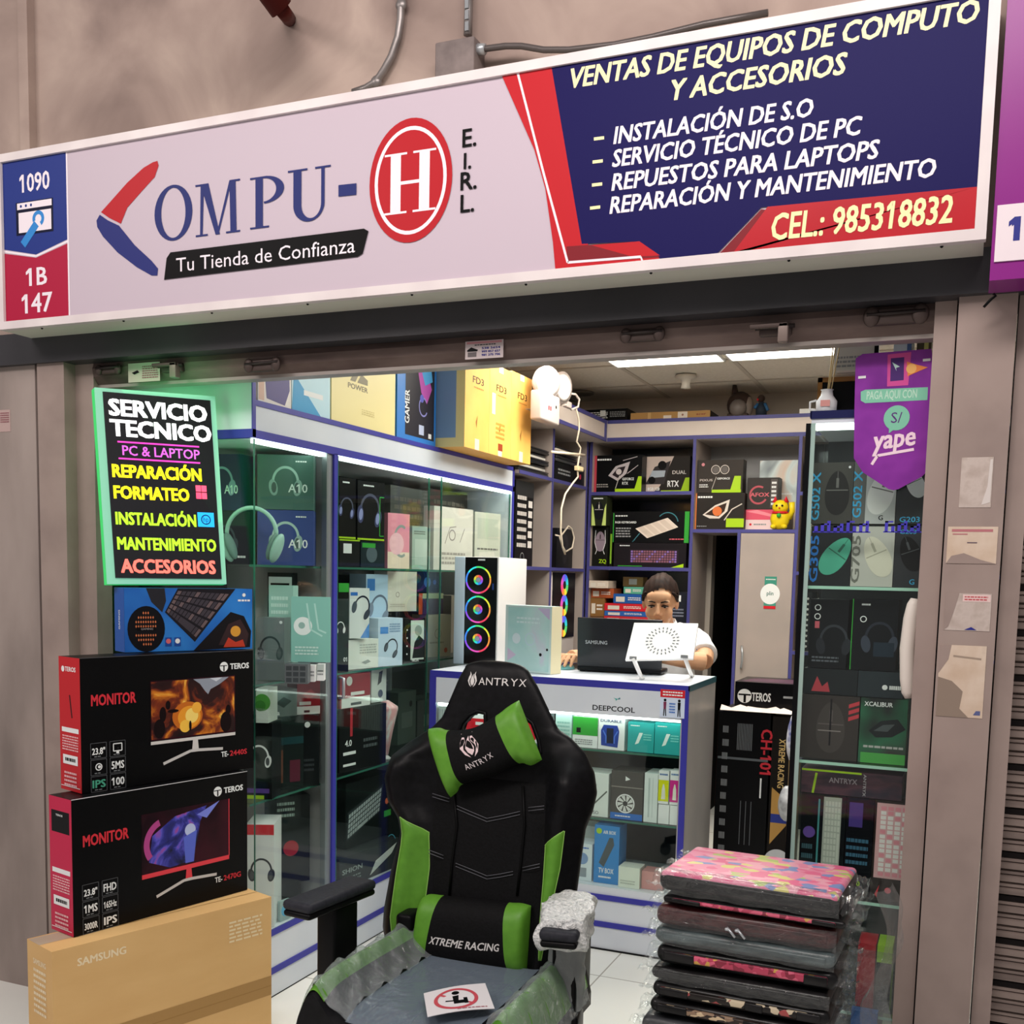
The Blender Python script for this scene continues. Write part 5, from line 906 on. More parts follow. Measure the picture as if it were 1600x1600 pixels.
# second bay of the side shelving
z = zsh[0]+0.001; y0, y1 = yp1+0.04, yp2-0.06
fx('router_carton','black carton with a red heart at the corner of the side shelf','box',868,916,716,XS2-0.05,z,0.2,BLK,lambda F:(F.ell(0.85,0.5,0.16,C('#c4304f')),F.lines(0.1,0.3,0.4,0.4,2,GRY)),H=0.1)
for k,(h,c,lab) in enumerate(((0.03,'#3a3a3c','dark closed laptop on the black carton of the side shelf'),(0.026,'#1f2022','black closed laptop in the middle on the black carton'),(0.022,'#d8cfc4','cream closed laptop on top under the white cable'))):
    laptop_closed(lab, XS2-0.02, y0, y1-0.05, z+0.1, C(c,0.3), h, 0.015*(-1)**k); z += h+0.001
fx('game_stack','tall black carton with small white squares on the side shelf','box',806,834,752,XS2-0.05,zsh[1]+0.001,0.25,C('#141316'),lambda F:(F.rect(0,0.82,1,1,C('#2a2a2c')),F.lines(0.1,0.2,0.5,0.65,7,C('#c9c4c0')),[F.rect(0.7,0.22+0.12*i,0.92,0.3+0.12*i,C('#d8d4d0')) for i in range(5)],F.ring(0.4,0.1,0.06,0.01,GRY)))
fx('gadget_box','grey green box with a lime corner on the side shelf','box',836,858,748,XS2-0.05,zsh[1]+0.001,0.2,C('#6f756c'),lambda F:(F.rect(0.3,0.8,1,0.98,C('#8fb43a')),F.rect(0,0,1,0.3,C('#3a3a34')),F.line([(0.5,0.05),(0.6,0.28)],0.004,C('#a9b08f'))))
fx('speaker_box','black speaker cabinet on the side shelf under the hanging cable','speaker',870,895,826,XS2-0.06,zsh[1]+0.001,0.2,C('#17161a'),lambda F:(F.ell(0.5,0.62,0.25,C('#2a292e')),F.ell(0.5,0.25,0.15,C('#26252a')),F.ell(0.5,0.62,0.09,BLK)))
mb = MB(); mb.tube([at(x,y,'x',XS2+0.02) for x,y in ((868,836),(876,838),(888,822),(893,826),(897,840),(894,856),(884,862),(878,852),(874,838))],0.005,C('#d8cbb8'),6); item(mb,'coiled_cable','loose cream cable looped over the black speaker','cable')
def rgbfan(F, a, b, r, hubs=True):
    cols = ['#2fd0d8','#3f7fe0','#8a4fe0','#d84fb0','#e0405c','#e08a3a','#d8d03a','#4fd06a']
    for i, c in enumerate(cols):
        F.k -= 0.00004; F.ring(a,b,r,r*0.12,mat(c,0.4,0,0.75),45*i+100,45*i+146,8)
        if hubs: F.k -= 0.00004; F.ring(a,b,r*0.36,r*0.16,mat(cols[(i+3) % 8],0.4,0,0.6),45*i,45*i+46,6)
    F.ell(a,b,r*0.18,C('#b8c0d0'))
def rgbfull(F, a, b, r):
    cols = ['#2fc0c8','#3f6fe0','#7a4fd8','#c84fb0','#e0407c','#e0803a','#d8d03a','#4fc06a']
    for i, c in enumerate(cols): F.k -= 0.00004; F.ring(a,b,r,r*0.62,mat(c,0.4,0,0.6),45*i,45*i+44,6)
# white tower on the lower side shelf
z = 1.002
ta = at(862,980,'x',XS2-0.03); tb = at(897,980,'x',XS2-0.03); zt2 = at(880,893,'x',XS2-0.03).z
t = thing('desktop_tower','white computer tower with three rainbow fans on the lower side shelf','computer tower',(XS2-0.2,(ta.y+tb.y)/2,z))
mb = MB(); mb.rbox((XS2-0.36,ta.y-0.02,z),(XS2-0.03,tb.y+0.0,zt2),0.006,C('#d3cbc8')); mb.obj('case',t)
mb = MB(); mb.box((XS2-0.03,ta.y-0.005,z+0.14),(XS2-0.024,tb.y-0.02,zt2-0.006),BLK); F = Face(mb,(XS2-0.024,ta.y-0.005,z+0.14),(0,1,0),(0,0,1),tb.y-ta.y-0.015,zt2-0.146-z)
for b in (0.18,0.5,0.81): rgbfull(F,0.5,b,0.165)
mb.obj('front_panel',t)
# emergency lamp on the side shelving with its cable
p = at(853,668,'x',XS+0.02); t = thing('emergency_lamp','white twin headed emergency lamp on the side shelving','lamp',(XS-0.06,p.y,ZB1+0.0))
LW = C('#bbaea9',0.4); XL = XS+0.11; pa = at(846,640,'x',XL); pb = at(875,640,'x',XL); zlo = at(860,660,'x',XL).z; zhi = at(860,614,'x',XL).z
mb = MB(); mb.rbox((XS+0.05,pa.y,zlo),(XL,pb.y,zhi),0.01,LW); mb.box((XS+0.001,pa.y+0.06,zlo+0.06),(XS+0.055,pb.y-0.06,zhi-0.08),LW); F = Face(mb,(XL,pa.y,zlo),(0,1,0),(0,0,1),pb.y-pa.y,zhi-zlo); F.rect(0.36,0.4,0.42,0.55,RED); F.rect(0.46,0.4,0.52,0.55,RED); F.ell(0.78,0.6,0.06,BLK); F.rect(0.3,0.2,0.6,0.34,C('#d3c0ba')); mb.obj('housing',t)
ym = (pa.y+pb.y)/2
for s in (-1,1):
    h = at(852 if s < 0 else 875, 598 if s < 0 else 606, 'x', XS+0.07); d = (Vector((0.8,-0.5 if s < 0 else -0.2,-0.05))).normalized(); M = Matrix.Translation(h) @ d.to_track_quat('Z','Y').to_matrix().to_4x4()
    mb = MB(); mb.lathe([(0.03,-0.05),(0.06,-0.03),(0.078,0.0),(0.08,0.02)],LW,(0,0,0),20,M); mb.tube([h-d*0.03,(h.x-0.02,ym+s*0.02,zhi-0.005)],0.014,LW,8); hd = mb.obj('lamp_head',t)
    mb = MB(); mb.lathe([(0.074,0.0215),(0.05,0.032),(0.0,0.036)],C('#f4ece8',0.15),(0,0,0),20,M); mb.obj('lens',hd)
mb = MB(); mb.tube([at(x,y,'x',XS+0.075) for x,y in ((877,633),(886,632),(893,640),(903,636),(905,624),(899,616),(891,615))],0.006,C('#ddd0c4'),8); mb.rbox(at(879,636,'x',XS+0.06),at(894,629,'x',XS+0.085),0.006,LW); 
mb.tube([at(x,y,'x',XS+0.07) for x,y in ((900,638),(904,655),(905,670),(901,690),(907,700),(905,712),(902,732),(903,745),(895,755),(883,772),(877,795),(876,830),(879,855),(883,866))],0.005,C('#d8c9b4'),8); mb.tube([at(862,706,'x',XS+0.07),at(913,711,'x',XS+0.07)],0.007,C('#d8c9b4'),8); mb.rbox(at(897,735,'x',XS+0.06),at(912,730,'x',XS+0.085),0.003,C('#d8c59a'))
tag(mb.obj('power_cable',origin=cen(mb)),'long cream power cable hanging down from the emergency lamp','cable')
# ================================================================== on the counter
ZN = CZ+0.001
a = at(708,1036,'z',ZN); L = Vector((-2.05,4.36,ZN)); th = 0.06
n = Vector((math.sin(th),-math.cos(th),0)); A = at_pl(709,960,L,n); B = at_pl(778,960,L,n); Wt = (B-A).length; zt2 = at_pl(740,870,L,n).z
t = thing('computer_tower','white computer tower with three rainbow ring fans standing on the counter','computer tower',(A.x+Wt/2,4.5,ZN))
M = Matrix.Translation((A.x,A.y,ZN)) @ Matrix.Rotation(th,4,'Z'); Ht = zt2-ZN; D = 0.385
mb = MB(); mb.rbox((0,0.012,0),(Wt,D,Ht),0.005,C('#dcdad9',0.35),M); mb.rbox((0,0,0),(Wt*0.24,0.014,Ht),0.004,C('#cfe3f2',0.25),M); mb.rbox((Wt*0.96,0,0),(Wt,0.014,Ht),0.003,C('#dcdad9'),M); mb.obj('case',t)
mb = MB(); mb.box((Wt*0.24,0.002,0.004),(Wt*0.96,0.012,Ht-0.002),mat('#08080b',0.12),M); F = Face(mb, M @ Vector((Wt*0.24,0.002,0.004)), M.to_3x3() @ Vector((1,0,0)), (0,0,1), Wt*0.72, Ht-0.006)
for b in (0.24,0.515,0.79): rgbfan(F,0.42,b,0.128)
F.rect(0.4,0.97,0.62,0.985,WHT); F.rect(0.86,0.7,0.9,0.76,mat('#2f4f9c',0.4)); mb.obj('front_panel',t)
# iridescent motherboard box in front of the tower
def irid(F): F.rect(0.06,0.03,0.96,0.97,noisemat('pearl_print',[(0.3,'#a9d8d6'),(0.5,'#c4e6e4'),(0.62,'#d8d0e6'),(0.75,'#b8e0dc')],4,0.25,3,distort=1.0)); F.lines(0.25,0.72,0.5,0.12,2,C('#d8eef0')); F.ring(0.55,0.5,0.1,0.02,C('#c4dce6')); F.ell(0.25,0.5,0.08,C('#dcecf2')); F.ell(0.78,0.28,0.025,BLK); F.ell(0.92,0.36,0.02,DGR); F.poly([(0.7,0.97),(0.96,0.97),(0.96,0.8)],C('#cdbfe0')); F.poly([(0.06,0.15),(0.25,0.25),(0.06,0.35)],C('#d6c4de'))
fa('motherboard_box','pearly turquoise box with pastel print leaning by the white tower','box',790,862,946,'y',4.20,CZ+0.0005,-0.3,0.07,C('#cfe6e4'),irid,right=lambda F:F.rect(0,0,1,1,C('#e6dcb8')))
# laptop with the lid towards the street
p = at(906,1046,'z',ZN); P = Vector((-1.53,4.375,ZN)); th = 0.05; M = Matrix.Translation(P) @ Matrix.Rotation(th,4,'Z')
t = thing('open_laptop','open black laptop with its lid turned to the street on the counter','laptop',P)
mb = MB(); mb.rbox((0,-0.02,0.004),(0.37,0.11,0.024),0.006,mat('#121316',0.3),M); mb.box((0.01,-0.01,0),(0.03,0.0,0.004),BLK,M); mb.box((0.34,0.08,0),(0.36,0.09,0.004),BLK,M); mb.box((0.01,0.08,0),(0.03,0.09,0.004),BLK,M); mb.obj('base',t)
ML = M @ Matrix.Translation((0,-0.014,0.022)) @ Matrix.Rotation(0.08,4,'X'); mb = MB(); mb.rbox((0,-0.004,0),(0.37,0.004,0.212),0.004,mat('#191c22',0.25,0.2),ML); F = Face(mb, ML @ Vector((0,-0.0045,0)), ML.to_3x3() @ Vector((1,0,0)), ML.to_3x3() @ Vector((0,0,1)),0.37,0.212); F.text('SAMSUNG',0.1,0.47,0.075,SILV,0.02,fit=0.26); mb.obj('lid',t)
# white cooling stand
def plate(pts, P0, n_, thick, m):
    c = [at_pl(x,y,P0,n_) for x,y in pts]; mb = MB(); nn = Vector(n_).normalized()
    mb.add(c+[q+nn*-thick for q in c], [(3,2,1,0),(4,5,6,7),(0,1,5,4),(1,2,6,5),(2,3,7,6),(3,0,4,7)], m); return mb, c
P0 = at(1030,1000,'y',4.2); nrm = Vector((0.05,-0.8,0.55))
t = thing('laptop_stand','white tilted laptop cooling stand with a ring of vent holes on the counter','stand',(P0.x,4.35,ZN))
SW = C('#fbfafa',0.35)
mb, c = plate(((977,1031),(1083,1029),(1091,974),(991,973)),P0,nrm,0.012,SW); u = (c[1]-c[0]); v = (c[3]-c[0]); F = Face(mb,c[0],u,v,u.length,v.length); F.n = nrm.normalized() if F.n.dot(nrm) > 0 else F.n; F.k = 0.001
ctr = (c[0]+c[1]+c[2]+c[3])/4; uu = u.normalized(); vv = nrm.normalized().cross(uu)*-1; vv = vv if vv.z > 0 else -vv
for r_, n_ in ((0.06,24),(0.045,20)):
    for i in range(n_):
        q = 2*math.pi*i/n_; h = ctr+uu*r_*1.05*math.cos(q)+vv*r_*math.sin(q)+nrm.normalized()*0.0008
        e1 = (uu*math.cos(q)+vv*math.sin(q))*0.005; e2 = (vv*math.cos(q)-uu*math.sin(q))*0.0024; mb.add([h+e1+e2,h-e1+e2,h-e1-e2,h+e1-e2],[(0,1,2,3)],C('#6f7478'))
mb.obj('plate',t)
for (x0,y0),(x1,y1) in (((990,1030),(1003,1060)),((1070,1028),(1081,1056))):
    q = at(x1,y1,'z',ZN+0.006); s_ = at_pl(x0,y0,P0,nrm); mb = MB(); mb.tube([s_-nrm.normalized()*-0.008,(s_+q)/2,q],[0.009,0.009,0.008],SW,8); mb.sph(q,(0.012,0.012,0.006),C('#c9c9c9'),10,6); mb.obj('leg',t)
    mb = MB(); mb.box(s_+Vector((-0.014,-0.012,0.0)),s_+Vector((0.014,-0.004,0.012)),C('#8f9294')); mb.obj('hook',t)
# ================================================================== cartons right of the counter
BX = C('#0d0d0f',0.3)
def tall(F): F.text('CH-101',0.84,0.93,0.05,C('#c9303c'),0.03,fit=0.2,rot=-90); F.rect(0.85,0.62,0.88,0.71,WHT); [F.rect(0.38+0.03*i,0.83,0.395+0.03*i,0.95,C('#6f7276')) for i in range(10)]; F.line([(0.02,0.79),(0.98,0.79)],0.01,C('#5f6468')); F.lines(0.1,0.1,0.12,0.85,14,C('#7a7d80')); [F.line([(0.5+0.1*i,0.4),(0.5+0.1*i,0.6)],0.003,C('#5f6266')) for i in range(3)]; F.ring(0.68,0.22,0.05,0.012,C('#b03038'),20,200); F.lines(0.5,0.18,0.3,0.08,2,C('#a03038')); F.rect(0.04,0.0,0.2,0.05,WHT)
fy('case_carton','tall black computer case carton beside the counter','box',1122,1204,1113,4.515,0.0,0.3,BX,tall,side=lambda F:F.rect(0,0,1,1,C('#a02a30')))
fy('chair_carton','narrow black carton with gold racing print right of the case carton','box',1207,1241,1120,4.515,0.0,0.28,C('#1b1715'),lambda F:(F.text('XTREME RACING',0.35,0.9,0.028,C('#d8b878'),0.02,fit=0.22,rot=-90),F.poly([(0.1,0.42),(0.9,0.52),(0.9,0.62),(0.1,0.68)],C('#b98f4c')),F.rect(0.1,0.52,0.9,0.56,C('#2a3a8c')),F.ell(0.5,0.34,0.06,C('#c9ccd0')),F.rect(0.15,0.02,0.9,0.24,C('#8a6230')),F.lines(0.2,0.05,0.6,0.15,5,C('#c9a05c'))))
zq = at(1160,1113,'y',4.515).z
fy('monitor_carton','black monitor carton with white round logo lying on the case carton','box',1148,1246,1067,4.62,zq+0.002,0.28,BX,lambda F:(F.ell(0.16,0.48,0.26,WHT),F.rect(0.06,0.5,0.26,0.56,BX),F.rect(0.145,0.24,0.185,0.52,BX),F.text('TEROS',0.28,0.32,0.32,WHT,0.03,fit=0.3),F.rect(0.78,0.48,1,0.56,C('#9fa3a6')),F.rect(0.96,0.3,1,0.98,LIME)),top=lambda F:F.poly([(0.05,0.1),(0.95,0.1),(0.9,0.8),(0.2,0.7)],C('#4a2c40')))
mb = MB(); q0 = at(1126,1112,'y',4.52); q1 = at(1238,1112,'y',4.52)
n_ = 9; vs = []; fs = []
for i in range(n_):
    for j in range(4): vs.append((q0.x+(q1.x-q0.x)*i/(n_-1), 4.505+0.028*j, zq+0.004+(0.012*math.sin(i*1.7+j*2.1)+0.012 if j in (1,2) else 0.002)))
for i in range(n_-1):
    for j in range(3): fs.append((i*4+j,(i+1)*4+j,(i+1)*4+j+1,i*4+j+1))
mb.add(vs,fs,noisemat('cream_wrap',[(0.3,'#d8c4b8'),(0.7,'#eadcd2')],9,0.4,3),True); item(mb,'wrapping_sheet','crumpled cream wrapping sheet on the case carton under the monitor carton','wrapping')
mb = MB(); q = at(1244,1150,'y',4.4); mb.sph((q.x,4.42,q.z),(0.035,0.05,0.12),noisemat('blue_white_bag',[(0.4,'#2f3f9c'),(0.5,'#dfe2e8'),(0.7,'#c9ccd4')],10,0.3,3),14,10); mb.sph((q.x-0.02,4.4,q.z-0.28),(0.04,0.05,0.07),noisemat('foil_wrap',[(0.35,'#8a8c90'),(0.55,'#d0d3d6')],14,0.25,3),14,10); mb.tube([(q.x,4.42,0.0),(q.x,4.42,q.z-0.05)],0.02,C('#6a5a40'),8); mb.lathe([(0.07,0.0),(0.07,0.01),(0.02,0.02)],C('#6a5a40'),(q.x,4.42,0),14)
lumpy(mb,0.012,14); item(mb,'bag_bundle','blue and white bags and crumpled foil tied to a post beside the gold printed carton','bags')
# ================================================================== goods in the right showcase
YR = RY0+0.05
zt_ = at(1330,819,'y',YR).z
def gm(txt, mc, m2, tc, ty=0.5, mt_=0):
    def art(F): F.text(txt,0.2,0.06,0.14,tc,0.02,fit=0.78,rot=90); F.mouse(0.62,0.5,0.72,mc,m2,mt_); F.ell(0.9,0.92,0.02,WHT)
    return art
CYN = mat('#3fa8d8',0.35)
GS = 'mouse boxes in the glass showcase'
fy('mouse_box','dark box with blue G502 lettering and a black mouse, top left of the glass showcase','box',1270,1334,722,YR,zt_,0.09,C('#43433f'),gm('G502 X',C('#2a2a2a'),C('#6a6a68'),CYN),group=GS)
fy('mouse_box','box with G502 lettering and a white mouse, top middle of the glass showcase','box',1335,1402,720,YR,zt_,0.09,C('#5f625f'),lambda F:(F.rect(0.3,0,1,1,C('#b4b8b6')),F.text('G502 X',0.2,0.1,0.14,CYN,0.02,fit=0.75,rot=90),F.mouse(0.66,0.5,0.72,C('#d8dad6'),C('#6a6a68'),-15),F.text('G',0.62,0.06,0.08,BLK,0.02)),group=GS)
fy('mouse_box','dark mouse box with a white mouse at a slant, top right of the glass showcase','box',1403,1448,722,YR,zt_,0.09,C('#303436'),lambda F:(F.mouse(0.62,0.66,0.5,C('#d3d6d2'),C('#5f6462'),25),F.text('G203',0.15,0.03,0.09,CYN,0.02,fit=0.7),F.poly([(0,0.6),(0.3,1),(0,1)],C('#4f9a7c'))),group=GS)
fy('mouse_box','black box with blue G305 lettering and a mint mouse','box',1267,1331,822,YR,RZ[0],0.09,C('#262a2c'),gm('G305',C('#4fb094'),C('#2f6a58'),mat('#2f7fd8',0.35),0.5,-35),group=GS)
fy('mouse_box','grey white mouse box with outlined G705 lettering in the glass showcase','box',1332,1398,822,YR,RZ[0],0.09,C('#bfc0b8'),gm('G705',C('#d8d6c4'),C('#a9a896'),C('#74766e'),0.5,25),group=GS)
fy('mouse_box','black mouse box with a black mouse at the jamb in the glass showcase','box',1399,1442,822,YR,RZ[0],0.09,C('#34363a'),lambda F:(F.mouse(0.6,0.55,0.6,C('#141416'),C('#55585c'),20),F.text('G203',0.15,0.88,0.07,CYN,0.02,fit=0.6),F.text('G',0.6,0.05,0.09,CYN,0.02)),group=GS)
# second shelf
zm = at(1300,1045,'y',YR).z
fy('headset_box','black headset box with small round seals, upper left behind the showcase glass','box',1266,1326,936,YR,zm,0.12,C('#14171b'),lambda F:(F.headset(0.65,0.4,0.5,C('#33383f'),C('#2a2e34')),[F.ring(0.2,0.88-0.13*i,0.045,0.012,WHT) for i in range(2)],F.rect(0.14,0.58,0.26,0.68,C('#c9606c')),F.lines(0.1,0.08,0.7,0.1,2,C('#5f656c'))))
fy('headset_box','black headset box with teal edges, upper right behind the showcase glass','box',1332,1404,936,YR,zm,0.12,C('#121519'),lambda F:(F.headset(0.62,0.45,0.5,C('#2c323c'),C('#3a4250')),F.ring(0.25,0.72,0.045,0.012,WHT),F.lines(0.2,0.9,0.2,0.05,1,WHT),F.rect(0,0,0.02,1,GRN),F.rect(0.5,0.2,0.95,0.4,C('#23303c'))))
zm2 = zm-0.07
fy('keyboard_box','low dark box with a red mark between the headset and mouse boxes, left','box',1256,1340,1040,YR,zm2,0.12,C('#23282b'),lambda F:F.poly([(0.15,0.1),(0.25,0.7),(0.35,0.3),(0.45,0.5),(0.5,0.1)],C('#b5404a')),H=zm-zm2)
fy('keyboard_box','low dark box with small white print between the headset and mouse boxes, right','box',1341,1412,1040,YR,zm2,0.12,C('#2c353a'),lambda F:(F.ell(0.6,0.4,0.1,WHT),F.lines(0.7,0.25,0.25,0.3,1,WHT)),H=zm-zm2)
fy('mouse_box','large charcoal mouse box with red slashes in the glass showcase','box',1254,1344,1064,YR-0.01,RZ[1],0.1,C('#3c3735'),lambda F:(F.mouse(0.52,0.5,0.8,C('#453f3d'),C('#5f5856')),F.poly([(0.5,0.22),(0.53,0.22),(0.53,0.95),(0.5,0.95)],C('#17161a')),[F.poly([(0.82,0.62+0.1*i),(1,0.68+0.1*i),(1,0.74+0.1*i),(0.82,0.68+0.1*i)],C('#c4404a')) for i in range(3)],F.line([(0.3,0.45),(0.7,0.45)],0.003,C('#8a8280'))),group=GS,H=zm2-RZ[1])
fy('mouse_box','green glowing mouse box marked XCALIBUR in the glass showcase','box',1346,1420,1064,YR-0.01,RZ[1],0.1,noisemat('green_glow_print',[(0.35,'#1f2423'),(0.5,'#2c6a4c'),(0.65,'#3a3836')],7,0.4,2),lambda F:(F.text('XCALIBUR',0.08,0.88,0.07,WHT,0.02,fit=0.6),F.poly([(0.2,0.5),(0.45,0.66),(0.8,0.7),(0.98,0.55),(0.7,0.42),(0.35,0.4)],C('#23282a')),F.poly([(0.3,0.5),(0.5,0.6),(0.75,0.62),(0.6,0.5)],C('#4a5254')),F.lines(0.1,0.22,0.85,0.07,1,C('#b0b4b0')),F.rect(0.05,0.0,1,0.16,C('#4fa84f'))),group=GS,H=zm2-RZ[1])
# third shelf: long boxes lying and keyboards standing
zu = at(1330,1245,'y',YR).z
fy('keyboard_box','dark purple keyboard box lying across the top of the upright keyboard boxes','box',1252,1410,1206,YR,zu,0.14,noisemat('plum_print',[(0.35,'#241a26'),(0.5,'#54333f'),(0.65,'#2a2433')],8,0.35,4,stretch=(1,1,3)),lambda F:(F.text('ANTRYX',0.28,0.5,0.22,C('#9a8f96'),0.02,fit=0.28),F.rect(0.0,0.92,0.6,1,LIME),F.line([(0.15,0.85),(0.12,0.0)],0.006,LIME),F.text('ANTRYX',0.62,0.95,0.12,C('#a9a4a8'),0.02,fit=0.9,rot=-90)))
fy('keyboard_box','black upright box with a pale vertical keyboard in the glass showcase','box',1252,1322,1246,YR,RZ[2],0.06,C('#12161a'),lambda F:(F.keyboard([(0.9,0.02),(0.9,0.98),(0.5,0.98),(0.5,0.02)],C('#a9b0a6'),C('#c4cabf'),5,14),F.rect(0.38,0.05,0.42,0.95,C('#4f9a9c')),F.ell(0.2,0.6,0.06,C('#6a4fa0')),F.lines(0.05,0.2,0.25,0.3,3,C('#3f5f6a'))),H=zu-RZ[2])
fy('keyboard_box','black upright box with violet and cyan glints in the glass showcase','box',1323,1366,1246,YR,RZ[2],0.06,C('#101218'),lambda F:(F.rect(0.1,0.7,0.6,0.95,C('#4a3a84')),F.lines(0.05,0.3,0.8,0.3,4,C('#3f6a84')),F.text('G-30',0.1,0.1,0.05,LIME,0.02)),H=zu-RZ[2])
fy('keyboard_box','black box with a pink and white vertical keyboard at the jamb','box',1367,1436,1246,YR-0.01,RZ[2],0.06,C('#2b2220'),lambda F:(F.keyboard([(0.98,0.22),(0.98,0.98),(0.05,0.98),(0.05,0.22)],C('#d8a9ac'),C('#e9e4e2'),5,15,C('#e08f9c')),F.poly([(0.1,0.05),(0.2,0.15),(0.15,0.02)],RED),F.ell(0.4,0.1,0.03,C('#d8606c'))),H=zu-RZ[2])
# lowest shelf
fy('gadget_box','dark red box near the jamb low in the glass showcase','box',1340,1368,1474,YR,RZ[3],0.1,C('#a3202c'),None); fy('gadget_box','lime green box low in the glass showcase by the jamb','box',1370,1394,1478,YR-0.02,RZ[3]+0.0,0.1,C('#8fb82c'),lambda F:F.rect(0,0,1,0.75,C('#26282a'))); fy('gadget_box','cream box low in the glass showcase beside the blue bag','box',1378,1398,1570,YR-0.04,0.081,0.1,C('#d0cfba'),lambda F:F.lines(0.2,0.3,0.6,0.4,3,GRY),H=0.25)
mb = MB(); q = at(1352,1545,'y',2.84); mb.box((q.x-0.07,2.80,0.0),(q.x+0.07,2.86,0.55),FILM); mb.box((q.x-0.03,2.815,0.002),(q.x+0.035,2.845,0.4),C('#2f5f9c')); item(mb,'bagged_sleeve','blue sleeve in a clear bag leaning on the foot of the glass showcase','bagged sleeve')
# on the showcase top
ZQ = at(1268,650,'y',RY0).z+0.013
t = thing('reed_diffuser','white little jug with tall pale reeds on the glass showcase','diffuser',(at(1291,640,'y',2.95).x,2.95,ZQ)); p = at(1291,640,'y',2.95)
mb = MB(); mb.lathe([(0.018,0),(0.026,0.008),(0.027,0.03),(0.016,0.045),(0.014,0.058),(0.017,0.06)],WHT,(p.x,2.95,ZQ),16); F = Face(mb,(p.x-0.012,2.9225,ZQ+0.014),(1,0,0),(0,0,1),0.024,0.016); F.rect(0,0,1,1,C('#d89a94')); mb.obj('jug',t)
mb = MB(); mb.tube([(p.x-0.026,2.95,ZQ+0.008),(p.x-0.042,2.95,ZQ+0.012),(p.x-0.042,2.95,ZQ+0.03),(p.x-0.026,2.95,ZQ+0.034)],0.003,WHT,8); mb.obj('handle',t)
for k,dx in enumerate((0.0,0.006,-0.004)): mb = MB(); mb.tube([(p.x+dx*0.5,2.95,ZQ+0.01),(p.x+0.02+dx*2,2.95+0.004*k,ZQ+0.22)],0.0018,C('#d8c08a'),6); mb.obj('reed',t)
q0 = at(1276,644,'y',3.0); q1 = at(1340,588,'y',3.0)
mb = MB(); mb.box((q0.x+0.008,3.0,ZQ),(q1.x,3.2,q1.z-0.012),BLK); t = mb.obj('amplifier_box',origin=(q0.x,3.1,ZQ)); tag(t,'black speaker box with a wooden rim on the glass showcase','speaker')
m2 = MB(); WD = noisemat('oak',[(0.3,'#7a5328'),(0.7,'#a3743c')],6,0.5,4,stretch=(1,1,8)); m2.box((q0.x,2.994,ZQ),(q0.x+0.012,3.2,q1.z),WD); m2.box((q0.x,2.994,q1.z-0.012),(q1.x,3.2,q1.z),WD); m2.obj('wooden_rim',t)
mb = MB(); vs=[]; z0 = q1.z+0.001
for i in range(3): mb.box((q0.x+0.035+0.004*i,3.02,z0+0.007*i),(q1.x+0.03,3.18,z0+0.006+0.007*i),C(('#e8e6dc','#dcd9cc','#f0eee6')[i]))
lumpy(mb,0.003,18); item(mb,'paper_sheets','loose white papers on the black speaker box','papers')
q = at(1304,566,'y',3.08); mb = MB(); mb.box((q.x,3.08,q1.z+0.024),(at(1372,566,'y',3.08).x,3.1,q1.z+0.16),C('#c9c9c4')); F = Face(mb,(q.x,3.08,q1.z+0.024),(1,0,0),(0,0,1),at(1372,566,'y',3.08).x-q.x,0.136); F.lines(0.05,0.1,0.7,0.25,3,C('#8f9296')); F.rect(0.9,0,1,1,BLK); item(mb,'framed_notice','grey framed sheet standing above the black speaker box','framed sheet')
fy('file_box','white and blue file box at the top behind the purple pennant','box',1396,1424,530,3.12,ZQ,0.14,C('#d6e6f2'),lambda F:F.rect(0.75,0,1,1,C('#5f7fb8')),H=0.33); fy('file_box','yellow edged file box at the jamb behind the purple pennant','box',1432,1455,530,3.14,ZQ,0.14,C('#5f5c48'),lambda F:F.rect(0.5,0,0.8,1,C('#d6dc8a')),H=0.33)
# pennant hung on the glass
P0 = 2.868; t_pts = [(1337,560),(1348,553),(1388,550),(1455,545),(1458,560),(1447,738),(1440,745),(1404,764),(1396,766),(1388,764),(1348,738),(1334,716),(1335,640)]
mb = MB(); c = [at(x,y,'y',P0) for x,y in t_pts]; PU = noisemat('pennant_purple',[(0.3,'#6a2080'),(0.5,'#8a35a0'),(0.7,'#74258c')],6,0.3,3)
nn = len(c); mb.add(c+[q+Vector((0,0.002,0)) for q in c],[tuple(range(nn)),tuple(range(nn,2*nn))[::-1]]+[(i,i+nn,(i+1)%nn+nn,(i+1)%nn) for i in range(nn)],PU)
q0 = at(1334,766,'y',P0); q1 = at(1455,545,'y',P0); F = Face(mb,(q0.x,P0,q0.z),(1,0,0),(0,0,1),q1.x-q0.x,q1.z-q0.z)
def YP(x,y): p = at(x,y,'y',P0); return ((p.x-q0.x)/F.w,(p.z-q0.z)/F.h)
MINT = C('#7fc4a8'); F.poly([YP(*p) for p in ((1345,612),(1352,609),(1450,605),(1449,625),(1352,630),(1345,626))],MINT); a,b = YP(1354,626); F.text('PAGA AQUI CON',a,b+0.008,0.062,C('#b8dcc8'),0.02,fit=0.72)
F.poly([YP(*p) for p in ((1387,554),(1424,550),(1419,602),(1386,604))],C('#d04f98')); F.poly([YP(*p) for p in ((1392,560),(1413,558),(1412,594),(1391,596))],C('#4a2a70')); F.poly([YP(*p) for p in ((1394,566),(1406,573),(1400,575),(1401,580))],C('#b8d8d0')); F.poly([YP(*p) for p in ((1417,565),(1433,570),(1450,574),(1436,580),(1418,588))],C('#e8884a')); F.ell(*YP(1424,576),0.035,C('#f0b86a'))
a,b = YP(1401,653); F.ell(a,b,0.09,MINT); F.poly([(a-0.1,b-0.06),(a-0.02,b-0.08),(a-0.1,b-0.11)],MINT); F.text('S/',a,b-0.035,0.08,C('#5a2a78'),0.0,al='c')
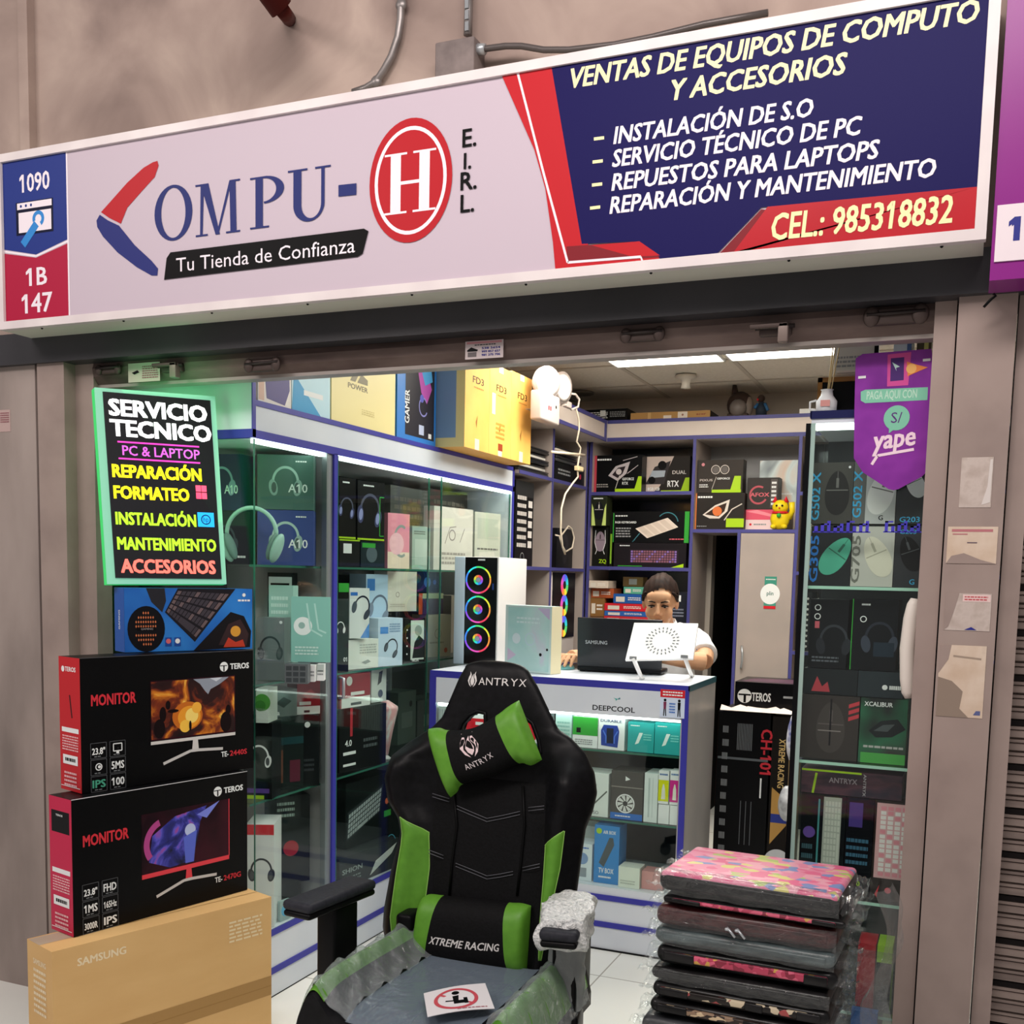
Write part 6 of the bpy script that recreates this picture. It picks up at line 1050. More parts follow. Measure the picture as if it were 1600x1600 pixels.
a,b = YP(1361,703); F.text('yape',a+0.02,b,0.145,C('#f2d8e6'),0.03,fit=0.62,rot=6,shear=0.2); F.line([YP(1362,726),YP(1371,712),YP(1428,702)],0.007,C('#f2d8e6'))
for x,y in ((1347,589),(1448,562)): F.poly([YP(x-6,y+3),YP(x+6,y+2),YP(x+6,y-2),YP(x-6,y-1)],WHT)
item(mb,'payment_pennant','purple pointed payment pennant with white script on the showcase glass','pennant')
# row of violet lettering stuck on the glass
YS_ = RY0-0.0095; VI = mat('#4a44c0',0.4)
for w0, w1, lab in ((0,9,'left word of the violet lettering across the showcase glass'),(11,17,'right word of the violet lettering, under the pennant tip')):
    mb = MB(); a = at(1270+10*w0,832,'y',YS_); b = at(1270+10*w1,829,'y',YS_); mb.box((a.x,YS_,a.z),(b.x,YS_+0.001,a.z+0.003),VI)
    for i in range(w0,w1):
        x = 1272+10*i; h = 10+4*((i*7) % 3); p = at(x,832,'y',YS_); q = at(x+6,832-h,'y',YS_); mb.box((p.x,YS_,a.z+0.001),(q.x,YS_+0.001,q.z),VI)
        if i % 2: mb.box((p.x,YS_,q.z-0.004),(p.x+0.02,YS_+0.001,q.z),VI)
    item(mb,'glass_decal',lab,'decal')
# white curved grip at the jamb
mb = MB(); q0 = at(1405,1090,'y',2.845); q1 = at(1424,935,'y',2.845)
prof = [(0.0,0.5),(0.06,0.9),(0.2,1.0),(0.5,1.02),(0.8,1.0),(0.94,0.85),(1.0,0.5)]
mb.tube([(q0.x+0.022-0.01*math.sin(math.pi*t_),2.845,q0.z+(q1.z-q0.z)*t_) for t_,w in prof],[0.018*w for t_,w in prof],C('#e2dbd2',0.4),12); mb.tube([(q0.x+0.044,2.84,q0.z),(q0.x+0.046,2.838,(q0.z+q1.z)/2),(q0.x+0.05,2.84,q1.z)],[0.011,0.014,0.011],C('#e2dbd2',0.4),10)
item(mb,'door_buffer','white rounded plastic buffer strip hanging at the right jamb before the showcase','buffer strip')
# ================================================================== at the entrance, left: cartons and the neon board
def SC_(p, s=0.978): return CAM+(Vector(p)-CAM)*s
k = 0.978
CARD = noisemat('plain_cardboard',[(0.3,'#d3aa70'),(0.7,'#dcb57b')],3,0.7,4,stretch=(1,1,4))
def sams(F):
    F.text('SAMSUNG',0.1,0.87,0.05,C('#eedcb8'),0.03,fit=0.2); F.lines(0.78,0.74,0.17,0.16,6,C('#e9d6ae')); F.rect(0,0.28,1,0.42,C('#a98450',0.55)); F.rect(0,0.345,1,0.352,C('#9a7642'))
o = SC_((-2.28,2.166,0.431)); HS = o.z
carton('cardboard_box','large plain cardboard monitor box at the bottom of the pile by the left jamb','box',(o.x,o.y,0),1.247,0.735*k,0.152*k,HS,CARD,sams,lambda F:(F.text('SAMSUNG',0.25,0.87,0.035,C('#eedcb8'),0.03,fit=0.5),F.lines(0.25,0.55,0.5,0.3,8,C('#eedcb8')),F.rect(0.45,0.12,0.62,0.28,C('#5f4a2c')),F.rect(0.48,0.15,0.55,0.28,C('#d0d4d8'))),top=lambda F:(F.rect(0.0,0.5,1,0.53,C('#a07c4a')),F.rect(0.0,0.5,0.18,0.95,C('#b8a892'))))
FIRE = noisemat('fire_picture',[(0.3,'#150b10'),(0.46,'#2e1214'),(0.53,'#7a2f18'),(0.59,'#d07a22'),(0.65,'#f0c455'),(0.74,'#5a2018')],9,0.35,5,distort=1.2)
NEB = noisemat('blue_creature_picture',[(0.3,'#14152e'),(0.44,'#2c2f86'),(0.52,'#5a56c8'),(0.6,'#a04a98'),(0.68,'#26265c'),(0.8,'#10111f')],7,0.35,4,distort=2.0)
DARKSCR = noisemat('dark_screen',[(0.3,'#120c12'),(0.6,'#3a1420'),(0.8,'#1a1014')],5,0.3,3)
def logo(F, a, b, h):
    F.ell(a,b,h*0.8,WHT); F.rect(a-0.024,b+h*0.1,a+0.02,b+h*0.24,BLK); F.rect(a-0.004,b-h*0.75,a+0.004,b+h*0.1,BLK); F.text('TEROS',a+0.04,b-h*0.45,h*0.95,WHT,0.04,fit=0.12)
def mon(pic, rim, code, specs):
    def art(F):
        F.text('MONITOR',0.055,0.645,0.085,C('#d0303c'),0.035,fit=0.235); logo(F,0.81,0.875,0.05)
        if rim: # lit frameless screen
            F.rect(0.36,0.33,0.88,0.8,DARKSCR); F.poly([(0.40,0.42),(0.42,0.62),(0.55,0.74),(0.74,0.78),(0.7,0.66),(0.68,0.5),(0.64,0.36),(0.52,0.345)],NEB); F.ring(0.5,0.55,0.2,0.05,C('#b04488'),110,215); F.ell(0.64,0.61,0.05,C('#b8c4e8')); F.poly([(0.6,0.56),(0.68,0.6),(0.66,0.35),(0.61,0.35)],C('#5a6ad0')); F.poly([(0.68,0.72),(0.82,0.8),(0.74,0.68)],C('#7a86e0')); F.rect(0.36,0.3,0.88,0.335,rim); F.line([(0.88,0.33),(0.88,0.8)],0.003,rim)
        else:
            F.rect(0.37,0.33,0.88,0.8,DARKSCR); F.rect(0.375,0.34,0.875,0.79,FIRE); F.ell(0.585,0.5,0.14,C('#c4691f'),ry=0.115); F.ell(0.595,0.49,0.105,C('#e89a2c'),ry=0.09); F.ell(0.61,0.5,0.06,C('#f8d873'),ry=0.06); F.ell(0.57,0.42,0.05,C('#f4c04a')); F.ell(0.64,0.56,0.045,C('#f0b040'))
            F.poly([(0.62,0.79),(0.66,0.75),(0.69,0.69),(0.71,0.66),(0.725,0.7),(0.78,0.735),(0.84,0.79)],C('#8f96a4')); F.poly([(0.72,0.79),(0.76,0.76),(0.8,0.79)],C('#c9d0da'))
            for x_, y_, rx_, ry_ in ((0.42,0.42,0.05,0.075),(0.44,0.53,0.03,0.06),(0.47,0.6,0.022,0.035),(0.5,0.55,0.05,0.014),(0.82,0.42,0.055,0.085),(0.835,0.52,0.025,0.04),(0.6,0.42,0.012,0.04)): F.ell(x_,y_,rx_,C('#160c0f'),ry=ry_)
            F.rect(0.37,0.3,0.88,0.325,C('#d3cfcc'))
        F.poly([(0.61,0.22),(0.65,0.22),(0.645,0.3),(0.615,0.3)],rim or C('#d3cfcc')); F.line([(0.44,0.14),(0.6,0.215),(0.65,0.215),(0.8,0.2)],0.009,C('#c9c6c4'))
        F.text('TE-',0.79,0.13,0.045,WHT,0.03,fit=0.045); F.text(code,0.845,0.13,0.045,C('#d0303c'),0.02,fit=0.11)
        for i, st in enumerate(specs):
            a = 0.05+0.1*(i % 2); b = 0.28-0.125*(i//2); F.ring(a+0.04,b+0.03,0.001,0.001,WHT)
            F.line([(a-0.004,b-0.03),(a-0.004,b+0.085),(a+0.078,b+0.085),(a+0.078,b-0.03),(a-0.004,b-0.03)],0.0015,C('#5a5c60'))
            if st == '#m': F.line([(a+0.015,b+0.01),(a+0.06,b+0.01),(a+0.06,b+0.065),(a+0.015,b+0.065),(a+0.015,b+0.01)],0.003,WHT); F.rect(a+0.03,b-0.01,a+0.045,b+0.005,WHT)
            elif st == '#c': F.ring(a+0.037,b+0.03,0.028,0.008,WHT); F.ell(a+0.04,b+0.03,0.012,WHT)
            else: F.text(st,a+0.004,b,0.06 if len(st) < 4 else 0.05,C('#4fa88a') if st == 'IPS' and not rim else WHT,0.03,fit=0.066)
            F.lines(a+0.015,b-0.022,0.04,0.012,1,GRY)
    return art
def mside(c, pic):
    def art(F):
        if pic: F.rect(0.1,0.74,0.9,0.9,BLK); F.text('TEROS',0.3,0.86,0.015,WHT,0.02,fit=0.3)
        else: F.text('TEROS',0.3,0.895,0.035,WHT,0.03,fit=0.5); F.ell(0.2,0.91,0.022,WHT); F.line([(0.5,0.72),(0.6,0.55)],0.006,BLK)
        F.rect(0.1,0.44,0.9,0.475,WHT); F.lines(0.12,0.3,0.76,0.12,6,C('#e8b4b8')); F.rect(0.15,0.2,0.85,0.27,WHT); F.lines(0.25,0.21,0.5,0.05,1,BLK); F.lines(0.2,0.03,0.6,0.12,4,C('#e8b4b8')); F.rect(0.05,0.03,0.95,0.035,WHT)
    return art
o2 = SC_((-2.313,2.279,0.431)); h2 = 0.404*k
BLKC = mat('#0b0b0d',0.35)
def redside(c, pic):
    base = mside(c,pic)
    def art(F): F.rect(0,0,1,1,c); base(F)
    return art
carton('monitor_box','black monitor box with a glowing purple creature screen and pinkish red side, lower of two','box',(o2.x,o2.y,HS),1.324,0.627*k,0.118*k,h2,BLKC,mon(NEB,mat('#e0404c',0.4),'2470G',('23.8"','FHD','1MS','165Hz','3000R','IPS')),redside(C('#c4204a'),True),edge=C('#c9c9cc'))
o1 = SC_((-2.346,2.353,0.834)); z1 = HS+h2; h1 = SC_((0,0,1.234)).z-z1
carton('monitor_box','black monitor box with a fiery battle screen and red side, upper of two','box',(o1.x,o1.y,z1),1.291,0.614*k,0.118*k,h1,BLKC,mon(FIRE,None,'2440S',('23.8"','#m','#c','5MS','IPS','100')),redside(C('#c01a24'),False),edge=C('#3a3a3e'))
# blue combo box
o3 = SC_((-2.393,2.585,1.234)); z3 = z1+h1; n3 = Vector((math.sin(1.1),-math.cos(1.1),0)); h3 = at_pl(200,918,o3,n3).z-z3
CBL = noisemat('blue_combo_print',[(0.35,'#1f5fb4'),(0.6,'#2f7fd0'),(0.8,'#2a6fc0')],5,0.35,2)
def combo(F):
    # headset
    F.poly([(0.16,1),(0.2,0.78),(0.28,0.62),(0.31,0.8),(0.3,1)],C('#2a2a30')); F.ell(0.16,0.36,0.3,C('#141418'),ry=0.36); 
    DOT = C('#d87a4a')
    for i in range(9):
        for j in range(8):
            x, y = 0.085+0.018*i, 0.12+0.07*j
            if ((x-0.16)/0.085)**2+((y-0.36)/0.27)**2 < 1 and abs(y-0.36) > 0.04: F.poly([(x-0.006,y),(x,y-0.024),(x+0.006,y),(x,y+0.024)],DOT); F.k -= 0.00004
    F.rect(0.09,0.33,0.23,0.39,C('#0a0a0c')); F.text('GAMING',0.12,0.345,0.03,C('#a9a2a4'),0.0,fit=0.09)
    F.keyboard([(0.3,0.62),(0.53,0.14),(0.86,1.0),(0.4,1.0)],C('#211f24'),C('#3f3a42'),5,11,C('#6a5a5c'))
    F.poly([(0.52,0.0),(0.7,0.38),(0.82,0.62),(0.93,0.55),(0.99,0.3),(0.98,0.03)],C('#1c1a1d')); F.poly([(0.72,0.08),(0.8,0.42),(0.9,0.5),(0.97,0.25),(0.95,0.06)],C('#3a2a2c')); F.ell(0.86,0.3,0.09,C('#d89a3a')); F.poly([(0.76,0.04),(0.8,0.2),(0.86,0.12),(0.92,0.16),(0.94,0.04)],C('#c4402c'))
    F.rect(0.3,0.08,0.35,0.22,C('#1f4a9c')); F.rect(0.37,0.08,0.42,0.22,C('#1f4a9c')); F.ell(0.325,0.16,0.04,C('#d86a70')); F.ell(0.395,0.16,0.04,WHT); F.ell(0.93,0.9,0.03,WHT); F.lines(0.88,0.78,0.1,0.06,1,WHT)
carton('gaming_combo_box','blue box with headset, keyboard and mouse pictures under the neon board','box',(o3.x,o3.y,z3),1.1,0.42,0.107,h3,CBL,combo,lambda F:(F.rect(0,0,1,1,C('#1c56aa')),F.text('GAMING',0.55,0.35,0.06,WHT,0.02,fit=0.3,rot=90)))
# neon board
zb = z3+h3+0.006; PN = Vector((o3.x-0.03,o3.y+0.05,zb)); nN = Vector((math.sin(1.02),-math.cos(1.02),0.12)).normalized()
t = thing('neon_board','black menu board with glowing hand lettering and mint edge on the blue box','neon sign',(o3.x,o3.y+0.15,zb),)
def NP(x,y,off=0): return at_pl(x,y,PN+nN*off,nN)
bl, br, tr, tl = NP(167,918), NP(352,918), NP(334,620), NP(147,606)
u = (br-bl).normalized(); lowest = min(bl.z,br.z)
MINTE = mat('#8fd8b8',0.4,0,0.25)
Q = [NP(*p) for p in ((167,913),(353,913),(335,620),(147,606))]
def slab(c, n_, t0, t1, m, mb):
    a = [q+n_*t0 for q in c]; b = [q+n_*t1 for q in c]; mb.add(a+b,[(3,2,1,0),(4,5,6,7),(0,1,5,4),(1,2,6,5),(2,3,7,6),(3,0,4,7)],m)
mb = MB(); slab(Q,nN,-0.03,0.0,mat('#2fc060',0.4,0,0.6),mb); slab(Q,nN,0.0,0.006,MINTE,mb); mb.obj('edge_frame',t)
IN = [NP(*p,0.007) for p in ((180,903),(346,905),(328,626),(160,612))]
mb = MB(); slab(IN,nN,0.0,0.003,mat('#1c1d22',0.25),mb)
O = IN[0]+nN*0.003
class Quad(Face):
    """print on a four-cornered panel whose sides are not quite square"""
    def __init__(s, mb, c, n_): 
        s.mb = mb; s.c = c; s.n = n_; s.k = 0.0004; s.w = ((c[1]-c[0]).length+(c[2]-c[3]).length)/2; s.h = ((c[3]-c[0]).length+(c[2]-c[1]).length)/2; s.warp = None
    def P(s, a, b):
        x, y = a/s.w, b/s.h; return (s.c[0]*(1-x)+s.c[1]*x)*(1-y)+(s.c[3]*(1-x)+s.c[2]*x)*y+s.n*s.k
F = Quad(mb,[q+nN*0.003 for q in IN],nN)
def glow(h, e=1.6): return mat(h,0.5,0,e)
for st,a,b,h,fit,col,bold in (('SERVICIO',0.05,0.878,0.09,0.9,glow('#ffffff',1.6),0.045),('TECNICO',0.05,0.768,0.09,0.93,glow('#ffffff',1.6),0.045),('PC & LAPTOP',0.14,0.665,0.055,0.72,glow('#c45ac0',1.0),0.02),('REPARACIÓN',0.04,0.545,0.07,0.82,glow('#ffee1a',1.4),0.045),('FORMATEO',0.04,0.43,0.07,0.69,glow('#ffee1a',1.4),0.045),('INSTALACIÓN',0.04,0.29,0.068,0.74,glow('#9fd82a',1.2),0.045),('MANTENIMIENTO',0.04,0.155,0.068,0.92,glow('#9fd82a',1.2),0.045),('ACCESORIOS',0.06,0.03,0.075,0.88,glow('#ff6a5c',1.3),0.045)):
    F.text(st,a,b,h,col,bold,fit=fit)
F.line([(0.1,0.735),(0.86,0.735)],0.005,glow('#d83aa8',1.2)); F.line([(0.1,0.645),(0.86,0.645)],0.005,glow('#d83aa8',1.2))
for i in range(2):
    for j in range(2): F.rect(0.80+0.055*i,0.445+0.04*j,0.85+0.055*i,0.48+0.04*j,glow('#f04a6c',1.2))
F.rect(0.8,0.29,0.96,0.37,glow('#1f9be8',1.2)); F.ring(0.88,0.33,0.028,0.006,C('#103a6c')); F.text('hp',0.855,0.318,0.03,C('#103a6c'),0.0,fit=0.05)
mb.obj('menu_panel',t)
mb = MB(); m_ = (Q[0]+Q[1])/2; M_ = (Q[2]+Q[3])/2; mb.tube([M_*0.55+m_*0.45-nN*0.031,Vector((m_.x,m_.y,zb))-Vector((nN.x,nN.y,0)).normalized()*0.05],0.004,BLK,8); mb.obj('rear_prop',t)
gl = bpy.data.lights.new('neon_glow','AREA'); gl.energy = 0.5; gl.spread = 1.7; gl.color = (0.12,1.0,0.3); gl.size = 0.3; gl.size_y = 0.5; gl.shape = 'RECTANGLE'
go = bpy.data.objects.new('neon_glow', gl); COL.objects.link(go); cq = (Q[0]+Q[1])/2*0.3+(Q[2]+Q[3])/2*0.7-nN*0.034; go.location = cq-t.location; go.rotation_euler = (Vector((-2.36,2.95,2.0))-cq).to_track_quat('-Z','Y').to_euler(); go.parent = t
# ================================================================== the gaming chair
LEA = noisemat('black_leather',[(0.3,'#0b0b0d'),(0.7,'#121215')],60,0.42,3,bump=0.04); FAB = noisemat('black_mesh_fabric',[(0.3,'#0a0a0b'),(0.7,'#101012')],150,0.7,2,bump=0.1)
GRL = noisemat('green_leather',[(0.3,'#58912c'),(0.7,'#629c32')],40,0.42,3,bump=0.03); PLB = mat('#0d0d0f',0.4); STI = mat('#5f6066',0.6); THR = mat('#d9d6d4',0.5)
t = thing('gaming_chair','black and green gaming chair wrapped in plastic in front of the counter','chair',(-1.16,2.5,0),)
TILT = math.radians(9); BV = Vector((0,math.sin(TILT),math.cos(TILT))); BN = Vector((0,-math.cos(TILT),math.sin(TILT))); BO = Vector((-1.15,2.64,0.47)); BU = Vector((1,0,0))
def bp(x,y,off=0.0):
    p = at_pl(x,y,BO+BN*off,BN)-BO; return p.x, p.dot(BV)
Lp = [(720,1042),(711,1058),(699,1086),(684,1120),(668,1136),(635,1157),(606,1180),(595,1214),(600,1250),(616,1278),(620,1300),(605,1360),(594,1420),(592,1450),(600,1484),(606,1510)]
Rp = [(818,1044),(834,1071),(852,1109),(867,1139),(886,1152),(909,1176),(923,1208),(927,1240),(920,1270),(909,1296),(903,1337),(895,1397),(882,1487),(871,1530)]
LB = sorted([bp(*p,0.03)[::-1] for p in Lp]); RB = sorted([bp(*p,0.03)[::-1] for p in Rp]); VT = bp(770,1031,0.03)[1]; VB = min(LB[0][0],RB[0][0])
def interp(tb, v):
    if v <= tb[0][0]: return tb[0][1]
    for (a,x),(b,y) in zip(tb,tb[1:]):
        if v <= b: return x+(y-x)*(v-a)/(b-a)
    return tb[-1][1]
def width(v):
    l, r = interp(LB,v), interp(RB,v); vk = min(LB[-1][0],RB[-1][0])
    if v > vk:
        q = min(1,(v-vk)/(VT-vk)); c = (l+r)/2; w = (r-l)/2*math.sqrt(max(0.0,1-q**2.2)); return c-w, c+w
    return l, r
vs_ = bp(770,1200,0.03)[1]
def DEP(u_, v):
    l, r = width(v); w = max(r-l,1e-4); s = max(-1,min(1,(2*u_-l-r)/w)); e = max(0,1-abs(s)**7)**0.5; ev = max(0,1-max(0,(v-(VT-0.09))/0.09)**3)**0.5
    k_ = min(1,max(0,(vs_+0.09-v)/0.12)); k_ = k_*k_*(3-2*k_); sh = math.exp(-((v-vs_+0.04)/0.1)**2)
    wing = math.exp(-((abs(s)-0.82)/0.17)**2)*(0.05+0.02*sh)*k_
    return (0.03-0.01*(1-k_)+wing+0.012*math.exp(-(s/0.5)**2)*(1-k_))*e*ev
def BP(u_, v, off=0.0): return BO+BU*u_+BV*v+BN*(DEP(u_,v)+off)
# shell with two openings
HOLES = [[(712,1146),(718,1130),(730,1117),(744,1111),(756,1114),(757,1130),(748,1146)],[(808,1128),(816,1120),(828,1130),(838,1156),(842,1176),(830,1176),(812,1154)]]
HP = [[bp(*p,0.04) for p in h] for h in HOLES]
def inpoly(x,y,P):
    c = False
    for i in range(len(P)):
        (x0,y0),(x1,y1) = P[i-1],P[i]
        if (y0 > y) != (y1 > y) and x < (x1-x0)*(y-y0)/(y1-y0)+x0: c = not c
    return c
NR, NC = 130, 90; V = []; 
for side in (1,-1):
    for i in range(NR+1):
        q = i/NR; v = VB+(VT-VB)*(1-(1-q)**1.6); l, r = width(v)
        for j in range(NC+1):
            s = -math.cos(math.pi*j/NC); u_ = (l+r)/2+(r-l)/2*s; d = DEP(u_,v)
            if side < 0: e = max(0,1-abs(s)**6)**0.5; ev = max(0,1-max(0,(v-(VT-0.09))/0.09)**3)**0.5; d = -(0.055-0.047*min(1,max(0,(v-vs_-0.02)/0.06)))*e*ev
            V.append((u_,v,d))
pts = [BO+BU*a+BV*b+BN*c for a,b,c in V]; FS = []; off = (NR+1)*(NC+1)
for sd in (0,1):
    for i in range(NR):
        for j in range(NC):
            a = sd*off+i*(NC+1)+j; f = (a,a+1,a+NC+2,a+NC+1); cu_ = sum(V[x][0] for x in f)/4; cv_ = sum(V[x][1] for x in f)/4
            if any(inpoly(cu_,cv_,h) for h in HP): continue
            FS.append(f if sd == 0 else f[::-1])
mb = MB(); mb.add(pts,FS,LEA,True); mb.add([pts[j] for j in range(NC+1)]+[pts[off+j] for j in range(NC+1)],[(j,NC+1+j,NC+2+j,j+1) for j in range(NC)],LEA,True)
for h in HP:
    hh_ = []
    for (x0,y0),(x1,y1) in zip(h,h[1:]+h[:1]): hh_ += [(x0+(x1-x0)*i/4,y0+(y1-y0)*i/4) for i in range(4)]
    n_ = len(hh_); ring = [BP(a,b,0.001) for a,b in hh_]+[BO+BU*a+BV*b-BN*0.009 for a,b in hh_]
    mb.add(ring,[(i,(i+1)%n_,(i+1)%n_+n_,i+n_) for i in range(n_)],PLB,True); mb.tube([BP(a,b,0.0) for a,b in hh_],0.006,PLB,8,closed=True)
back = mb.obj('backrest',t)
def patch(left, right, off, m, name, parent, bulge=0.006, rows=40, cols=14, edge=None):
    lt = sorted([bp(*p,0.05)[::-1] for p in left]); rt = sorted([bp(*p,0.05)[::-1] for p in right]); v0 = max(lt[0][0],rt[0][0]); v1 = min(lt[-1][0],rt[-1][0]); vs = []; fs = []
    for i in range(rows+1):
        v = v0+(v1-v0)*i/rows; l, r = interp(lt,v), interp(rt,v)
        for j in range(cols+1):
            x = j/cols; u_ = l+(r-l)*x; vs.append(BP(u_,v,off+bulge*(max(0,1-(2*x-1)**4))*(max(0,1-(2*i/rows-1)**10))))
    for i in range(rows):
        for j in range(cols): fs.append((i*(cols+1)+j,i*(cols+1)+j+1,(i+1)*(cols+1)+j+1,(i+1)*(cols+1)+j))
    mb = MB(); mb.add(vs,fs,m,True)
    if edge:
        for cidx in (0,cols): mb.tube([vs[i*(cols+1)+cidx] for i in range(rows+1)],0.0016,edge,6)
    o = mb.obj(name,parent); return o
patch([(630.5,1276),(631,1319),(624,1367),(615.5,1431),(618,1461),(640,1484)],[(630.5,1276),(668,1300),(667,1356),(661,1401),(652,1430),(651,1484)],0.001,GRL,'side_panel',back,edge=C('#8fc060'))['label'] = 'green side panel'
patch([(884,1298),(854,1319),(852,1375),(847,1450),(846,1499)],[(885,1296),(877,1356),(864,1420),(849,1500)],0.001,GRL,'side_panel',back,edge=C('#8fc060'))['label'] = 'green side panel'
patch([(680,1208),(672,1290),(672,1400),(664,1490)],[(850,1208),(853,1290),(848,1400),(838,1515)],0.0005,FAB,'centre_panel',back,bulge=0.01)
mb = MB()
for pl in ([(674,1240),(700,1248)],[(712,1259),(735,1269),(759,1279),(785,1274),(811,1268)],[(824,1262),(852,1259)],[(669,1328),(691,1337)],[(710,1349),(735,1359),(759,1369),(780,1366),(800,1362)],[(815,1356),(846,1349)]):
    for dy in (0,5): mb.tube([BP(*bp(x,y+dy,0.05),0.0125) for x,y in pl],0.0011,STI,5)
mb.obj('stitching',back)
for xs in ((706,712,704,700),(815,818,812,806)):
    mb = MB(); mb.tube([BP(*bp(x,y,0.05),0.011) for x,y in zip(xs,(1228,1290,1350,1400))],0.004,mat('#050506',0.5),8); mb.obj('elastic_strap',back)
def tface(x0,y0,x1,y1,hpx,off,D=None):
    """a lettering face draped over the backrest: base line from pixel (x0,y0) to (x1,y1)"""
    a = bp(x0,y0,0.05); b = bp(x1,y1,0.05); e = Vector((b[0]-a[0],b[1]-a[1])); L = e.length; e.normalize(); nn_ = Vector((-e.y,e.x)); h = hpx/FPX*2.95
    f = D or (lambda u_,v: BP(u_,v,off))
    return lambda mb: Face(mb,(0,0,0),(1,0,0),(0,0,1),L,h,warp=lambda p,q,k_: f(a[0]+e.x*p+nn_.x*q,a[1]+e.y*p+nn_.y*q)+BN*k_)
mb = MB(); F = tface(724,1078,816,1082,30,0.001)(mb); F.flame(0.08,0.62,0.85,THR)
for i,ch in enumerate('ANTRYX'): F.text(ch,0.2+0.135*i,0.33,0.42,THR,0.0,fit=0.115)
mb.obj('embroidery',back)
# headrest pillow
def cushion(top, bot, off, th, ranges, name, label=None):
    """pillow between two pixel curves; ranges: (a0, a1, material, sub-part name)"""
    T_ = [bp(*p,off) for p in top]; B_ = [bp(*p,off) for p in bot]
    def cv(c,a):
        q = a*(len(c)-1); i = min(int(q),len(c)-2); f = q-i
        def g(k_): 
            p0,p1,p2,p3 = c[max(i-1,0)][k_],c[i][k_],c[i+1][k_],c[min(i+2,len(c)-1)][k_]
            return 0.5*((2*p1)+(-p0+p2)*f+(2*p0-5*p1+4*p2-p3)*f*f+(-p0+3*p1-3*p2+p3)*f**3)
        return g(0),g(1)
    def pos(a,b,sg=1):
        x0,y0 = cv(B_,a); x1,y1 = cv(T_,a); u_ = x0+(x1-x0)*b; v = y0+(y1-y0)*b
        e = max(0,1-abs(2*a-1)**8)**0.5*max(0,1-abs(2*b-1)**3)**0.55
        return BO+BU*u_+BV*v+BN*(off+(th*e if sg > 0 else -th*0.35*e))
    root = None
    for a0,a1,m,nm in ranges:
        vs=[];fs=[];na=max(6,int(40*(a1-a0)));nb=18
        for sg in (1,-1):
            for i in range(na+1):
                for j in range(nb+1): vs.append(pos(a0+(a1-a0)*i/na,0.5-0.5*math.cos(math.pi*j/nb),sg))
        o_=(na+1)*(nb+1)
        for sd in (0,1):
            for i in range(na):
                for j in range(nb):
                    q=sd*o_+i*(nb+1)+j; f=(q,q+nb+1,q+nb+2,q+1); fs.append(f if sd==0 else f[::-1])
        mb=MB(); mb.add(vs,fs,m,True); ob=mb.obj(nm,root or t)
        if root is None: root=ob
        else: ob['label']='green leather end'
    return root, pos
hp_, hpos = cushion([(669,1139),(686,1137),(703,1141),(741,1137),(778,1117),(795,1104),(811,1094)],[(704,1246),(714,1238),(724,1225),(770,1212),(812,1193),(830,1196),(847,1187)],0.075,0.05,[(0.333,0.667,FAB,'headrest_pillow'),(0.0,0.333,GRL,'pillow_end'),(0.667,1.0,GRL,'pillow_end')],'headrest_pillow')
mb = MB(); F = Face(mb,(0,0,0),(1,0,0),(0,0,1),0.2,0.2,warp=lambda p,q,k_: hpos(0.333+0.334*p/0.2,q/0.2)+BN*k_); F.flame(0.42,0.66,0.5,C('#e6cfd2'))
for i,ch in enumerate('ANTRYX'): F.text(ch,0.24+0.083*i,0.2+0.012*i,0.11,C('#d9d0d2'),0.0,fit=0.07,rot=6)
mb.obj('embroidery',hp_)
lp_, lpos = cushion([(661,1402),(672,1397),(694,1399),(745,1404),(796,1410),(815,1411),(830,1415)],[(650,1492),(660,1502),(672,1505),(735,1516),(800,1520),(811,1522),(823,1519)],0.06,0.055,[(0.333,0.667,FAB,'lumbar_pillow'),(0.0,0.333,GRL,'pillow_end'),(0.667,1.0,GRL,'pillow_end')],'lumbar_pillow')
mb = MB(); F = Face(mb,(0,0,0),(1,0,0),(0,0,1),0.25,0.15,warp=lambda p,q,k_: lpos(0.333+0.334*p/0.25,q/0.15)+BN*k_); F.text('XTREME RACING',0.05,0.34,0.11,THR,0.02,fit=0.88,shear=0.25); mb.obj('embroidery',lp_)
CHFILM = glassmat('chair_film','#f4f8f8',0.1,0.12,0.2,'#cdd6da',30)
# seat
SXc, SZt = -1.14, 0.455
def seat_z(s, y): # s in -1..1 across, y from front to rear
    b = math.exp(-((abs(s)-0.84)/0.165)**2)*0.075; f = max(0,1-max(0,(2.2-y)/0.13)**2)**0.5 if y < 2.2 else 1
    return SZt+(b+0.0)*max(0,1-abs(s)**14)**0.5-0.06*(1-f)-0.05*abs(s)**12
def seat_grid(s0,s1,y0,y1,off,ns=20,ny=28):
    return [Vector((SXc+0.292*(s0+(s1-s0)*j/ns)*(1.0+0.02*math.sin((y0+(y1-y0)*i/ny)*9)), y0+(y1-y0)*i/ny, seat_z(s0+(s1-s0)*j/ns, y0+(y1-y0)*i/ny)+off)) for i in range(ny+1) for j in range(ns+1)], [(i*(ns+1)+j,i*(ns+1)+j+1,(i+1)*(ns+1)+j+1,(i+1)*(ns+1)+j) for i in range(ny) for j in range(ns)]
mb = MB(); v_, f_ = seat_grid(-1,1,2.09,2.62,0.0,40,30); n0 = len(v_); v2 = [Vector((p.x,p.y,SZt-0.085)) for p in v_]; mb.add(v_,f_,LEA,True); mb.add(v2,[f[::-1] for f in f_],LEA)
rim = [i for i in range(41)]+[41*i+40 for i in range(1,31)]+[41*30+i for i in range(39,-1,-1)]+[41*i for i in range(29,0,-1)]
mb.add([v_[i] for i in rim]+[v2[i] for i in rim],[(i,(i+1)%len(rim),(i+1)%len(rim)+len(rim),i+len(rim)) for i in range(len(rim))][::1],LEA,True); seat = mb.obj('seat',t)
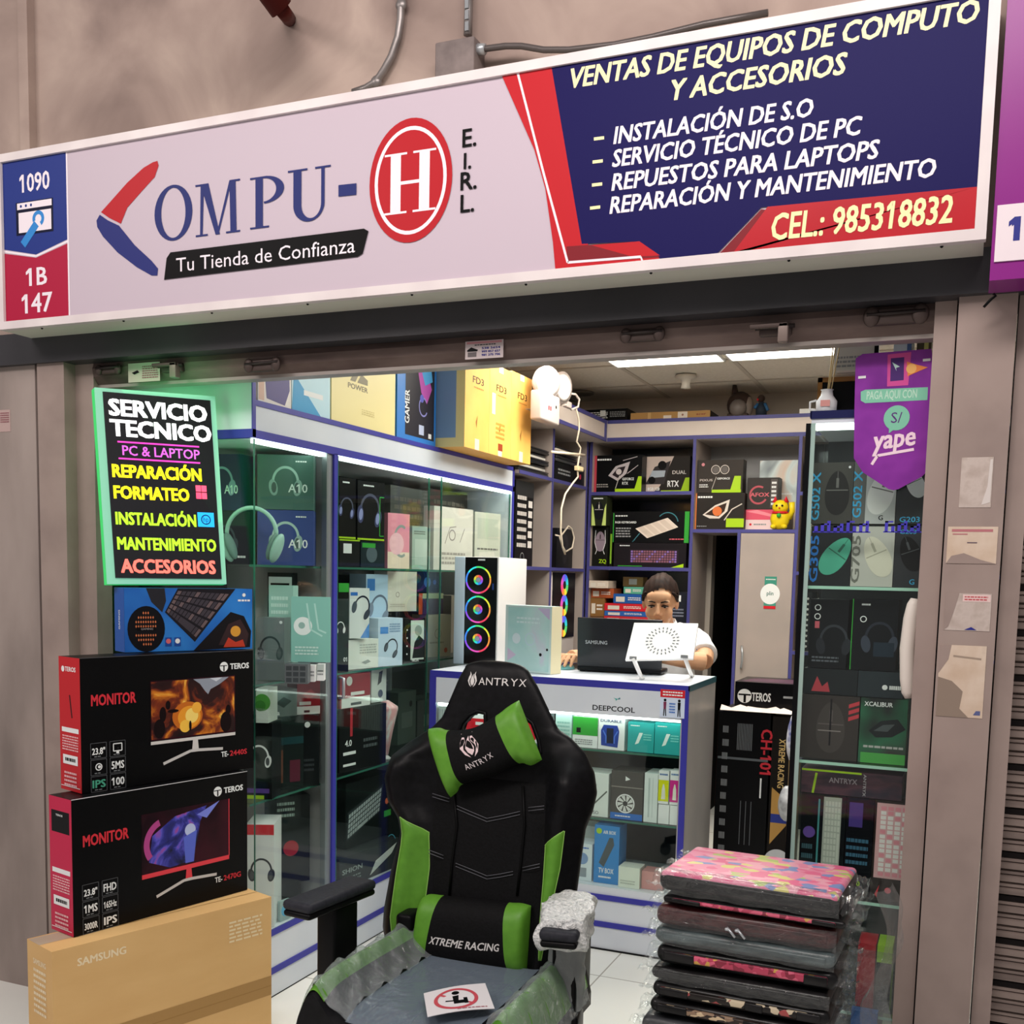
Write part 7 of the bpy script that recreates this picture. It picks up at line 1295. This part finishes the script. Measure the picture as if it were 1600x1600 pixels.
for s0,s1 in ((-0.99,-0.72),(0.72,0.99)):
    mb = MB(); v_, f_ = seat_grid(s0,s1,2.1,2.6,0.003,12,28); mb.add(v_,f_,GRL,True); mb.obj('seat_bolster',seat)['label'] = 'green side bolster'
mb = MB()
for s in (-0.42,0.42,0.0): mb.tube([(SXc+0.292*s,2.13+0.03*i,seat_z(s,2.13+0.03*i)+0.0015) for i in range(15)],0.0018,mat('#3a3c42',0.5),6)
mb.obj('seat_seams',seat)
for s0,s1,nm in ((-1.03,-0.5,1),(0.62,1.03,2)):
    mb = MB(); v_, f_ = seat_grid(s0,s1,2.1,2.585,0.012,22,30); mb.add(v_,f_,CHFILM,True); mb.v = [tuple(Vector(p)+Vector((0,0,0.006*math.sin(p[0]*90+p[1]*60)+0.005*math.sin(p[1]*130)))) for p in mb.v]; mb.obj('plastic_wrap',seat)
# plastic sheet over the middle; its blue-grey reflection is put into the haze colour
mb = MB(); v_, f_ = seat_grid(-0.52,0.56,2.1,2.56,0.006,22,26); mb.add(v_,f_,glassmat('seat_film','#f2f6fa',0.12,0.16,0.34,'#9fb0c2',9),True); mb.obj('plastic_wrap',seat)
# arms
ARM = noisemat('arm_pad',[(0.3,'#2a2b31'),(0.7,'#33343b')],80,0.5,2,bump=0.05)
def armpad(x, y0, y1, z, yaw, wrapped):
    M = Matrix.Translation((x,y0,z)) @ Matrix.Rotation(yaw,4,'Z'); L = y1-y0
    mb = MB(); mb.rbox((-0.048,0,-0.014),(0.048,L,0.014),0.013,ARM,M,4); mb.rbox((-0.045,0.002,-0.03),(0.045,L-0.002,-0.012),0.01,PLB,M,3); pad = mb.obj('arm_pad',t)
    mb = MB(); mb.rbox((-0.032,L*0.42,-0.25),(0.032,L*0.78,-0.028),0.01,PLB,M,3); mb.rbox((-0.04,L*0.38,-0.36),(0.04,L*0.82,-0.24),0.012,PLB,M,3); mb.tube([M @ Vector((0,L*0.6,-0.3)),M @ Vector((0.12 if x < SXc else -0.12,L*0.6,-0.3))],0.02,PLB,10); post = mb.obj('arm_post',t)
    if wrapped:
        BUB = noisemat('bubble_wrap',[(0.3,'#b9bdbe'),(0.5,'#dcdfde'),(0.7,'#f6f6f4')],110,0.3,3,bump=1.0)
        bm = bmesh.new(); bmesh.ops.create_cube(bm,size=1); bmesh.ops.subdivide_edges(bm,edges=bm.edges[:],cuts=14,use_grid_fill=True)
        for v in bm.verts:
            c = v.co*2; q = Vector([c[i]*(0.8+0.2*math.sqrt(max(0,1-0.5*(c[(i+1)%3]**2+c[(i+2)%3]**2)))) for i in range(3)]); v.co = Vector((q.x*0.062,L*0.5+0.015+q.y*(L*0.5-0.01),q.z*0.042-0.006))
        mb = MB(); mb.bm(bm,BUB,M); lumpy(mb,0.008,45); lumpy(mb,0.012,16,3); mb.obj('bubble_wrap',pad)
        bm = bmesh.new(); bmesh.ops.create_cone(bm,cap_ends=False,segments=28,radius1=0.055,radius2=0.06,depth=0.2); bmesh.ops.subdivide_edges(bm,edges=[e for e in bm.edges if abs(e.verts[0].co.z-e.verts[1].co.z) > 0.1],cuts=10)
        for v in bm.verts: v.co = Vector((v.co.x*0.82,v.co.y+L*0.6,v.co.z-0.135))
        mb = MB(); mb.bm(bm,glassmat('bubble_film','#d8dcdc',0.14,0.2,0.5,'#a9adae',60),M); lumpy(mb,0.008,40); mb.obj('bubble_wrap',post)
armpad(-1.535,2.25,2.535,0.64,-0.12,False); armpad(-0.85,2.34,2.62,0.64,0.2,True)
# gas lift and five star base
mb = MB(); mb.tube([(SXc,2.36,0.12),(SXc,2.36,0.37)],[0.03,0.026],PLB,14); mb.rbox((SXc-0.12,2.24,0.335),(SXc+0.12,2.5,0.371),0.01,PLB); mb.obj('gas_lift',t)
mb = MB()
for i in range(5):
    q = 2*math.pi*i/5+0.4; mb.tube([(SXc,2.36,0.12),(SXc+0.15*math.cos(q),2.36+0.15*math.sin(q),0.105),(SXc+0.3*math.cos(q),2.36+0.3*math.sin(q),0.075)],[0.035,0.028,0.022],PLB,10)
base = mb.obj('star_base',t)
for i in range(5):
    q = 2*math.pi*i/5+0.4; p = Vector((SXc+0.3*math.cos(q),2.36+0.3*math.sin(q),0.03)); mb = MB(); a_ = Vector((-math.sin(q),math.cos(q),0))
    for s in (-1,1): mb.lathe([(0.0,0),(0.03,0),(0.03,0.018),(0.0,0.018)],PLB,(0,0,0),16,Matrix.Translation(p+a_*(0.006*s)) @ (a_*s).to_track_quat('Z','Y').to_matrix().to_4x4())
    mb.tube([p,p+Vector((0,0,0.05))],0.01,PLB,8); mb.obj('caster',base)
mb = MB(); mb.rbox((SXc-0.2,2.56,0.37),(SXc+0.2,2.66,0.41),0.01,PLB)
for s in (-1,1): mb.rbox((SXc+s*0.24-0.025,2.54,0.37),(SXc+s*0.24+0.025,2.68,0.56),0.012,PLB)
mb.obj('recline_bracket',t)
# no-sitting notice on the seat
def SP(x,y,dz=0.0): 
    p = at(x,y,'z',0.484); return p+Vector((0,0,dz))
c = [SP(668,1589),SP(773,1576),SP(758,1541),SP(662,1552)]
mb = MB(); NP_ = 10; vs=[];fs=[]
for i in range(NP_+1):
    for j in range(NP_+1):
        x,y = i/NP_,j/NP_; p = (c[0]*(1-x)+c[1]*x)*(1-y)+(c[3]*(1-x)+c[2]*x)*y; vs.append(p+Vector((0,0,0.012*math.sin(math.pi*x)*0.4+0.008*x*y)))
PAPW = C('#e3dfe2',0.5)
for i in range(NP_):
    for j in range(NP_): fs.append((i*(NP_+1)+j,(i+1)*(NP_+1)+j,(i+1)*(NP_+1)+j+1,i*(NP_+1)+j+1))
mb.add(vs,fs,PAPW,True); mb.add([p-Vector((0,0,0.001)) for p in vs],[f[::-1] for f in fs],PAPW,True)
class Bend(Face):
    def P(s,a,b):
        x,y = a/s.w,b/s.h; p = (c[0]*(1-x)+c[1]*x)*(1-y)+(c[3]*(1-x)+c[2]*x)*y; return p+Vector((0,0,0.012*math.sin(math.pi*x)*0.4+0.008*x*y+s.k))
F = Bend(mb,c[0],c[1]-c[0],c[3]-c[0],(c[1]-c[0]).length,(c[3]-c[0]).length); RR = C('#c9505c')
F.poly([(0.42,0.3),(0.62,0.3),(0.62,0.42),(0.5,0.42),(0.52,0.62),(0.42,0.6)],BLK); F.ell(0.48,0.72,0.07,BLK); F.line([(0.3,0.45),(0.42,0.42)],0.006,BLK); F.rect(0.58,0.28,0.64,0.5,BLK)
F.step(); F.ring(0.47,0.5,0.4,0.07,RR); F.step(); F.line([(0.25,0.72),(0.7,0.26)],0.008,RR); F.lines(0.45,0.06,0.45,0.06,1,C('#b06a74'))
item(mb,'seat_notice','white paper with a red no sitting sign lying on the chair seat','notice')
# ================================================================== stack of laptop sleeves on the right
PKF = noisemat('pink_leaf_fabric',[(0.0,'#e58aa6'),(0.35,'#e0688f'),(0.6,'#e8a2b4'),(0.76,'#d9cf7c'),(0.85,'#7f8fc0'),(0.93,'#b0c46a')],46,0.4,1,kind='voronoi',stretch=(0.8,1.3,1),coat=0.3)
RDF = noisemat('red_pink_fabric',[(0.0,'#b8405c'),(0.4,'#d8607c'),(0.7,'#8a2a40'),(0.9,'#d0a050')],80,0.4,1,kind='voronoi',coat=0.2)
MAR = noisemat('maroon_plaid',[(0.35,'#2a1214'),(0.5,'#4f2324'),(0.65,'#321618')],20,0.35,3,stretch=(1,1,5),coat=0.2)
SLT = noisemat('slate_fabric',[(0.35,'#3a4446'),(0.6,'#5f6c6e'),(0.75,'#454f52')],12,0.35,4,stretch=(1,1,4),coat=0.2)
BKF = noisemat('black_neoprene',[(0.35,'#0f0f10'),(0.6,'#1f1e1f'),(0.75,'#161516')],16,0.35,4,stretch=(1,1,4),coat=0.2)
BWF = noisemat('cream_spot_fabric',[(0.0,'#17120f'),(0.5,'#cfc0a4'),(0.72,'#1d1613'),(0.85,'#a34a4a')],64,0.4,1,kind='voronoi',coat=0.2)
CRF = noisemat('tan_stripe_fabric',[(0.0,'#2a201c'),(0.4,'#8f7660'),(0.6,'#3a2c26'),(0.82,'#cfb896')],70,0.4,1,kind='voronoi',stretch=(1,1,2),coat=0.2)
CHF = noisemat('charcoal_fabric',[(0.35,'#232427'),(0.6,'#3d3f43'),(0.75,'#2c2d30')],14,0.35,4,stretch=(1,1,4),coat=0.2)
SL0 = Vector((-0.612,2.35,0)); th0 = -0.02
sleeves = [ # thickness, x shift, fabric top, front strip, label, zipper
 (0.05,0.0,PKF,BKF,'pink sleeve with yellow and blue leaf shapes on top of the stack'),
 (0.022,0.012,BKF,RDF,'thin black sleeve with red and yellow bits second from the top'),
 (0.052,-0.004,MAR,MAR,'dark maroon sleeve with two silver zip pulls, third from the top'),
 (0.042,-0.006,SLT,SLT,'slate grey sleeve under the maroon one'),
 (0.048,0.0,BKF,RDF,'pink and red patterned sleeve in the middle of the stack'),
 (0.036,-0.012,BKF,BKF,'plain black sleeve below the pink and red one'),
 (0.040,-0.010,BKF,BWF,'black sleeve with cream spotted strips, upper of two patterned ones'),
 (0.040,-0.012,BKF,CRF,'black sleeve with tan striped strips, lower of two patterned ones'),
 (0.052,-0.03,CHF,CHF,'thick charcoal sleeve near the bottom of the stack'),
 (0.046,-0.022,BKF,BKF,'plain black sleeve under the thick charcoal one'),
 (0.050,-0.03,BKF,CHF,'black sleeve with a charcoal strip lowest in the picture')]
ztop = 0.832
for i,(h,dx,fab,strip,lab) in enumerate(sleeves):
    z0 = ztop-h; th = th0+random.uniform(-0.015,0.015)+(-0.03 if i == 0 else 0); P = SL0+Vector((dx,random.uniform(-0.012,0.006),z0)); M = Matrix.Translation(P) @ Matrix.Rotation(th,4,'Z')
    t = thing('laptop_sleeve',lab,'laptop sleeve',P+Vector((0.2,0.14,0)),'laptop sleeves in a stack'); W_,D_ = 0.405,0.28
    mb = MB(); mb.rbox((0,0,0.002),(W_,D_,h-0.002),min(0.02,h*0.45),BKF if i == 0 else fab,M,5); mb.rbox((0.004,0.004,h*0.55),(W_-0.004,D_-0.004,h),0.015,PKF,M,4) if i == 0 else None; lumpy(mb,0.004,12,i); body = mb.obj('sleeve_body',t)
    mb = MB(); mb.rbox((0.02,-0.004,h*0.32),(W_-0.02,0.01,h*0.72),0.004,strip,M,3); 
    if strip in (RDF,BWF,CRF): mb.rbox((0.02,-0.006,h*0.3),(0.09,0.0,h*0.76),0.003,BKF,M,2); mb.rbox((0.22,-0.006,h*0.28),(0.26,0.0,h*0.74),0.003,BKF,M,2) if strip is not RDF else None; mb.rbox((W_-0.07,-0.006,h*0.26),(W_-0.02,0.0,h*0.74),0.003,BKF,M,2)
    lumpy(mb,0.003,12,i); mb.obj('zip_edge',body)
    if i == 2:
        for dx2 in (0.165,0.187): mb = MB(); mb.rbox((dx2,-0.018,h*0.35),(dx2+0.011,-0.008,h*0.48),0.003,SILV,M @ Matrix.Rotation(0.0,4,'Y')); mb.tube([M @ Vector((dx2+0.005,-0.014,h*0.5)),M @ Vector((dx2+0.025,-0.02,h*0.15))],0.003,SILV,6); mb.obj('zip_pull',body)
    # clear bag ends
    for sg in (0,1):
        bm = bmesh.new(); bmesh.ops.create_grid(bm,x_segments=8,y_segments=16,size=0.5); x0 = -0.03 if sg == 0 else W_-0.008
        for v in bm.verts: v.co = Vector((x0+(v.co.x+0.5)*0.04,D_*0.5+v.co.y*D_*1.02,h*(0.5+0.3*math.sin(v.co.y*19+i*2+sg))+0.003*math.sin(v.co.x*16)))
        mb = MB(); mb.bm(bm,FILM,M); lumpy(mb,0.007,30,i*3+sg); mb.obj('bag_end',body)
    if i in (0,2,3,5,8):
        bm = bmesh.new(); bmesh.ops.create_grid(bm,x_segments=30,y_segments=10,size=0.5)
        for v in bm.verts:
            q = v.co.y+0.5; y = -0.008 if q < 0.55 else -0.008+(q-0.55)*0.35*D_; z = 0.004+q/0.55*(h-0.002) if q < 0.55 else h+0.0035
            if i and q > 0.5: z = min(z,h-0.002); y = -0.008
            v.co = Vector(((v.co.x+0.5)*W_,y,z))
        mb = MB(); mb.bm(bm,FILM,M); mb.v = [tuple(Vector(p)+Vector((0,-0.003*abs(math.sin(p[0]*70+p[2]*40)),0.0015*math.sin(p[0]*50)))) for p in mb.v]; mb.obj('bag_front',body)
    ztop = z0-0.002
t = thing('plastic_stool','dark stool under the stack of laptop sleeves','stool',(SL0.x+0.18,SL0.y+0.14,0))
zt_ = ztop-0.001; mb = MB(); mb.rbox((SL0.x-0.03,SL0.y,zt_-0.03),(SL0.x+0.39,SL0.y+0.28,zt_),0.01,DGR); mb.obj('seat',t)
for x in (SL0.x-0.01,SL0.x+0.37):
    for y in (SL0.y+0.02,SL0.y+0.26): mb = MB(); mb.tube([(x,y,0),(x,y,zt_-0.028)],0.016,DGR,10); mb.obj('leg',t)
# loose strip of clear plastic hanging at the right of the stack
bm = bmesh.new(); bmesh.ops.create_grid(bm,x_segments=10,y_segments=30,size=0.5)
for v in bm.verts: q = v.co.y+0.5; v.co = Vector((-0.12+0.02*math.sin(q*9)+v.co.x*0.05*(0.5+q),2.45+v.co.x*0.12,0.83-q*0.5))
mb = MB(); mb.bm(bm,glassmat('hanging_film','#f4f8f8',0.10,0.1,0.10,'#d3d9d9',26)); lumpy(mb,0.02,14,5)
item(mb,'plastic_sheet','loose clear plastic hanging down the right side of the sleeve stack','plastic sheet')
# ================================================================== the woman behind the counter
SKIN = noisemat('skin',[(0.3,'#cf9d78'),(0.7,'#dbab86')],14,0.5,3); SKIN.node_tree.nodes['Principled BSDF'].inputs['Subsurface Weight'].default_value = 0.08
HAIR = noisemat('dark_hair',[(0.3,'#17100e'),(0.55,'#2c1d18'),(0.75,'#3a2a22')],30,0.65,4,stretch=(1,3,1)); SHIRT = noisemat('white_cotton',[(0.3,'#dfe2e6'),(0.7,'#eceef0')],12,0.7,3); JEAN = noisemat('dark_trousers',[(0.3,'#1d2230'),(0.7,'#262c3c')],40,0.8,3)
def fuse(mb, vox, smooth, mt, name, parent):
    """melt overlapping limbs into one continuous surface"""
    o = mb.obj('tmp'); m = o.modifiers.new('r','REMESH'); m.mode = 'VOXEL'; m.voxel_size = vox; m.use_smooth_shade = True
    s = o.modifiers.new('s','SMOOTH'); s.factor = 0.5; s.iterations = smooth
    dg = bpy.context.evaluated_depsgraph_get(); me = bpy.data.meshes.new_from_object(o.evaluated_get(dg)); me.name = name
    me.materials.clear(); 
    for x in (mt if isinstance(mt,list) else [mt]): me.materials.append(x)
    bpy.data.objects.remove(o); r = bpy.data.objects.new(name, me); COL.objects.link(r)
    for p in me.polygons: p.use_smooth = True
    if parent is not None: r.parent = parent; r.matrix_parent_inverse = Matrix.Translation(-parent.location)
    return r
PX_, PY_ = -1.262, 4.735
HC = Vector((PX_+0.004, PY_-0.055, 1.392)); MH = Matrix.Translation(HC) @ Matrix.Rotation(0.16,4,'Z') @ Matrix.Rotation(0.26,4,'X') @ Matrix.Scale(0.98,4)
pn = thing('person','woman in a white short sleeved shirt with tied dark hair, looking down behind the counter','person',(PX_,PY_+0.05,0))
mb = MB(); H = lambda *p: MH @ Vector(p)
def hs(c, r): mb.sph(c, r, SKIN, 22, 15, MH)
hs((0,0.012,0.03),(0.073,0.092,0.094)); hs((0,-0.028,-0.03),(0.059,0.06,0.082)); hs((0,-0.05,-0.085),(0.036,0.036,0.032)); hs((0.032,-0.045,-0.03),(0.03,0.034,0.036)); hs((-0.032,-0.045,-0.03),(0.03,0.034,0.036)); hs((0,-0.052,0.045),(0.056,0.034,0.034))
mb.tube([H(0,-0.083,0.018),H(0,-0.094,-0.004),H(0,-0.104,-0.026)],[0.008,0.0095,0.012],SKIN,10); hs((0.011,-0.092,-0.03),(0.009,0.009,0.008)); hs((-0.011,-0.092,-0.03),(0.009,0.009,0.008))
for s in (-1,1): hs((s*0.03,-0.072,0.024),(0.024,0.014,0.008)); hs((s*0.075,0.012,-0.004),(0.009,0.018,0.03))
hs((0,-0.079,-0.056),(0.024,0.012,0.006)); hs((0,-0.078,-0.066),(0.02,0.012,0.006))
NB = Vector((PX_,PY_+0.03,1.275)); mb.tube([H(0,0.03,-0.05),(H(0,0.03,-0.08)+NB)/2,NB,NB+Vector((0,0.01,-0.06))],[0.05,0.05,0.056,0.075],SKIN,16)
# trunk and seated legs
mb.tube([(PX_,PY_+0.06,0.68),(PX_,PY_+0.075,0.85),(PX_,PY_+0.06,1.03),(PX_,PY_+0.045,1.21)],[0.14,0.125,0.13,0.09],SKIN,18)
for s in (-1,1):
    mb.sph((PX_+s*0.155,PY_+0.04,1.205),(0.06,0.06,0.055),SKIN); mb.tube([(PX_+s*0.06,PY_+0.045,1.232),(PX_+s*0.155,PY_+0.04,1.21)],[0.055,0.055],SKIN,12)
    mb.tube([(PX_+s*0.09,PY_+0.05,0.7),(PX_+s*0.11,PY_-0.06,0.68),(PX_+s*0.11,PY_-0.105,0.6)],[0.092,0.07,0.058],SKIN,14); mb.tube([(PX_+s*0.11,PY_-0.095,0.63),(PX_+s*0.11,PY_-0.09,0.42),(PX_+s*0.11,PY_-0.06,0.25)],[0.06,0.056,0.036],SKIN,14); mb.tube([(PX_+s*0.11,PY_-0.05,0.24),(PX_+s*0.115,PY_-0.18,0.225)],[0.036,0.03],SKIN,10)
# arms: her left arm lies on the counter, her right hand is on the mouse
ha = at(888,1031,'y',4.45)
EL = Vector((PX_+0.222,PY_-0.10,1.142)); WL = Vector((PX_+0.03,4.5,1.168)); ER = Vector((PX_-0.215,PY_+0.01,1.06)); WR = Vector((ha.x+0.045,4.50,1.146))
mb.tube([(PX_+0.16,PY_+0.04,1.205),(PX_+0.205,PY_-0.03,1.175),EL],[0.05,0.046,0.041],SKIN,14); mb.tube([EL,(EL*0.55+WL*0.45),WL],[0.041,0.037,0.026],SKIN,14)
mb.tube([(PX_-0.16,PY_+0.04,1.205),(PX_-0.2,PY_+0.03,1.14),ER],[0.05,0.046,0.041],SKIN,14); mb.tube([ER,(ER*0.5+WR*0.5),WR],[0.041,0.037,0.025],SKIN,14)
def hand(W_, d, side, drop, curl):
    """palm, four unequal bent fingers and a thumb; d points along the fingers, drop lowers the tips"""
    d = Vector(d).normalized(); up = Vector((0,0,1)); sd = d.cross(up).normalized()*side
    P = lambda a,b,c: W_+d*a+sd*b+up*c
    mb.tube([W_,P(0.03,0,0.006),P(0.075,0,0.008)],[0.025,0.03,0.03],SKIN,12); mb.sph(P(0.05,0.012,0.004),(0.03,0.03,0.017),SKIN); mb.sph(P(0.05,-0.016,0.004),(0.03,0.03,0.017),SKIN)
    for b,l,r in ((-0.03,0.92,0.0085),(-0.0105,1.05,0.009),(0.0095,1.0,0.009),(0.028,0.8,0.008)):
        mb.tube([P(0.065,b*0.85,0.008),P(0.065+0.034*l,b*1.15,0.012+0.004*curl),P(0.065+0.058*l,b*1.25,0.002-0.010*curl),P(0.065+0.072*l,b*1.28,-0.014-0.012*curl-drop)],[r*1.15,r*1.05,r,r*0.82],SKIN,9)
    mb.tube([P(0.012,-0.026,0.0),P(0.04,-0.052,-0.004),P(0.066,-0.055,-0.012-drop)],[0.013,0.0105,0.0085],SKIN,9)
hand(WR, (-0.35,-1.0,-0.05), -1, 0.004, 1.0); hand(WL, (-1.0,-0.25,-0.1), 1, 0.002, 0.6)
LIP = C('#9a4f48',0.45); body = fuse(mb,0.0042,3,[SKIN,LIP],'body',pn)
MI = MH.inverted()
for p in body.data.polygons:
    q = MI @ p.center
    if abs(q.x) < 0.0235 and abs(q.z+0.061) < 0.0085*(1-(q.x/0.026)**2)+0.001 and q.y < -0.075: p.material_index = 1
# eyes, brows, hair
for s in (-1,1):
    mb = MB(); mb.sph((s*0.03,-0.0805,0.006),(0.0135,0.0065,0.0034),C('#b8aca4',0.3),14,8,MH); mb.sph((s*0.03,-0.0845,0.0045),(0.0066,0.0035,0.0036),C('#140c0a',0.3),10,7,MH); e = mb.obj('eye',pn)
    mb = MB(); mb.tube([H(s*0.015,-0.0835,0.009),H(s*0.03,-0.0868,0.0125),H(s*0.045,-0.078,0.008)],[0.0022,0.0034,0.0024],C('#1a1210'),7); mb.obj('eyelashes',e)
    mb = MB(); mb.tube([H(s*0.012,-0.0865,0.026),H(s*0.03,-0.0865,0.0315),H(s*0.05,-0.0735,0.026)],[0.003,0.0034,0.0018],C('#1f1512'),7); mb.obj('eyebrow',pn)
bm = bmesh.new(); bmesh.ops.create_uvsphere(bm,u_segments=48,v_segments=32,radius=1)
kill = []
for v in bm.verts:
    d = v.co.normalized(); c = Vector((d.x*0.084,d.y*0.1+0.02,d.z*0.095+0.034)); part = 0.012
    fr = 0.004*math.sin(abs(c.x-part)*260)
    v.co = c+d*(0.006*math.exp(-((c.x-part)/0.03)**2)*max(0,d.z)+fr*0.35)
for f in bm.faces[:]:
    c = f.calc_center_median()
    line = 0.086-0.9*max(0,abs(c.x-0.014)-0.012)**1.1
    if c.y < 0.0 and c.z < max(line, 0.012): kill.append(f)
    elif c.y >= 0.0 and c.z < 0.012-0.9*(c.y): kill.append(f)
bmesh.ops.delete(bm,geom=kill,context='FACES'); lo = [v for v in bm.verts if not v.link_faces]; bmesh.ops.delete(bm,geom=lo,context='VERTS')
mb = MB(); mb.bm(bm,HAIR,MH); mb.sph((0,0.125,0.045),(0.036,0.034,0.038),HAIR,16,11,MH)
for s in (-1,1): mb.tube([H(s*0.06,-0.045,0.062),H(s*0.074,-0.02,0.04),H(s*0.079,0.0,0.01)],[0.006,0.009,0.006],HAIR,8)
mb.obj('hair',pn)
# shirt with short sleeves and collar
mb = MB(); mb.tube([(PX_,PY_+0.06,0.7),(PX_,PY_+0.072,0.85),(PX_,PY_+0.055,1.03),(PX_,PY_+0.042,1.195),(PX_,PY_+0.036,1.26)],[0.152,0.14,0.152,0.125,0.07],SHIRT,22)
for s,e in ((-1,ER),(1,EL)):
    mb.sph((PX_+s*0.155,PY_+0.04,1.21),(0.068,0.072,0.064),SHIRT,18,12); mb.tube([(PX_+s*0.05,PY_+0.042,1.245),(PX_+s*0.155,PY_+0.04,1.218)],[0.066,0.064],SHIRT,16)
    a = Vector((PX_+s*0.16,PY_+0.04,1.205)); mid = Vector((PX_+0.205,PY_-0.03,1.175)) if s > 0 else Vector((PX_-0.2,PY_+0.03,1.14)); mb.tube([a,(a+mid)/2,mid+(e-mid)*0.3],[0.062,0.06,0.064],SHIRT,16)
sh = fuse(mb,0.007,4,SHIRT,'shirt',pn)
mb = MB()
for s in (-1,1):
    pts_o = [NB+Vector((s*x,y,z)) for x,y,z in ((0.005,-0.105,-0.085),(0.045,-0.075,-0.035),(0.072,-0.015,0.0),(0.05,0.055,0.022),(0.0,0.075,0.028))]; pts_i = [NB+Vector((s*x,y,z)) for x,y,z in ((0.004,-0.08,-0.04),(0.036,-0.058,0.004),(0.058,-0.01,0.03),(0.042,0.045,0.042),(0.0,0.062,0.046))]
    n_ = len(pts_o); allp = pts_o+pts_i+[p+Vector((0,-0.003,0.006)) for p in pts_o]+[p+Vector((0,-0.002,0.004)) for p in pts_i]
    mb.add(allp,[(i,i+1,n_+i+1,n_+i) for i in range(n_-1)]+[(2*n_+i,3*n_+i,3*n_+i+1,2*n_+i+1) for i in range(n_-1)]+[(i,2*n_+i,2*n_+i+1,i+1) for i in range(n_-1)],SHIRT,True)
mb.obj('collar',sh)
mb = MB(); q = at(1096,1013,'y',PY_-0.075); Mb = Matrix.Translation((q.x-0.002,PY_-0.066,q.z)) @ Matrix.Rotation(0.5,4,'Z')
mb.tube([Mb @ Vector((0.022*math.cos(a),0,0.02*math.sin(a))) for a in [2*math.pi*i/20 for i in range(20)]],0.0022,BLU,6,closed=True); mb.box((-0.014,-0.002,-0.003),(0.014,0.001,0.003),BLU,Mb); mb.obj('sleeve_badge',sh)
mb = MB(); mb.tube([(PX_,PY_+0.07,0.72),(PX_,PY_+0.06,0.66),(PX_,PY_+0.05,0.64)],[0.155,0.16,0.14],JEAN,18)
for s in (-1,1): mb.tube([(PX_+s*0.09,PY_+0.05,0.7),(PX_+s*0.11,PY_-0.06,0.68),(PX_+s*0.11,PY_-0.107,0.6)],[0.102,0.08,0.068],JEAN,14); mb.tube([(PX_+s*0.11,PY_-0.095,0.63),(PX_+s*0.11,PY_-0.09,0.42),(PX_+s*0.11,PY_-0.06,0.28)],[0.07,0.066,0.048],JEAN,14)
fuse(mb,0.009,3,JEAN,'trousers',pn)
for s in (-1,1): mb = MB(); mb.sph((PX_+s*0.114,PY_-0.1,0.216),(0.042,0.105,0.036),BLK,14,10); mb.obj('shoe',pn)
# stool she sits on
t = thing('bar_stool','dark stool under the woman behind the counter','stool',(PX_,PY_+0.07,0)); mb = MB(); mb.lathe([(0.0,0.39),(0.1,0.39),(0.115,0.41),(0.11,0.43),(0.0,0.436)],DGR,(PX_,PY_+0.1,0.0),24); mb.obj('seat',t)
mb = MB(); mb.tube([(PX_,PY_+0.1,0.02),(PX_,PY_+0.1,0.39)],0.025,SILV,14); mb.obj('column',t)
mb = MB(); mb.lathe([(0.0,0.0),(0.19,0.0),(0.19,0.012),(0.03,0.03),(0.0,0.03)],DGR,(PX_,PY_+0.1,0.0),28); mb.obj('base',t)
mb = MB(); mb.tube([(PX_,PY_+0.1,0.165),(PX_,PY_-0.12,0.165)],0.012,DGR,10); mb.tube([(PX_-0.15,PY_-0.12,0.165),(PX_+0.15,PY_-0.12,0.165)],0.013,DGR,10); mb.obj('foot_rest',t)
# mouse under her right hand
mb = MB(); mp = Vector((ha.x+0.005,4.425,CZ+0.001)); bm = bmesh.new(); bmesh.ops.create_uvsphere(bm,u_segments=20,v_segments=12,radius=1)
for v in bm.verts: v.co = Vector((v.co.x*0.031,v.co.y*0.052,max(0,v.co.z)*0.024))
mb.bm(bm,C('#7fc0c4',0.3),Matrix.Translation(mp)); mb.tube([mp+Vector((0,-0.02,0.022)),mp+Vector((0,-0.035,0.018))],0.004,DGR,8); item(mb,'computer_mouse','pale turquoise computer mouse under the hand on the counter','mouse')
